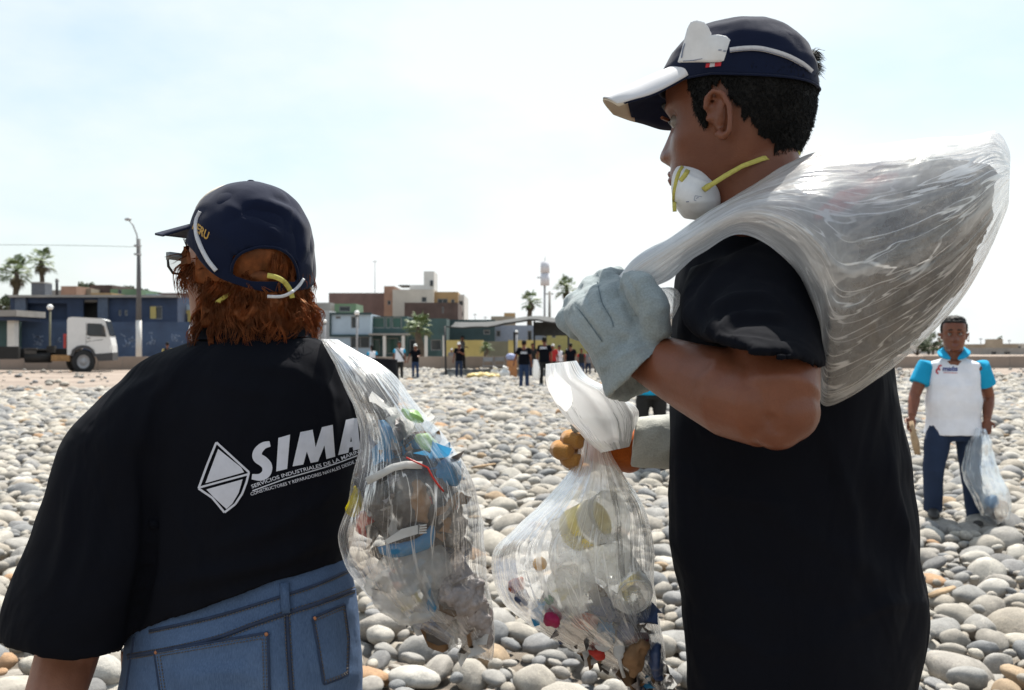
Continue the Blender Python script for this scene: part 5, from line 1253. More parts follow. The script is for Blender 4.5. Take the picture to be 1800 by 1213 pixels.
mb.ball(mq(1366, 756, 1.08), px_r(38, 1.075), 14, 10, sq=(1.2, 1, .95)); mb.ball(mq(1384, 722, 1.085), px_r(58, 1.08), 14, 10)
far_arm = [mq(1330, 480, 1.64), mq(1300, 640, 1.70), mq(1270, 770, 1.68), mq(1180, 778, 1.60), mq(1140, 778, 1.57)]
mb.tube(far_arm, [.055, .05, .042, .036, .033], 14)
m_hips = mq(1410, 1290, 1.47)
for sy in (-1, 1): mb.tube([m_hips + Vector((0, sy * .09, .05)), m_hips + Vector((-.02, sy * .10, -.38)), Vector((m_hips.x, m_hips.y + sy * .10, .08))], [.08, .06, .04], 10)
me = fuse(mb, 'body', .0036, 3)
crease(me, [([(1268, 622), (1250, 655), (1215, 675)], .0022, 9), ([(1352, 752), (1368, 762), (1384, 754)], -.0016, 5), ([(1350, 770), (1368, 776), (1385, 768)], -.0012, 4), ([(1300, 600), (1290, 640), (1265, 668)], -.002, 12)])
man = link('person', me, M_SKIN, origin=Vector((m_hips.x, m_hips.y, 0)))
man['label'] = 'person in black T-shirt and navy cap carrying a clear bag over the shoulder'; man['category'] = 'person'

# eye, brow, lips on the visible side
for sd_ in (-1, 1):
    eo = MB().ball(TM(Vector((sd_ * .031, -.0735, .485 * .235))), .0105, 14, 10).build('eye', M_EYE, man)
    MB().ball(TM(Vector((sd_ * .0335, -.0808, .485 * .235))), .0048, 10, 6).build('iris', M_IRIS, eo)
    MB().tube([TM(Vector((sd_ * (.014 + .012 * q_), -.0985 + .003 * q_ * q_, .588 * .235 + .0025 * math.sin(q_ * 1.4)))) for q_ in (0, 1, 2, 2.6)], [.0025, .0038, .0034, .0015], 8).build('eyebrow', M_HAIR, man)
    MB().tube([TM(Vector((sd_ * (.017 + .0095 * q_), -.0900 - .005 * math.sin(q_ * 1.05), .507 * .235 + .003 * math.sin(q_ * 1.05)))) for q_ in (0, 1, 2, 3)], .0024, 6).build('eyelid', M_SKIN, man)
for z_, f_ in ((.200, -.002), (.157, .003)):
    MB().tube([TM(Vector((.023 * q_, -.0985 + .0125 * q_ * q_, z_ * .235 + f_ * q_ * q_))) for q_ in (-1, -.5, 0, .5, 1)], [.001, .0045, .0055, .0045, .001], 8).build('lip', M_LIP, man)

# hair: cropped cover that leaves face, ear and neck free, with short hairs along its edge
nz_, n_ = 72, 260
rs_ = head_rings(TM, nz_, n_, .80, .20, .0045, False); mbh = MB(); V = [p for r in rs_ for p in r]; fs = []
def hairy(z, a):
    a = abs(math.degrees(math.atan2(math.sin(a), math.cos(a))))
    if z > .69: return False
    if z > .66: return a > 62
    front = np.interp(z, [.36, .42, .50, .58, .66], [79, 73, 68, 66, 63]); back = np.interp(z, [.26, .30, .36, .44, .52, .60, .64], [150, 134, 124, 114, 106, 100, 70])
    return a > back or (z > .375 and front < a < np.interp(z, [.375, .45, .60], [80, 83, 88]))
for i in range(nz_):
    for j in range(n_):
        z = .20 + .60 * (i + .5) / nz_; a = 2 * math.pi * (j + .5) / n_
        if hairy(z + .05 * noise.noise(Vector((a * 9, z * 14, 0))), a): fs.append((i * n_ + j, i * n_ + (j + 1) % n_, (i + 1) * n_ + (j + 1) % n_, (i + 1) * n_ + j))
mbh.add(V, fs); me = evaluated(mbh.mesh('hair'), [('SOLIDIFY', dict(thickness=.004, offset=-1))], 'hair'); m_hair = link('hair', me, M_HAIR, man)
used_ = sorted({i for f in fs for i in f}); sb = MB(); r_ = random.Random(2)
cen = TM(Vector((0, .005, .12)))
for k in range(7500):
    f = r_.choice(fs); p = (V[f[0]] + (V[f[2]] - V[f[0]]) * r_.random()) ; nn = (p - cen).normalized(); d = (nn * .2 + Vector((r_.gauss(.15, .25), r_.gauss(0, .25), -.75 + r_.gauss(0, .2)))).normalized(); L = r_.uniform(.003, .007)
    sb.tube([p - nn * .001, p + d * L * .5 + nn * .001, p + d * L], [.0005, .0004, .0001], 3, caps=False)
sb.build('stubble', M_HAIR, m_hair)
tf = MB()
for k in range(300):
    p = mq(1426 + r_.uniform(-6, 5), r_.uniform(92, 128), 1.335 + r_.uniform(-.025, .025)); L = r_.uniform(.006, .018); d = Vector((1, r_.gauss(0, .3), r_.gauss(-.05, .35))).normalized()
    tf.tube([p, p + d * L * .5 + Vector((0, 0, .002)), p + d * L + Vector((0, 0, -.003))], [.0006, .0005, .0001], 3, caps=False)
tf.build('tuft', M_HAIR, m_hair)

# cap: crown, peak and the respirator pushed up on it
rs_ = head_rings(TM, 26, 84, 1.0, .655, .0085, False)
for i, r in enumerate(rs_):
    k = i / 26
    for j in range(len(r)):
        c = math.cos(2 * math.pi * j / len(r)); r[j] = r[j] + Vector((0, 0, .010 * k - (1 - k) ** 2 * .016 * max(0, -c) + .004 * (1 - k) * max(0, c)))
cm = MB().loft(rs_, 0, (False, True)); me = evaluated(cm.mesh('cap'), [('SOLIDIFY', dict(thickness=.002, offset=-1))], 'cap'); rumple(me, .0016, 30, 1, 3)
crease(me, [([(1318, 25), (1322, 60), (1322, 130)], -.0014, 2.4), ([(1250, 50), (1290, 40), (1330, 34)], .0015, 8), ([(1380, 45), (1410, 90), (1425, 140)], -.0014, 2.4), ([(1340, 60), (1370, 66), (1400, 85)], .0018, 7)])
m_cap = link('cap', me, M_CAPN, man)
ringp = [p + (p - cen).normalized() * .0005 for p in rs_[0]]; rb_ = MB(); rb_.tube(ringp + ringp[:1], .0016, 5, caps=False); rb_.build('rim', M_CAPN, m_cap)
M_PEAKW = mat('white_peak_cover', (.60, .60, .62), .7, .05, 20, bump=.1, bscale=200, bdist=.0005); M_PEAKC = mat('cream_peak_edge', (.56, .47, .36), .8, .08, 30)
def peak(lift, cut, name, m, flip=False):
    near = [(1246, 112, 1.292), (1200, 140, 1.285), (1150, 166, 1.290), (1110, 178, 1.30), (1088, 186, 1.315)]
    ridge = [(1236, 96, 1.33), (1198, 116, 1.34), (1140, 138, 1.345), (1092, 160, 1.35), (1060, 174, 1.355)]
    far = [(1182, 228, 1.46), (1160, 226, 1.46), (1132, 217, 1.455), (1106, 210, 1.44), (1078, 200, 1.41)]
    N_, ridge_, f_ = resample(near, 5), resample(ridge, 5), resample(far, 5); V = []; M_ = 24
    for i in range(len(N_)):
        for j in range(M_ + 1):
            t = j / M_; w0, w1, w2 = (1 - t) * (1 - 2 * t), 4 * t * (1 - t), t * (2 * t - 1)
            q_ = N_[i] * w0 + ridge_[i] * w1 + f_[i] * w2; V.append(P(q_[0], q_[1], q_[2]) + Vector((0, 0, lift)))
    fs = []
    for i in range(len(N_) - 1):
        for j in range(M_):
            if cut(i / (len(N_) - 1), j / M_): q4 = (i * (M_ + 1) + j, i * (M_ + 1) + j + 1, (i + 1) * (M_ + 1) + j + 1, (i + 1) * (M_ + 1) + j); fs.append(q4)
    b_ = MB(); b_.add(V, fs); me = evaluated(b_.mesh(name), [('SOLIDIFY', dict(thickness=.0012, offset=0))], name); return link(name, me, m, m_cap)
peak(.0016, lambda s, t: True, 'peak', M_PEAKW); peak(-.0012, lambda s, t: s < .83 - .30 * max(0, t - .45), 'peak_lining', M_CAPN); peak(-.0014, lambda s, t: s >= .80 - .30 * max(0, t - .45), 'peak_edge', M_PEAKC)
bmc = bvh_of(m_cap)
z6 = lambda x, y: (1040 + x * .3214, 10 + y * .3214)
outl = [z6(*p) for p in ((478, 312), (500, 245), (530, 130), (548, 92), (580, 84), (615, 96), (640, 125), (654, 150), (656, 168), (690, 166), (730, 174), (758, 198), (767, 235), (758, 268), (735, 296), (700, 309), (650, 311), (560, 311))]
bm = bmesh.new(); bm.faces.new([bm.verts.new((x, y, 0)) for x, y in outl]); bmesh.ops.triangulate(bm, faces=bm.faces[:])
for _ in range(4):
    es = [e for e in bm.edges if e.calc_length() > 7]
    if es: bmesh.ops.subdivide_edges(bm, edges=es, cuts=1); bmesh.ops.triangulate(bm, faces=bm.faces[:])
for v in bm.verts:
    x, y = v.co.x, v.co.y; v.co = P(x, y, 1.262 + .00035 * max(0, 1250 - x) - .005 * math.exp(-((x - 1222) / 26) ** 2) - .004 * math.exp(-((x - 1262) / 18) ** 2 - ((y - 88) / 20) ** 2) + .0015 * math.exp(-((x - 1247) / 9) ** 2))
me = bpy.data.meshes.new('respirator'); bm.to_mesh(me); bm.free(); me.polygons.foreach_set('use_smooth', [True] * len(me.polygons))
me = evaluated(me, [('SOLIDIFY', dict(thickness=.004, offset=-1))], 'respirator')
resp_cap = link('respirator', me, M_FILTER, man, label='flat folded white respirator pushed up on the cap')
M_MARK = mat('grey_blue_print', (.12, .15, .24), .8); br_ = bvh_of(resp_cap)
flat_print(br_, [[z6(*p) for p in ((488, 285), (496, 235), (508, 205), (511, 208), (501, 240), (494, 285))], [z6(*p) for p in ((500, 301), (560, 297), (605, 288), (605, 291), (560, 301), (500, 305))]], .0012, 'print', M_MARK, resp_cap, step=3)
flat_print(br_, [[z6(*p) for p in ((693, 240), (711, 240), (711, 245), (693, 245))], [z6(*p) for p in ((720, 245), (736, 246), (736, 251), (720, 250))]], .0012, 'print', M_MARK, resp_cap, step=3)
def strap_on(bv, line, w, m, name, parent, lift, Y0):
    pts = []
    for x, y in resample(line, 6):
        h = onto(bv, x, y, lift); pts.append(h if h is not None else P(x, y, Y0))
    sb_ = MB(); ribbon(sb_, pts, w, [(Vector((0, 0, CAM_H)) - p).normalized() for p in pts], thick=.0008); return sb_.build(name, m, parent)
strap_on(bmc, [(1283, 88), (1310, 85), (1340, 86), (1380, 97), (1410, 112), (1427, 126)], .0062, M_STRAP, 'strap', resp_cap, .002, 1.34)
strap_on(bmc, [(1283, 91), (1310, 88), (1340, 89), (1380, 100), (1410, 115), (1427, 129)], .0008, M_MARK, 'strap_seam', resp_cap, .0042, 1.34)
M_REDP = mat('red_embroidery', (.50, .015, .03), .7)
flat_print(bmc, [[(1241, 112), (1248, 111), (1247, 118), (1240, 119)], [(1257, 110), (1268, 109), (1267, 116), (1256, 117)]], .0015, 'flag_red', M_REDP, m_cap, step=3); flat_print(bmc, [[(1248, 111), (1257, 110), (1256, 117), (1247, 118)]], .0015, 'flag_white', M_WPRINT, m_cap, step=3)
cs_ = MB(); ribbon(cs_, [mq(1424, 136, 1.30), mq(1434, 142, 1.34), mq(1436, 150, 1.38)], .024, [Vector((1, -.4, 0))] * 3, thick=.0016); cs_.build('back_strap', M_CAPN, m_cap)

# respirator hanging under the chin
rows = [(1190, 292, 1220, 284, 1.34, .014), (1183, 304, 1243, 298, 1.33, .032), (1180, 318, 1258, 318, 1.325, .042), (1180, 336, 1267, 341, 1.322, .048), (1184, 354, 1268, 360, 1.322, .046), (1191, 370, 1262, 376, 1.325, .038), (1202, 384, 1246, 390, 1.33, .022)]
me = fuse(MB().loft(sections(rows, 4, 32, 2.2)), 'respirator', .003, 3)
crease(me, [([(1195, 298), (1215, 312), (1240, 322), (1262, 340)], .0020, 3.0), ([(1186, 345), (1215, 356), (1262, 352)], .0014, 5), ([(1225, 290), (1246, 304), (1264, 338), (1266, 362)], .0022, 3.0)])
resp_m = link('respirator', me, M_FILTER, man, label='white cup respirator hanging under the chin'); brm = bvh_of(resp_m)
ys = [mq(1238, 334, 1.262), mq(1250, 325, 1.258), mq(1275, 309, 1.262), mq(1305, 292, 1.262), mq(1340, 279, 1.264), mq(1375, 271, 1.275), mq(1406, 268, 1.30)]
sb_ = MB(); ribbon(sb_, ys, .0062, [Vector((0, -1, .25)), Vector((.1, -1, .4)), Vector((0, -1, .1)), Vector((.1, -1, .6)), Vector((.2, -1, .2)), Vector((.3, -1, .4)), Vector((.8, -1, .1))], thick=.0007); sb_.build('strap', M_YSTRAP, resp_m)
for ln in ([(1186, 372), (1185, 345), (1188, 322), (1193, 305), (1200, 293)], [(1196, 318), (1204, 308), (1209, 299)], [(1236, 333), (1244, 327), (1250, 325)]):
    strap_on(brm, ln, .0062 if len(ln) < 5 else .0052, M_YSTRAP, 'strap', resp_m, .0025, 1.285)
flat_print(brm, [strip((1220, 352), (1222, 344), .8), strip((1222, 344), (1234, 346), .8), strip((1220, 352), (1224, 353), .8), strip((1225, 348), (1228, 347), .9), strip((1224, 350), (1225, 348), .9), strip((1206, 355), (1211, 354.5), 1.6)], .001, 'print', M_MARK, resp_m, step=2)

# shirt
tb = MB()
rows = [(1285, 372, 1425, 345, 1.42, .075), (1240, 402, 1470, 385, 1.43, .12), (1208, 440, 1515, 440, 1.45, .155), (1190, 500, 1545, 515, 1.46, .168), (1180, 580, 1562, 590, 1.47, .17), (1176, 660, 1574, 655, 1.47, .165),
        (1170, 750, 1590, 745, 1.47, .16), (1168, 850, 1606, 850, 1.47, .16), (1174, 950, 1622, 950, 1.47, .165), (1196, 1050, 1637, 1050, 1.47, .17), (1207, 1130, 1634, 1120, 1.47, .172), (1212, 1213, 1610, 1200, 1.47, .17), (1224, 1310, 1596, 1310, 1.47, .165)]
tb.loft(sections(rows, 4, 44, 2.2))
rows = [(1212, 468, 1392, 405, 1.285, .060), (1196, 515, 1428, 480, 1.235, .092), (1197, 558, 1446, 555, 1.18, .102), (1222, 590, 1453, 612, 1.14, .104), (1256, 606, 1452, 652, 1.115, .098)]
rg = sections(rows, 5, 36, 2.15); hem = rg[-1]; c = sum(hem, Vector()) / len(hem)
tb.loft(rg + [[c + (p - c) * .90 + Vector((0, 0, .004)) for p in hem], [c + (p - c) * .5 + Vector((0, .01, .02)) for p in hem]])
tb.loft(sections([(1250, 430, 1440, 410, 1.56, .07), (1230, 520, 1430, 520, 1.64, .07), (1230, 600, 1400, 610, 1.69, .07)], 3, 24))
me = fuse(tb, 'shirt', .0056, 5); rumple(me, .0085, 6, 12.0, 3)
crease(me, [([(1225, 560), (1232, 515), (1262, 480), (1300, 462)], .007, 7), ([(1235, 575), (1244, 530), (1275, 497), (1310, 478)], -.005, 7), ([(1245, 545), (1290, 524), (1340, 522), (1370, 540)], .008, 7), ([(1250, 560), (1300, 545), (1350, 548)], -.006, 7),
            ([(1262, 585), (1282, 556), (1320, 548), (1375, 557)], .008, 6), ([(1275, 590), (1300, 568), (1350, 564), (1385, 572)], -.004, 6), ([(1250, 470), (1300, 452), (1350, 458)], .004, 10), ([(1240, 590), (1255, 570), (1262, 548)], .006, 6),
            ([(1256, 600), (1270, 590), (1290, 596), (1310, 592)], .005, 5), ([(1330, 500), (1380, 520), (1420, 560)], .004, 10), ([(1380, 600), (1410, 610), (1440, 636)], .004, 8), ([(1210, 470), (1205, 540), (1190, 610)], .005, 12),
            ([(1580, 720), (1560, 850), (1590, 960), (1625, 1050)], .008, 16), ([(1530, 760), (1520, 880), (1560, 1000)], -.006, 18), ([(1200, 760), (1195, 900), (1215, 1040)], .005, 16), ([(1300, 830), (1400, 930), (1560, 1010)], .005, 20), ([(1220, 1100), (1350, 1150), (1500, 1130)], .004, 18), ([(1240, 900), (1330, 1020), (1480, 1080)], -.004, 22), ([(1262, 590), (1330, 588), (1400, 602), (1445, 630)], -.003, 2.4), ([(1190, 820), (1260, 870), (1380, 890)], .006, 14), ([(1185, 690), (1240, 760), (1300, 790)], .005, 10), ([(1450, 760), (1500, 900), (1500, 1040)], .007, 16), ([(1560, 800), (1585, 930), (1615, 1020)], .006, 9), ([(1480, 1100), (1560, 1060), (1625, 1060)], .006, 12)])
m_shirt = link('shirt', me, M_BLACK, man)
tb = MB(); tb.loft(sections([(1245, 1280, 1575, 1280, 1.47, .14), (1235, 1400, 1580, 1400, 1.47, .15), (1245, 1500, 1570, 1500, 1.47, .14)], 3, 30))
for sy in (-1, 1):
    h = Vector((m_hips.x, m_hips.y + sy * .085, P(0, 1480, 1.47).z)); tb.tube([h, Vector((h.x - .02, h.y, .42)), Vector((h.x, h.y + sy * .015, .05))], [.095, .075, .07], 16)
link('trousers', fuse(tb, 'trousers', .008, 3), M_DJEAN, man)
for sy in (-1, 1):
    ft = Vector((m_hips.x, m_hips.y + sy * .10, 0)); m_ = MB()
    m_.loft([[ft + Vector((-f, math.cos(a) * w, max(math.sin(a), -.3) * h + .03)) for a in np.linspace(0, 2 * math.pi, 12, endpoint=False)] for f, w, h in [(-.08, .03, .05), (-.03, .038, .08), (.06, .045, .06), (.14, .044, .045), (.19, .02, .02)]]); m_.build('shoe', M_SHOE, man)

# gloves
def suede(name, c, c2):
    t = NT(name); n0 = t.noise(14, 6, .65); col = t.ramp(n0, [(.3, c2), (.62, c)]); fz = t.noise(420, 3, .7)
    col = t.mix(.30, col, t.ramp(fz, [(.35, tuple(x * .55 for x in c)), (.65, tuple(min(1, x * 1.3) for x in c))]))
    return t.done(t.bsdf(col, .95, t.bump(fz, .55, .0012, t.bump(t.noise(45, 5, .65), .6, .004)), Specular_IOR_Level=.15, Sheen_Weight=.25, Sheen_Roughness=.5))
M_SUEDE = suede('grey_blue_suede', (.29, .335, .345), (.19, .23, .24)); M_SUEDEP = suede('pale_suede', (.44, .44, .40), (.36, .37, .34)); M_LEATHO = suede('orange_leather', (.36, .085, .012), (.28, .06, .01)); M_LEATHY = suede('ochre_leather', (.42, .20, .05), (.33, .15, .035))
gb_ = MB()
rows = [(1068, 700, 1180, 596, 1.245, .062), (1054, 662, 1168, 578, 1.25, .056), (1038, 628, 1152, 556, 1.255, .050), (1010, 592, 1140, 528, 1.265, .050), (993, 566, 1126, 506, 1.275, .052), (997, 538, 1108, 494, 1.285, .05), (1022, 512, 1092, 490, 1.295, .04), (1050, 497, 1082, 488, 1.30, .015)]
rg = sections(rows, 4, 36, 2.05); rim = rg[0]; c = sum(rim, Vector()) / len(rim); ax = (sum(rg[4], Vector()) / len(rim) - c)
rim = [p + Vector((.026, 0, -.020)) * max(0, (p.y - c.y) / .06) for p in rim]; rg[0] = rim
gb_.loft([[c + (p - c) * .55 + ax * 1.6 for p in rim], [c + (p - c) * .82 + ax * .8 for p in rim], [c + (p - c) * .86 for p in rim]] + rg)
gb_.tube([mq(1156, 590, 1.215), mq(1150, 548, 1.205), mq(1128, 508, 1.215), mq(1104, 494, 1.24)], [.020, .021, .021, .016], 14)     # thumb
for (x0, y0, x1, y1, x2, y2) in ((1000, 560, 1012, 545, 1048, 580), (1012, 535, 1032, 520, 1070, 560), (1035, 510, 1058, 500, 1092, 540), (1062, 496, 1085, 492, 1112, 525)):
    gb_.tube([mq(x0 + 22, y0 + 18, 1.29), mq(x0, y0, 1.315), mq(x1, y1, 1.345), mq(x2, y2, 1.365), mq(x2 + 14, y2 + 26, 1.35)], [.018, .0185, .018, .0165, .013], 12)
me = fuse(gb_, 'glove', .0036, 2); rumple(me, .0034, 32, 5, 3)
crease(me, [([(1050, 492), (1058, 530), (1075, 560), (1078, 572)], -.0038, 3.2), ([(1044, 494), (1052, 532), (1068, 566)], .002, 4), ([(1100, 487), (1118, 515), (1122, 560)], -.004, 5), ([(1010, 535), (1030, 560), (1060, 600), (1048, 610)], -.0028, 2.6), ([(1000, 560), (1025, 590), (1045, 618)], .0024, 6),
            ([(1080, 575), (1110, 590), (1150, 588)], .003, 9), ([(1070, 540), (1090, 560), (1110, 570)], .0025, 8), ([(1060, 600), (1080, 640), (1076, 680)], .002, 10), ([(1120, 565), (1090, 610), (1070, 650)], -.0022, 7), ([(1082, 510), (1090, 535), (1096, 556)], .0025, 6), ([(1022, 505), (1034, 530), (1040, 552)], -.003, 3.5), ([(1076, 486), (1084, 506), (1090, 530)], -.0028, 3.5), ([(1040, 640), (1090, 600), (1140, 585)], -.0025, 6), ([(1045, 655), (1095, 625), (1150, 600)], .0022, 5)])
glove1 = link('glove', me, M_SUEDE, man, label='grey blue suede work glove closed around the bag neck'); bg1 = bvh_of(glove1)
for ln in ([(1050, 494), (1058, 530), (1074, 560), (1078, 574)], [(1012, 537), (1030, 561), (1058, 600)]):
    strap_on(bg1, ln, .0010, mat('glove_thread', (.12, .16, .18), .9), 'seam', glove1, .0004, 1.24)
g2 = MB()
rows = [(1192, 727, 1182, 824, 1.555, .050), (1150, 729, 1142, 824, 1.555, .048), (1118, 735, 1108, 820, 1.555, .044)]
rg = sections(rows, 5, 32, 2.4); rim = rg[0]; c = sum(rim, Vector()) / len(rim)
g2.loft([[c + (p - c) * .80 + Vector((-.04, 0, 0)) for p in rim], [c + (p - c) * .86 for p in rim]] + rg)
me = fuse(g2, 'glove', .0036, 2); rumple(me, .002, 30, 8, 3); glove2 = link('glove', me, M_SUEDEP, man, label='orange palmed work glove with a pale cuff')
pm_ = MB(); pm_.loft(sections([(1134, 750, 1124, 826, 1.57, .036), (1095, 758, 1104, 832, 1.575, .036), (1060, 756, 1068, 820, 1.58, .034), (1030, 752, 1034, 812, 1.585, .028)], 4, 24))
link('palm', fuse(pm_, 'palm', .0036, 2), M_LEATHO, glove2)
for (yy, xl, r) in ((772, 1000, .0145), (790, 982, .0145), (806, 998, .0135), (822, 1012, .012)):
    fm = MB().tube([mq(1045, yy - 6, 1.60), mq(xl + 14, yy - 3, 1.595), mq(xl, yy, 1.57), mq(xl + 4, yy + 3, 1.545), mq(xl + 22, yy + 4, 1.530)], [r, r, r * 1.05, r, r * .78], 14); link('finger', fuse(fm, 'finger', .003, 2), M_LEATHY, glove2)
tm2 = MB().tube([mq(1095, 765, 1.55), mq(1060, 752, 1.535), mq(1028, 746, 1.535), mq(1006, 751, 1.545)], [.016, .0145, .013, .009], 14); link('thumb', fuse(tm2, 'thumb', .003, 2), M_SUEDEP, glove2)
# ------------------------------------------------------------------ clear rubbish bags
def film(name, base=.16, streak=.55, edge=.5, white=(.78, .78, .78), gloss=.11, fine=1.0, tint=(.985, .985, .985), seed=0.0, neck=None, bump=.35, sparse=0.0, top=0.0):
    """thin plastic: mostly clear, fold highlights painted as white streaks; 'flow' runs along the bag; neck = (length where the gathered part, whitened as if sunlit, ends, how white); top = painted sunlit white of the upper side"""
    t = NT(name); at = t.n('ShaderNodeAttribute', attribute_name='flow')
    def nz(scale, det, st, rough=.55, dist=0.0):
        mp = t.n('ShaderNodeMapping'); mp.inputs['Scale'].default_value = st; mp.inputs['Location'].default_value = (seed, seed * .7, seed * .3); t.l(at.outputs['Vector'], mp.inputs[0])
        n = t.n('ShaderNodeTexNoise'); n.inputs['Scale'].default_value = scale; n.inputs['Detail'].default_value = det; n.inputs['Roughness'].default_value = rough; n.inputs['Distortion'].default_value = dist
        t.l(mp.outputs[0], n.inputs['Vector']); return n.outputs[0]
    a = nz(3.4 * fine, 3, (1, 1, .14), .5, .7); b = nz(11 * fine, 2, (1, 1, .11), .5, .2); c = nz(1.5, 3, (1, 1, .7), .6, .6); d = nz(9, 3, (1, 1, .8), .6, .8)
    w_ = sparse
    a2 = nz(5.5 * fine, 2, (1, 1, .08), .5, .8); rid = lambda n_, w: t.ramp(t.math('ABSOLUTE', t.math('SUBTRACT', n_, .5)), [(0.0, (1, 1, 1)), (w * .45, (.75, .75, .75)), (w, (0, 0, 0))])
    s3 = t.ramp(c, [(.40 + w_, (0, 0, 0)), (.56 + w_, (1, 1, 1))]); s4 = t.ramp(c, [(.44, (1, 1, 1)), (.60, (0, 0, 0))])
    wide = t.math('MULTIPLY', t.ramp(a, [(.56 + w_, (0, 0, 0)), (.72 + w_, (.55, .55, .55))]), s3)
    st = t.math('MAXIMUM', t.math('MAXIMUM', t.math('MULTIPLY', rid(a, .016), s3), t.math('MULTIPLY', rid(a2, .020), s4)), wide)  # painted glints: random streaks turned opaque white like sun on folds
    cloudy = t.ramp(d, [(.45, (0, 0, 0)), (.75, (.16, .16, .16))]); st = t.math('ADD', st, cloudy)
    if neck:
        sx = t.n('ShaderNodeSeparateXYZ'); t.l(at.outputs['Vector'], sx.inputs[0]); mr = t.n('ShaderNodeMapRange'); mr.interpolation_type = 'SMOOTHSTEP'
        mr.inputs[1].default_value = neck[0] * .35; mr.inputs[2].default_value = neck[0]; mr.inputs[3].default_value = neck[1]; mr.inputs[4].default_value = 0; t.l(sx.outputs[2], mr.inputs[0])
        st = t.math('ADD', st, t.math('MULTIPLY', mr.outputs[0], t.ramp(a, [(.3, (.85, .85, .85)), (.6, (1, 1, 1))])))  # gathered neck whiter still, sun shining through it put into the opacity
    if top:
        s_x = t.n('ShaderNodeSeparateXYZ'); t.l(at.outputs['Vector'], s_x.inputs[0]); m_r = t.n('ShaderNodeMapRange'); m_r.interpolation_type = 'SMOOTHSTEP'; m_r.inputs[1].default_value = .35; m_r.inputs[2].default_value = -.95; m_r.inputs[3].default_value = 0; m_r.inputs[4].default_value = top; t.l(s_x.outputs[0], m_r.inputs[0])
        st = t.math('ADD', st, t.math('MULTIPLY', m_r.outputs[0], t.ramp(a, [(.35, (.35, .35, .35)), (.55, (1, 1, 1))])))  # sunlight on the bag's upper side painted as whiter film
    lw = t.n('ShaderNodeLayerWeight'); lw.inputs[0].default_value = .35
    ed = t.math('MULTIPLY', t.math('POWER', lw.outputs['Facing'], 3.0), edge)
    al = t.math('ADD', t.math('ADD', t.math('MULTIPLY', st, streak), base), ed); al.node.use_clamp = True
    hgt = t.math('ADD', t.math('ADD', t.math('MULTIPLY', a, 1.0), t.math('MULTIPLY', b, .35)), t.math('ADD', t.math('MULTIPLY', c, .9), t.math('MULTIPLY', d, .07)))
    nrm = t.bump(hgt, bump, .016)
    df = t.n('ShaderNodeBsdfDiffuse'); df.inputs[0].default_value = (*[min(.95, w * 1.1) for w in white], 1)
    tl = t.n('ShaderNodeBsdfTranslucent'); tl.inputs[0].default_value = (*[min(.96, w * 1.14) for w in white], 1)
    m0 = t.n('ShaderNodeMixShader'); m0.inputs[0].default_value = .74; t.l(df.outputs[0], m0.inputs[1]); t.l(tl.outputs[0], m0.inputs[2])
    tr_ = t.n('ShaderNodeBsdfTransparent'); tr_.inputs[0].default_value = (*tint, 1)
    m1 = t.n('ShaderNodeMixShader'); t.l(al, m1.inputs[0]); t.l(tr_.outputs[0], m1.inputs[1]); t.l(m0.outputs[0], m1.inputs[2])
    gl = t.n('ShaderNodeBsdfGlossy'); gl.inputs['Roughness'].default_value = .24; gl.inputs[0].default_value = (1, 1, 1, 1); t.l(nrm, gl.inputs['Normal'])
    fr = t.n('ShaderNodeFresnel'); fr.inputs[0].default_value = 1.45; t.l(nrm, fr.inputs['Normal'])
    gf = t.math('ADD', t.math('MULTIPLY_ADD', fr.outputs[0], .42, gloss * .22), t.math('MULTIPLY', st, .16)); gf.node.use_clamp = True
    m2 = t.n('ShaderNodeMixShader'); t.l(gf, m2.inputs[0]); t.l(m1.outputs[0], m2.inputs[1]); t.l(gl.outputs[0], m2.inputs[2])
    return t.done(m2)
def bag_mesh(name, rows, m=8, n=140, e=2.1, fold=.004, freq=5.0, seed=0.0, caps=(False, True), fade=None, crinkle=.0015):
    """loft with lengthwise folds and the flow coordinates that the film follows"""
    rs = sections(rows, m, n, e); N = len(rs); flow = []; out = []; length = 0
    for i, r in enumerate(rs):
        c = sum(r, Vector()) / n; rad = sum((p - c).length for p in r) / n
        if i: length += (c - pc).length
        pc = c; v = i / (N - 1); ring = []
        for j, p in enumerate(r):
            a = 2 * math.pi * j / n; fl = Vector((math.cos(a), math.sin(a), length * 9)); flow.append(fl)
            k = noise.noise(Vector((fl.x * freq + seed, fl.y * freq, fl.z * .22))); k = 1 - abs(k) * 2.2; k2 = noise.noise(Vector((fl.x * freq * 2.3, fl.y * freq * 2.3 + seed, fl.z * .35 + 9)))
            k3 = noise.noise(Vector((p.x, p.y, p.z)) * 13 + Vector((seed, 0, 0))) * 1.6 + noise.noise(Vector((p.x, p.y, p.z)) * 34 + Vector((seed, 0, 0))) * .5
            f_ = fold * min(1, rad / .05) * (fade(v) if fade else 1)
            ring.append(p + (p - c).normalized() * (k * f_ + k2 * f_ * .5 + k3 * crinkle - f_ * .7))
        out.append(ring)
    mb = MB(); mb.loft(out, 0, caps); me = mb.mesh(name)
    at = me.attributes.new('flow', 'FLOAT_VECTOR', 'POINT'); at.data.foreach_set('vector', np.array(flow, np.float32).ravel())
    return me

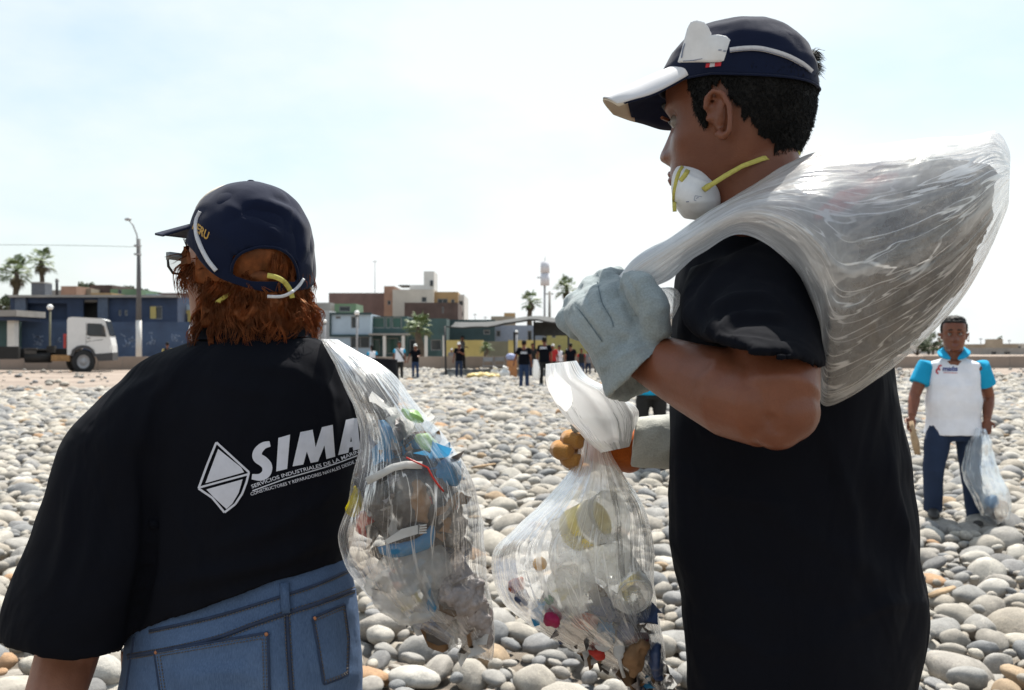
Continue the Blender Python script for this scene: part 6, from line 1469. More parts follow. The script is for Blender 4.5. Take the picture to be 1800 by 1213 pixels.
def thin(name, c, rough=.4, tr=.45):
    t = NT(name); col = t.ramp(t.noise(18, 4, .6), [(.3, tuple(x * .85 for x in c)), (.7, tuple(min(1, x * 1.1) for x in c))]); nb_ = t.bump(t.noise(45, 4, .6, dist=.8), .5, .006)
    df = t.n('ShaderNodeBsdfPrincipled'); t.l(col, df.inputs['Base Color']); df.inputs['Roughness'].default_value = rough; t.l(nb_, df.inputs['Normal']); tl = t.n('ShaderNodeBsdfTranslucent'); t.l(col, tl.inputs[0])
    m = t.n('ShaderNodeMixShader'); m.inputs[0].default_value = tr; t.l(df.outputs[0], m.inputs[1]); t.l(tl.outputs[0], m.inputs[2]); return t.done(m)
# bag on the man's shoulder
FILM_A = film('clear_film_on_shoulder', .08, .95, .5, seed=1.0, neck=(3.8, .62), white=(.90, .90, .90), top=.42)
rows = [(1086, 484, 1128, 512, 1.265, .022), (1128, 446, 1176, 492, 1.25, .030), (1205, 398, 1236, 446, 1.235, .045), (1300, 338, 1312, 414, 1.22, .066), (1368, 298, 1398, 480, 1.21, .095), (1440, 268, 1440, 600, 1.215, .125),
        (1530, 254, 1447, 714, 1.235, .145), (1640, 244, 1552, 660, 1.25, .148), (1712, 238, 1650, 575, 1.26, .128), (1752, 234, 1722, 480, 1.265, .09), (1774, 268, 1768, 372, 1.27, .035), (1775, 295, 1773, 345, 1.27, .008)]
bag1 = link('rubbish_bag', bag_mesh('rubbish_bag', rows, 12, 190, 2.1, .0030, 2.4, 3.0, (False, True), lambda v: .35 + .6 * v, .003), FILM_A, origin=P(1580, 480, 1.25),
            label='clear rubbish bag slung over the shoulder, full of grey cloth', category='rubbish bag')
fl_ = MB(); rr = [(1090, 500, 1128, 512, 1.28, .012), (1120, 520, 1180, 505, 1.29, .016), (1150, 545, 1196, 525, 1.30, .014), (1160, 575, 1182, 560, 1.30, .008)]
link('neck_flap', bag_mesh('neck_flap', rr, 6, 60, 2.1, .006, 5, 8, (True, True)), film('white_film_flap', .35, .5, .4, seed=5.0), bag1)

def lump(name, rows, m, label, category, group, vox=.005, rum=((.012, 14, 1), (.005, 45, 2)), e=2.1, lines=None, smooth=1):
    me = fuse(MB().loft(sections(rows, 5, 40, e)), name, vox, 3)
    for a, sc, sd_ in rum: rumple(me, a, sc, sd_, 3)
    if lines: crease(me, lines)
    o = link(name, me, m, origin=P((rows[0][0] + rows[-1][2]) / 2, (rows[0][1] + rows[-1][3]) / 2, rows[0][4]), label=label, category=category)
    if group: o['group'] = group
    return o
t = NT('dirty_grey_cloth'); c_ = t.ramp(t.noise(11, 6, .65, dist=.8), [(.25, (.045, .042, .040)), (.45, (.12, .112, .105)), (.58, (.185, .165, .145)), (.72, (.23, .20, .165))]); c_ = t.mix(t.ramp(t.noise(60, 4, .7), [(.55, (0, 0, 0)), (.7, (.6, .6, .6))]), c_, (.06, .05, .045))
M_RAG = t.done(t.bsdf(c_, .95, t.bump(t.noise(30, 5, .6, dist=1.2), .8, .012)))
G1, G2, G3 = 'rubbish in the shoulder bag', 'rubbish in the hanging bag', 'rubbish in the bag behind the back'
rows = [(1400, 380, 1402, 470, 1.215, .05), (1450, 342, 1450, 592, 1.22, .098), (1525, 298, 1462, 696, 1.235, .118), (1630, 286, 1556, 640, 1.25, .12), (1696, 288, 1642, 558, 1.26, .098), (1738, 300, 1704, 468, 1.265, .058), (1750, 320, 1740, 392, 1.265, .015)]
lump('cloth_bundle', rows, M_RAG, 'big dusty grey cloth bundle filling the shoulder bag', 'cloth', G1, .005, ((.009, 10, 1.0), (.006, 26, 2.0), (.003, 70, 4.0)), 2.2,
     [([(1440, 570), (1520, 450), (1600, 420)], -.012, 10), ([(1420, 480), (1500, 420), (1600, 360)], .010, 12), ([(1480, 640), (1560, 560), (1640, 480)], -.010, 9), ([(1600, 600), (1650, 520), (1700, 400)], .010, 12), ([(1500, 520), (1560, 600), (1600, 610)], .008, 10), ([(1560, 420), (1640, 400), (1720, 350)], -.012, 8), ([(1450, 520), (1540, 480), (1620, 500)], .009, 9)])
M_REDPL = thin('faded_red_plastic', (.55, .045, .03))
lump('red_cloth', [(1430, 368, 1424, 392, 1.165, .010), (1485, 330, 1475, 385, 1.160, .012), (1550, 302, 1545, 350, 1.178, .010), (1600, 296, 1596, 322, 1.20, .006)], M_REDPL, 'red cloth on top of the grey bundle in the shoulder bag', 'cloth', G1, .005, ((.008, 25, 5),))

# bag behind the woman's shoulder
FILM_B = film('clear_film_behind_back', .07, .62, .5, seed=7.0, neck=(2.0, .5), sparse=.012)
rows_b = rows = [(572, 602, 602, 606, 1.52, .010), (566, 598, 598, 600, 1.46, .011), (562, 598, 596, 598, 1.40, .012), (584, 628, 640, 624, 1.37, .020), (596, 652, 676, 648, 1.355, .027), (613, 692, 722, 700, 1.345, .040), (630, 750, 768, 752, 1.34, .053), (624, 820, 822, 820, 1.335, .066), (610, 890, 846, 890, 1.335, .074), (600, 945, 852, 960, 1.34, .076), (622, 1015, 856, 1025, 1.345, .066), (684, 1082, 864, 1085, 1.35, .050), (770, 1125, 867, 1128, 1.35, .028), (842, 1156, 865, 1163, 1.35, .008)]
bag2 = link('rubbish_bag', bag_mesh('rubbish_bag', rows, 12, 170, 2.1, .0016, 2.2, 11.0, crinkle=.0040), FILM_B, origin=P(740, 900, 1.34), label='clear rubbish bag hanging behind the back of the auburn haired person', category='rubbish bag')
M_BLUEPL = thin('sky_blue_plastic', (.04, .24, .46)); M_PGREEN = thin('pale_green_plastic', (.38, .58, .24)); M_WPL = thin('white_plastic', (.66, .66, .65)); M_DIRT = mat('dark_wet_litter', (.055, .045, .038), .8, .5, 18, bump=.5, bscale=60, bdist=.006, color2=(.02, .02, .022))
M_BROWN = mat('brown_litter', (.17, .095, .045), .85, .35, 18); M_YELPL = thin('yellow_plastic', (.95, .72, .01), .4, .12); M_PINK = thin('magenta_plastic', (.45, .02, .12)); M_GRN = thin('green_plastic', (.02, .22, .08)); M_NAVPL = mat('navy_plastic', (.025, .045, .11), .45)
M_ORNG = thin('salmon_plastic', (.50, .16, .09)); M_RAGB = mat('crumpled_grey_film', (.24, .215, .21), .5, .45, 25, bump=.9, bscale=40, bdist=.012)
t = NT('milky_plastic'); df = t.n('ShaderNodeBsdfDiffuse'); df.inputs[0].default_value = (.85, .85, .83, 1); tl = t.n('ShaderNodeBsdfTranslucent'); tl.inputs[0].default_value = (.9, .9, .88, 1); ma = t.n('ShaderNodeMixShader'); ma.inputs[0].default_value = .55
t.l(df.outputs[0], ma.inputs[1]); t.l(tl.outputs[0], ma.inputs[2]); tp_ = t.n('ShaderNodeBsdfTransparent'); mm = t.n('ShaderNodeMixShader'); mm.inputs[0].default_value = .5
t.l(tp_.outputs[0], mm.inputs[1]); t.l(ma.outputs[0], mm.inputs[2]); M_MILKY = t.done(mm)
sheet = lambda name, rows, m, label, cat='wrapper', g=G3, rum=((.008, 30, 1), (.003, 80, 2)), vox=.004: lump(name, rows, m, label, cat, g, vox, rum)
sheet('litter_clump', [(640, 800, 760, 790, 1.335, .03), (640, 840, 800, 845, 1.335, .045), (655, 900, 810, 905, 1.335, .05), (690, 950, 800, 950, 1.34, .03)], M_DIRT, 'dark damp litter clump in the middle of the bag behind the back', 'litter', G3, ((.018, 18, 3), (.008, 50, 2)))
sheet('brown_wrapper', [(722, 850, 745, 845, 1.285, .01), (725, 880, 760, 880, 1.28, .014), (735, 915, 755, 915, 1.285, .01)], M_BROWN, 'torn brown wrapper above the white fork')
sheet('blue_wrapper', [(660, 735, 678, 733, 1.32, .008), (663, 760, 690, 752, 1.312, .012), (680, 788, 700, 778, 1.315, .008)], M_BLUEPL, 'small twisted blue wrapper near the top of the bag behind the back')
sheet('blue_sheet', [(744, 838, 748, 855, 1.315, .004), (766, 815, 776, 858, 1.305, .006), (792, 805, 804, 852, 1.31, .006), (810, 808, 816, 842, 1.325, .004)], M_BLUEPL, 'broad crumpled blue plastic sheet at the outer side of the bag', 'wrapper', G3, ((.006, 30, 1), (.003, 80, 2)))
sheet('green_wrapper', [(702, 716, 712, 716, 1.32, .006), (712, 728, 735, 724, 1.315, .008), (735, 745, 748, 740, 1.315, .005)], M_PGREEN, 'pale green wrapper strip above the other pale green one')
sheet('green_wrapper', [(730, 765, 745, 760, 1.32, .008), (735, 780, 768, 772, 1.315, .012), (750, 800, 775, 790, 1.315, .008)], M_PGREEN, 'pale green crumpled wrapper next to the broad blue sheet')
sheet('blue_tray', [(660, 958, 666, 976, 1.29, .008), (700, 955, 706, 980, 1.285, .012), (745, 938, 755, 964, 1.285, .012), (760, 912, 766, 938, 1.29, .006)], M_BLUEPL, 'flat blue plastic tray under the white fork', 'tray', G3, ((.002, 30, 1),))
sheet('white_film', [(700, 960, 760, 958, 1.31, .02), (650, 1000, 800, 985, 1.315, .04), (660, 1050, 800, 1040, 1.325, .04), (720, 1095, 800, 1085, 1.335, .02)], M_MILKY, 'large crumpled milky plastic film in the lower part of the bag', 'plastic film', G3, ((.014, 20, 1), (.006, 60, 2)))
sheet('grey_film', [(790, 1005, 830, 1000, 1.325, .02), (768, 1045, 850, 1035, 1.325, .036), (780, 1085, 858, 1080, 1.33, .034), (820, 1130, 860, 1128, 1.34, .012)], M_RAGB, 'dark grey crumpled plastic at the pointed bottom of the bag', 'plastic film', G3, ((.014, 26, 1), (.007, 70, 2)))
sheet('yellow_wrapper', [(618, 852, 632, 848, 1.34, .01), (612, 885, 638, 880, 1.335, .016), (614, 905, 630, 905, 1.34, .01)], M_YELPL, 'yellow wrapper pressed against the black shirt')
sheet('red_wrapper', [(630, 905, 645, 903, 1.335, .01), (632, 925, 652, 922, 1.332, .014), (640, 942, 650, 942, 1.335, .008)], M_REDPL, 'dark red wrapper just beneath the yellow one')
b_ = MB(); ribbon(b_, [P(x, y, Y_) for x, y, Y_ in ((645, 846, 1.272), (668, 834, 1.266), (690, 822, 1.264), (712, 817, 1.265), (742, 818, 1.27))], .0095, Vector((0, -1, .2)), thick=.001)
b_.build('plastic_strip', M_WPL, origin=P(690, 822, 1.264), label='bent white plastic strip across the bag behind the back', category='strip', group=G3)
b_ = MB(); b_.tube([P(x, y, 1.262) for x, y in ((714, 804), (735, 814), (752, 822), (760, 838), (770, 852), (780, 864))], .0012, 5); b_.build('red_string', M_REDPL, origin=P(750, 822, 1.262), label='thin red cord curling over the blue sheet', category='cord', group=G3)
b_ = MB(); b_.tube([P(748, 850, 1.266), P(757, 858, 1.262), P(762, 872, 1.264), P(763, 886, 1.268)], .0012, 5); b_.build('white_string', M_WPL, origin=P(757, 858, 1.262), label='short white cord under the red one', category='cord', group=G3)
# fork
fk = MB(); Yf = 1.252; q_ = lambda x, y: P(x, y, Yf)
fk.add([q_(676, 950), q_(682, 956), q_(712, 945), q_(736, 938), q_(738, 922), q_(706, 930)], [(0, 1, 2, 5), (5, 2, 3, 4)], 0, False)
for k in range(4): 
    y0 = 923 + k * 4.1; fk.add([q_(735, y0), q_(735, y0 + 3.2), q_(750, y0 + .6 + k * .4), q_(750, y0 - 1.4 + k * .4)], [(0, 1, 2, 3)], 0, False)
me = evaluated(fk.mesh('fork'), [('SOLIDIFY', dict(thickness=.0016, offset=0))], 'fork'); link('fork', me, M_WPL, origin=q_(710, 940), label='white plastic fork lying on the blue tray', category='fork', group=G3)

def scraps(name, rows, n, mats, weights, seed, lo=0.0, hi=1.0, size=.02, spread=.8):
    """loose crumpled scraps packed inside a bag: nobody could count them"""
    r = random.Random(seed); A = resample(rows, 8); mb = MB()
    for k in range(n):
        q = A[int((lo + (hi - lo) * r.random()) * (len(A) - 1))]; u = .5 + (r.random() - .5) * spread; dep = (r.random() * 1.25 - .75) * .75 * q[5]
        c = P(q[0] + (q[2] - q[0]) * u, q[1] + (q[3] - q[1]) * u, q[4] + dep); s = size * r.uniform(.5, 1.5); m = r.choices(range(len(mats)), weights)[0]
        rt = Euler((r.uniform(0, 6.28), r.uniform(0, 6.28), r.uniform(0, 6.28))).to_matrix(); w, h = s * r.uniform(.6, 1.6), s * r.uniform(.5, 1.1); g = 5; V = []
        for a in range(g):
            for b in range(g): 
                x, y = (a / (g - 1) - .5) * w, (b / (g - 1) - .5) * h; p = Vector((x, y, 0)); p += Vector(noise.noise_vector(Vector((x * 70 + k, y * 70, k * 3.3)))) * s * .55 + Vector((0, 0, -abs(x) * r.uniform(.1, .6))); V.append(c + rt @ p)
        mb.add(V, [(a * g + b, a * g + b + 1, (a + 1) * g + b + 1, (a + 1) * g + b) for a in range(g - 1) for b in range(g - 1)], m, True)
    o = mb.build(name, mats, origin=P(rows[len(rows) // 2][0], rows[len(rows) // 2][1], rows[0][4])); o['kind'] = 'stuff'; return o
SCR = [M_DIRT, M_BROWN, M_MILKY, M_RAGB, M_WPL, M_BLUEPL, M_NAVPL, M_PGREEN, M_REDPL, M_YELPL]
scraps('litter', rows_b, 120, SCR, [5, 5, 6, 6, 2, 3, 3, .6, .8, .6], 5, .44, .92, .034, .64)
# bag in the man's far hand
FILM_C = film('milky_film', .25, .50, .5, white=(.88, .87, .84), seed=13.0, neck=(1.5, .35))
rows_c = rows = [(1022, 772, 1066, 774, 1.545, .018), (1014, 800, 1074, 798, 1.545, .022), (996, 838, 1090, 822, 1.54, .034), (955, 882, 1112, 860, 1.53, .050), (902, 930, 1136, 900, 1.525, .068), (865, 975, 1148, 960, 1.52, .080), (874, 1040, 1153, 1030, 1.52, .086), (912, 1085, 1160, 1090, 1.525, .082), (1000, 1140, 1167, 1140, 1.53, .062), (1105, 1192, 1171, 1192, 1.535, .036), (1158, 1226, 1174, 1226, 1.54, .008)]
bag3 = link('rubbish_bag', bag_mesh('rubbish_bag', rows, 12, 170, 2.1, .0022, 3.0, 21.0, (False, True), lambda v: 1.4 - .9 * v, .003), FILM_C, origin=P(1020, 980, 1.52), label='milky rubbish bag of bottles and cups held low by the gloved hand', category='rubbish bag')
rows = [(957, 640, 1012, 634, 1.52, .020), (956, 668, 1032, 664, 1.515, .026), (966, 700, 1085, 690, 1.512, .028), (988, 732, 1112, 728, 1.508, .026), (1012, 756, 1112, 752, 1.505, .026), (1030, 776, 1108, 772, 1.505, .024), (1056, 796, 1104, 786, 1.508, .014)]
link('mouth', bag_mesh('mouth', rows, 8, 110, 2.0, .0065, 1.6, 31.0, (False, False), None, .004), film('white_bag_mouth', .90, .10, .2, white=(.88, .87, .85), fine=.5, seed=17.0), bag3)
rows = [(1040, 684, 1062, 684, 1.53, .012), (1062, 690, 1100, 696, 1.52, .018), (1085, 704, 1150, 730, 1.515, .022), (1090, 735, 1110, 772, 1.512, .02)]
rows = [(1038, 690, 1052, 682, 1.535, .010), (1058, 712, 1090, 696, 1.528, .018), (1072, 745, 1125, 722, 1.522, .020), (1082, 772, 1108, 766, 1.515, .014)]
link('mouth_fold', bag_mesh('mouth_fold', rows, 8, 80, 2.0, .005, 1.8, 41.0, (False, True), None, .004), bpy.data.materials['white_bag_mouth'], bag3)
# yellow tub
tub_ax = (P(1079, 905, 1.475) - P(1012, 932, 1.535)).normalized(); tub_o = P(1010, 932, 1.535)
tub = thing('tub', tub_o, 'yellow plastic tub with a pale rim and a barcode sticker', 'tub', G2)
MB().lathe([(.0, .0), (.031, .0), (.033, .003), (.0345, .035), (.0355, .045)], tub_o, tub_ax, 36).build('body', M_YELPL, tub)
MB().lathe([(.0356, .045), (.0378, .082), (.0385, .085), (.037, .085), (.0345, .046)], tub_o, tub_ax, 36, 0, (False, False)).build('rim', M_MILKY, tub); MB().lathe([(0, .047), (.0345, .0465)], tub_o, tub_ax, 36, 0, (False, False)).build('lid', M_MILKY, tub)
for k in range(22):
    pass
btub = BVHTree.FromPolygons([v.co + tub_o for v in tub.children[0].data.vertices], [tuple(p.vertices) for p in tub.children[0].data.polygons])
def on_tub(name, poly, m, lift):
    pts = [onto(btub, x, y, lift) for x, y in poly]
    if all(p is not None for p in pts): MB().add(pts, [tuple(range(len(pts)))], 0, False).build(name, m, tub)
M_BAR = mat('black_label_ink', (.015, .015, .015), .6)
on_tub('sticker', [(1012, 942), (1032, 935), (1036, 946), (1016, 954)], M_WPL, .0012)
for k in range(6): on_tub('bar', [(1014.5 + k * 3.0, 943.4 - k * 1.15), (1015.8 + k * 3.0, 942.9 - k * 1.15), (1018 + k * 2.9, 950.5 - k * 1.15), (1016.8 + k * 2.9, 951 - k * 1.15)], M_BAR, .0018)
for k in range(5): MB().tube([tub_o + tub_ax * .052 + (Matrix.Rotation(k * .35 - 1.9, 3, tub_ax) @ Vector((0, 0, 1)).cross(tub_ax).normalized()) * .0372, tub_o + tub_ax * .066 + (Matrix.Rotation(k * .35 - 1.8, 3, tub_ax) @ Vector((0, 0, 1)).cross(tub_ax).normalized()) * .0378], .0007, 4).build('print', M_BAR, tub)
# bottle seen from its base
t = NT('clear_bottle_plastic'); a_ = t.n('ShaderNodeBsdfTransparent'); a_.inputs[0].default_value = (.93, .94, .94, 1); gl = t.n('ShaderNodeBsdfGlossy'); gl.inputs['Roughness'].default_value = .08; dfb = t.n('ShaderNodeBsdfDiffuse'); dfb.inputs[0].default_value = (.8, .8, .8, 1)
lw = t.n('ShaderNodeLayerWeight'); lw.inputs[0].default_value = .4; x1 = t.n('ShaderNodeMixShader'); t.l(t.math('MULTIPLY_ADD', lw.outputs['Facing'], .5, .22), x1.inputs[0]); t.l(a_.outputs[0], x1.inputs[1]); t.l(dfb.outputs[0], x1.inputs[2])
x2 = t.n('ShaderNodeMixShader'); x2.inputs[0].default_value = .14; t.l(x1.outputs[0], x2.inputs[1]); t.l(gl.outputs[0], x2.inputs[2]); M_PET = t.done(x2)
def bottle(o0, ax, s, label, cap):
    b = thing('bottle', o0, label, 'bottle', G2)
    MB().lathe([(0, .007 * s), (.012 * s, .004 * s), (.022 * s, 0), (.028 * s, .003 * s), (.0305 * s, .012 * s), (.0305 * s, .05 * s), (.029 * s, .055 * s), (.0305 * s, .06 * s), (.0305 * s, .10 * s), (.026 * s, .125 * s), (.014 * s, .148 * s), (.0125 * s, .165 * s)], o0, ax, 36, 0, (True, False)).build('body', M_PET, b)
    MB().lathe([(.0, .182 * s), (.0142 * s, .182 * s), (.0145 * s, .166 * s)], o0, ax, 24, 0, (False, False)).build('cap', cap, b)
    q = ax.to_track_quat('Z', 'Y').to_matrix(); fm = MB()
    pts = [o0 + q @ Vector((math.cos(a) * (.009 + .0022 * math.cos(6 * a)) * s, math.sin(a) * (.009 + .0022 * math.cos(6 * a)) * s, -.0006)) for a in np.linspace(0, 2 * math.pi, 49)]; fm.tube(pts, .0009 * s, 5, caps=False)
    pts = [o0 + q @ Vector((math.cos(a) * .0255 * s, math.sin(a) * .0255 * s, .0005)) for a in np.linspace(0, 2 * math.pi, 37)]; fm.tube(pts, .0011 * s, 5, caps=False); fm.build('base_ridge', M_MILKY, b)
bottle(P(1115, 1050, 1.455), (P(1075, 985, 1.56) - P(1115, 1050, 1.455)).normalized(), 1.06, 'clear bottle with its round ribbed base turned outwards', M_WPL)
bottle(P(1030, 1085, 1.53), (P(1000, 985, 1.50) - P(1030, 1085, 1.53)).normalized(), 1.0, 'second clear bottle lying upside down under the yellow tub', M_MILKY)
def capsule(name, px, py, Y_, rp, m, label, cat='bottle cap', ax=(0, -1, .25)):
    r = rp * Y_ / F; MB().lathe([(0, 0), (r * .9, 0), (r, -r * .1), (r, -r * .75), (r * .88, -r * .75), (r * .85, -r * .1)], P(px, py, Y_), Vector(ax).normalized(), 22).build(name, m, origin=P(px, py, Y_), label=label, category=cat, group=G2)
capsule('plastic_disc', 951, 990, 1.45, 12, mat('amber_plastic', (.60, .30, .015), .4), 'amber yellow bottle cap near the bulging side of the milky bag', ax=(.5, -1, .5))
capsule('plastic_disc', 1060, 1129, 1.47, 16.5, M_WPL, 'round white lid low in the milky bag'); capsule('plastic_disc', 967, 1053, 1.46, 8, M_GRN, 'small green cap above the magenta piece', ax=(.6, -1, 1))
lump('magenta_scrap', [(956, 1078, 980, 1078, 1.455, .008), (952, 1090, 986, 1090, 1.45, .012), (962, 1102, 980, 1102, 1.455, .008)], M_PINK, 'magenta plastic piece against the slanting side of the milky bag', 'plastic piece', G2, .003, ((.004, 60, 1),))
lump('salmon_wrapper', [(892, 1020, 918, 1014, 1.48, .008), (895, 1035, 922, 1030, 1.475, .010), (908, 1042, 918, 1042, 1.48, .006)], M_ORNG, 'pale salmon wrapper at the bulging corner of the milky bag', 'wrapper', G2, .003, ((.004, 60, 1),))
lump('salmon_wrapper', [(1012, 1080, 1040, 1078, 1.49, .012), (1005, 1095, 1050, 1090, 1.485, .016), (1015, 1108, 1040, 1106, 1.49, .01)], M_ORNG, 'salmon red wrapper in the middle of the milky bag', 'wrapper', G2, .003, ((.004, 60, 2),))
lump('navy_wrapper', [(908, 1036, 928, 1034, 1.48, .008), (905, 1052, 932, 1050, 1.475, .012), (918, 1068, 930, 1066, 1.48, .008)], M_NAVPL, 'dark blue wrapper under the pale salmon one', 'wrapper', G2, .003, ((.004, 60, 3),))
lump('red_wrapper', [(1030, 1140, 1056, 1142, 1.475, .006), (1038, 1152, 1066, 1150, 1.47, .008), (1050, 1160, 1064, 1158, 1.475, .005)], M_REDPL, 'bright red scrap beside the round white lid', 'wrapper', G2, .003, ((.004, 60, 4),))
lump('dark_litter', [(940, 1090, 1000, 1085, 1.53, .03), (985, 1125, 1120, 1110, 1.53, .045), (1040, 1150, 1150, 1140, 1.53, .035), (1110, 1180, 1160, 1178, 1.535, .016)], M_DIRT, 'dark wet litter along the bottom of the milky bag', 'litter', G2, .005, ((.012, 22, 1), (.006, 60, 2)))
lump('brown_rag', [(1100, 1135, 1128, 1120, 1.48, .012), (1098, 1160, 1140, 1135, 1.475, .016), (1112, 1185, 1135, 1165, 1.485, .012)], M_BROWN, 'brown rag in the lowest corner of the milky bag', 'rag', G2, .004, ((.008, 35, 1), (.003, 80, 2)))
lump('blue_rag', [(1150, 1130, 1162, 1130, 1.50, .012), (1140, 1165, 1166, 1160, 1.495, .018), (1150, 1200, 1168, 1195, 1.51, .012)], M_NAVPL, 'navy rag pressed in the bottom tip of the milky bag', 'rag', G2, .004, ((.008, 35, 3), (.003, 80, 2)))
lump('dark_carton', [(1096, 1112, 1140, 1112, 1.49, .008), (1096, 1130, 1142, 1128, 1.485, .012), (1100, 1136, 1140, 1134, 1.49, .008)], mat('maroon_carton', (.09, .02, .025), .6), 'dark maroon carton under the bottle base', 'carton', G2, .003, ((.001, 60, 1),), 4)
sp = MB(); sp.ball(P(1088, 1143, 1.468), 15 * 1.468 / F, 14, 8, sq=(.72, .25, 1.2)); sp.tube([P(1088, 1155, 1.468), P(1092, 1175, 1.475), P(1097, 1190, 1.48)], .0028, 8); sp.build('spoon', M_WPL, origin=P(1088, 1150, 1.468), label='white plastic spoon next to the round white lid', category='spoon', group=G2)
for k, (x, y, lb_) in enumerate(((1000, 1040, 'clear crumpled wrapper between bottle and magenta piece'), (1075, 985, 'clear crumpled wrapper just under the yellow tub'))):
    lump('clear_wrapper', [(x - 30, y - 40, x + 20, y - 45, 1.50, .02), (x - 40, y, x + 35, y - 5, 1.50, .03), (x - 20, y + 40, x + 25, y + 35, 1.51, .02)], M_MILKY, lb_, 'wrapper', G2, .004, ((.010, 25, k), (.004, 70, 2)))

scraps('litter', rows_c, 70, SCR, [2, 2, 8, 2, 4, 1, 2, .5, 1, .8], 9, .60, .94, .030, .70)
scraps('litter', rows_c, 85, SCR, [5, 4, 4, 4, 2, 1, 2, .5, 1.2, .8], 10, .66, .95, .028, .72)
# bag held by the man in the polo
FILM_D = film('bluish_film', .34, .2, .3, white=(.66, .74, .80), seed=23.0, fine=.5)
rows = [(1716, 752, 1732, 754, 7.38, .05), (1704, 775, 1740, 770, 7.38, .09), (1694, 810, 1748, 800, 7.38, .13), (1696, 845, 1760, 835, 7.36, .16), (1712, 880, 1774, 868, 7.35, .17), (1724, 912, 1778, 896, 7.35, .15), (1738, 926, 1772, 916, 7.36, .08)]
bag4 = link('rubbish_bag', bag_mesh('rubbish_bag', rows, 8, 90, 2.1, .014, 2.2, 51.0, crinkle=.008), FILM_D, origin=P(1745, 850, 7.36), label='bluish clear bag of litter hanging from the hand of the person in the polo', category='rubbish bag')
G4 = 'rubbish in the bluish bag'
for nm, rws, m_, lb_ in (('blue_scrap', [(1735, 878, 1750, 874, 7.25, .02), (1734, 886, 1754, 884, 7.24, .03), (1740, 894, 1750, 892, 7.25, .02)], M_BLUEPL, 'bright blue lid inside the bluish bag'), ('brown_litter', [(1728, 876, 1745, 870, 7.36, .06), (1728, 896, 1770, 888, 7.35, .10), (1742, 914, 1768, 908, 7.36, .06)], M_BROWN, 'tan litter at the bottom of the bluish bag'), ('white_litter', [(1722, 868, 1740, 866, 7.32, .04), (1724, 884, 1738, 882, 7.30, .05), (1730, 898, 1738, 896, 7.32, .03)], M_WPL, 'white scraps beside the bright blue lid')):
    lump(nm, rws, m_, lb_, 'litter', G4, .012, ((.04, 8, 1),))

# ------------------------------------------------------------------ things lying and standing farther off
gz = lambda px, Y_: Vector(((px - CX) * Y_ / F, Y_, ground_z((px - CX) * Y_ / F, Y_) + .06))
M_WBAG = film('white_sack_film', .80, .15, .1, white=(.70, .70, .70), seed=29.0)
for px, Y_, rp, lb_ in ((870, 41.5, 8.2, 'smaller white full sack on the cobbles'), (887, 40.5, 9.2, 'larger white full sack closest to the walking person')):
    b0 = gz(px, Y_); r = rp * Y_ / F; me = fuse(MB().ball(b0 + Vector((0, 0, r * .9)), r, 20, 14, sq=(1, .9, .95)).tube([b0 + Vector((0, 0, r * 1.7)), b0 + Vector((.05, 0, r * 2.25))], [.1, .16], 10), 'rubbish_sack', .03, 2); rumple(me, .03, 6, px)
    link('rubbish_sack', me, mat('white_sack', (.60, .60, .59), .5, .08) if px == 870 else bpy.data.materials['white_sack'], origin=b0, label=lb_, category='sack', group='sacks on the cobbles')
b0 = gz(846, 41); me = fuse(MB().ball(b0 + Vector((0, 0, .1)), .62, 20, 10, sq=(1, .6, .22)).ball(b0 + Vector((.55, 0, .08)), .4, 16, 10, sq=(1, .6, .2)), 'yellow_sack', .03, 1); rumple(me, .06, 5, 4); link('yellow_sack', me, mat('pale_yellow_sack', (.50, .38, .14), .6), origin=b0, label='flat pale yellow sack lying on the cobbles', category='sack')
bk_ = gz(945, 31.5); me = bag_mesh('pale_bag', [(938, 632, 944, 632, 31.6, .05), (936, 645, 948, 645, 31.6, .12), (936, 660, 949, 660, 31.6, .15), (939, 668, 947, 668, 31.6, .10)], 5, 40, 2.1, .03, 4, 61, (True, True)); link('rubbish_bag', me, M_WBAG, origin=P(943, 650, 31.6), label='pale bag carried by the person in dark trousers', category='rubbish bag')
for px, lb_, Y_ in ((858, 'folding metal chair near the white sacks', 45), (878, 'folding metal chair before the low wall', 46)):
    b0 = gz(px, Y_); c_ = thing('folding_chair', b0, lb_, 'chair', 'folding chairs on the cobbles')
    for sx_ in (-.22, .22):
        MB().tube([b0 + Vector((sx_, -.2, -.05)), b0 + Vector((sx_, .2, .85))], .014, 5).build('leg', M_GREYMET, c_); MB().tube([b0 + Vector((sx_, .2, -.05)), b0 + Vector((sx_, -.2, .45))], .014, 5).build('leg', M_GREYMET, c_)
    MB().box(b0 + Vector((0, 0, .45)), (.44, .4, .03)).build('seat', M_GREYMET, c_); MB().box(b0 + Vector((0, .18, .74)), (.42, .03, .18)).build('backrest', M_GREYMET, c_)
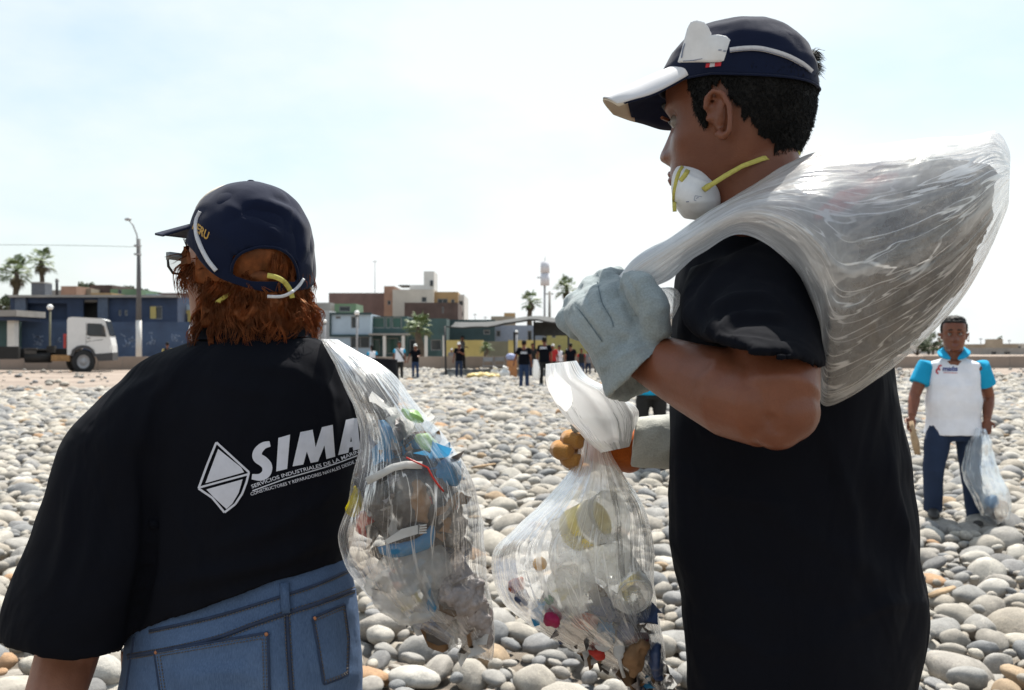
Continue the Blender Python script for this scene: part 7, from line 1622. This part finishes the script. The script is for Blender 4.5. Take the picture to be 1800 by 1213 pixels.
b0 = gz(900, 42); cb_ = thing('carton', b0, 'orange brown carton with a pale blue sack on it', 'carton'); MB().box(b0 + Vector((0, 0, .35)), (.42, .35, .74)).build('box', mat('orange_carton', (.38, .17, .07), .8), cb_)
me = fuse(MB().ball(b0 + Vector((-.05, 0, .86)), .22, 14, 10, sq=(1, .8, .75)), 'blue_sack', .03, 1); link('blue_sack', me, mat('lilac_blue_sack', (.26, .30, .48), .6), origin=b0 + Vector((0, 0, .8)), label='pale lilac blue sack resting on the orange carton', category='sack')
tb_ = gz(922, 44); tbl = thing('table', tb_, 'low folding table behind the walking person', 'table'); MB().box(tb_ + Vector((0, 0, .66)), (1.6, .6, .04)).build('tabletop', M_BLUE_LOW, tbl)
for dx in (-.7, .7):
    for dy in (-.25, .25): MB().tube([tb_ + Vector((dx, dy, -.05)), tb_ + Vector((dx, dy, .64))], .018, 5).build('leg', M_DARK, tbl)
# black barrel behind the clear bag
bo = Vector(((668 - CX) * 19 / F, 19, 0)); brl = thing('barrel', bo, 'black plastic barrel peeking out behind the clear bag', 'barrel')
M_BARREL = mat('black_barrel_plastic', (.008, .008, .011), .8, .15, Specular_IOR_Level=.15)
MB().lathe([(.30, -.05), (.33, .1), (.335, .45), (.315, .8), (.255, 1.06), (.262, 1.09), (.262, 1.13), (.235, 1.13), (.235, .9), (.20, .6), (0, .6)], bo, (.06, 0, 1), 36, 0, (True, False)).build('body', M_BARREL, brl); MB().lathe([(.266, 1.10), (.276, 1.115), (.266, 1.13)], bo, (.06, 0, 1), 36, 0, (False, False)).build('rim', M_BARREL, brl)
# a few splinters of driftwood among the cobbles
for k, (px, py, a, L) in enumerate(((850, 826, .3, .28), (905, 716, -.4, .3), (1655, 1060, .5, .2))):
    Y_ = CAM_H * F / (py - CY); b0 = gz(px, Y_) + Vector((0, 0, .05)); d = Vector((math.cos(a), math.sin(a), .12))
    MB().tube([b0 - d * L * .5, b0, b0 + d * L * .5], [.02, .03, .018], 7, flat=.5).build('driftwood', M_WOOD, origin=b0, label=('short tan driftwood piece beside the clear bag', 'thin driftwood piece between far cobbles', 'small driftwood piece among pale cobbles by the black shirt')[k], category='driftwood', group='driftwood on the beach')
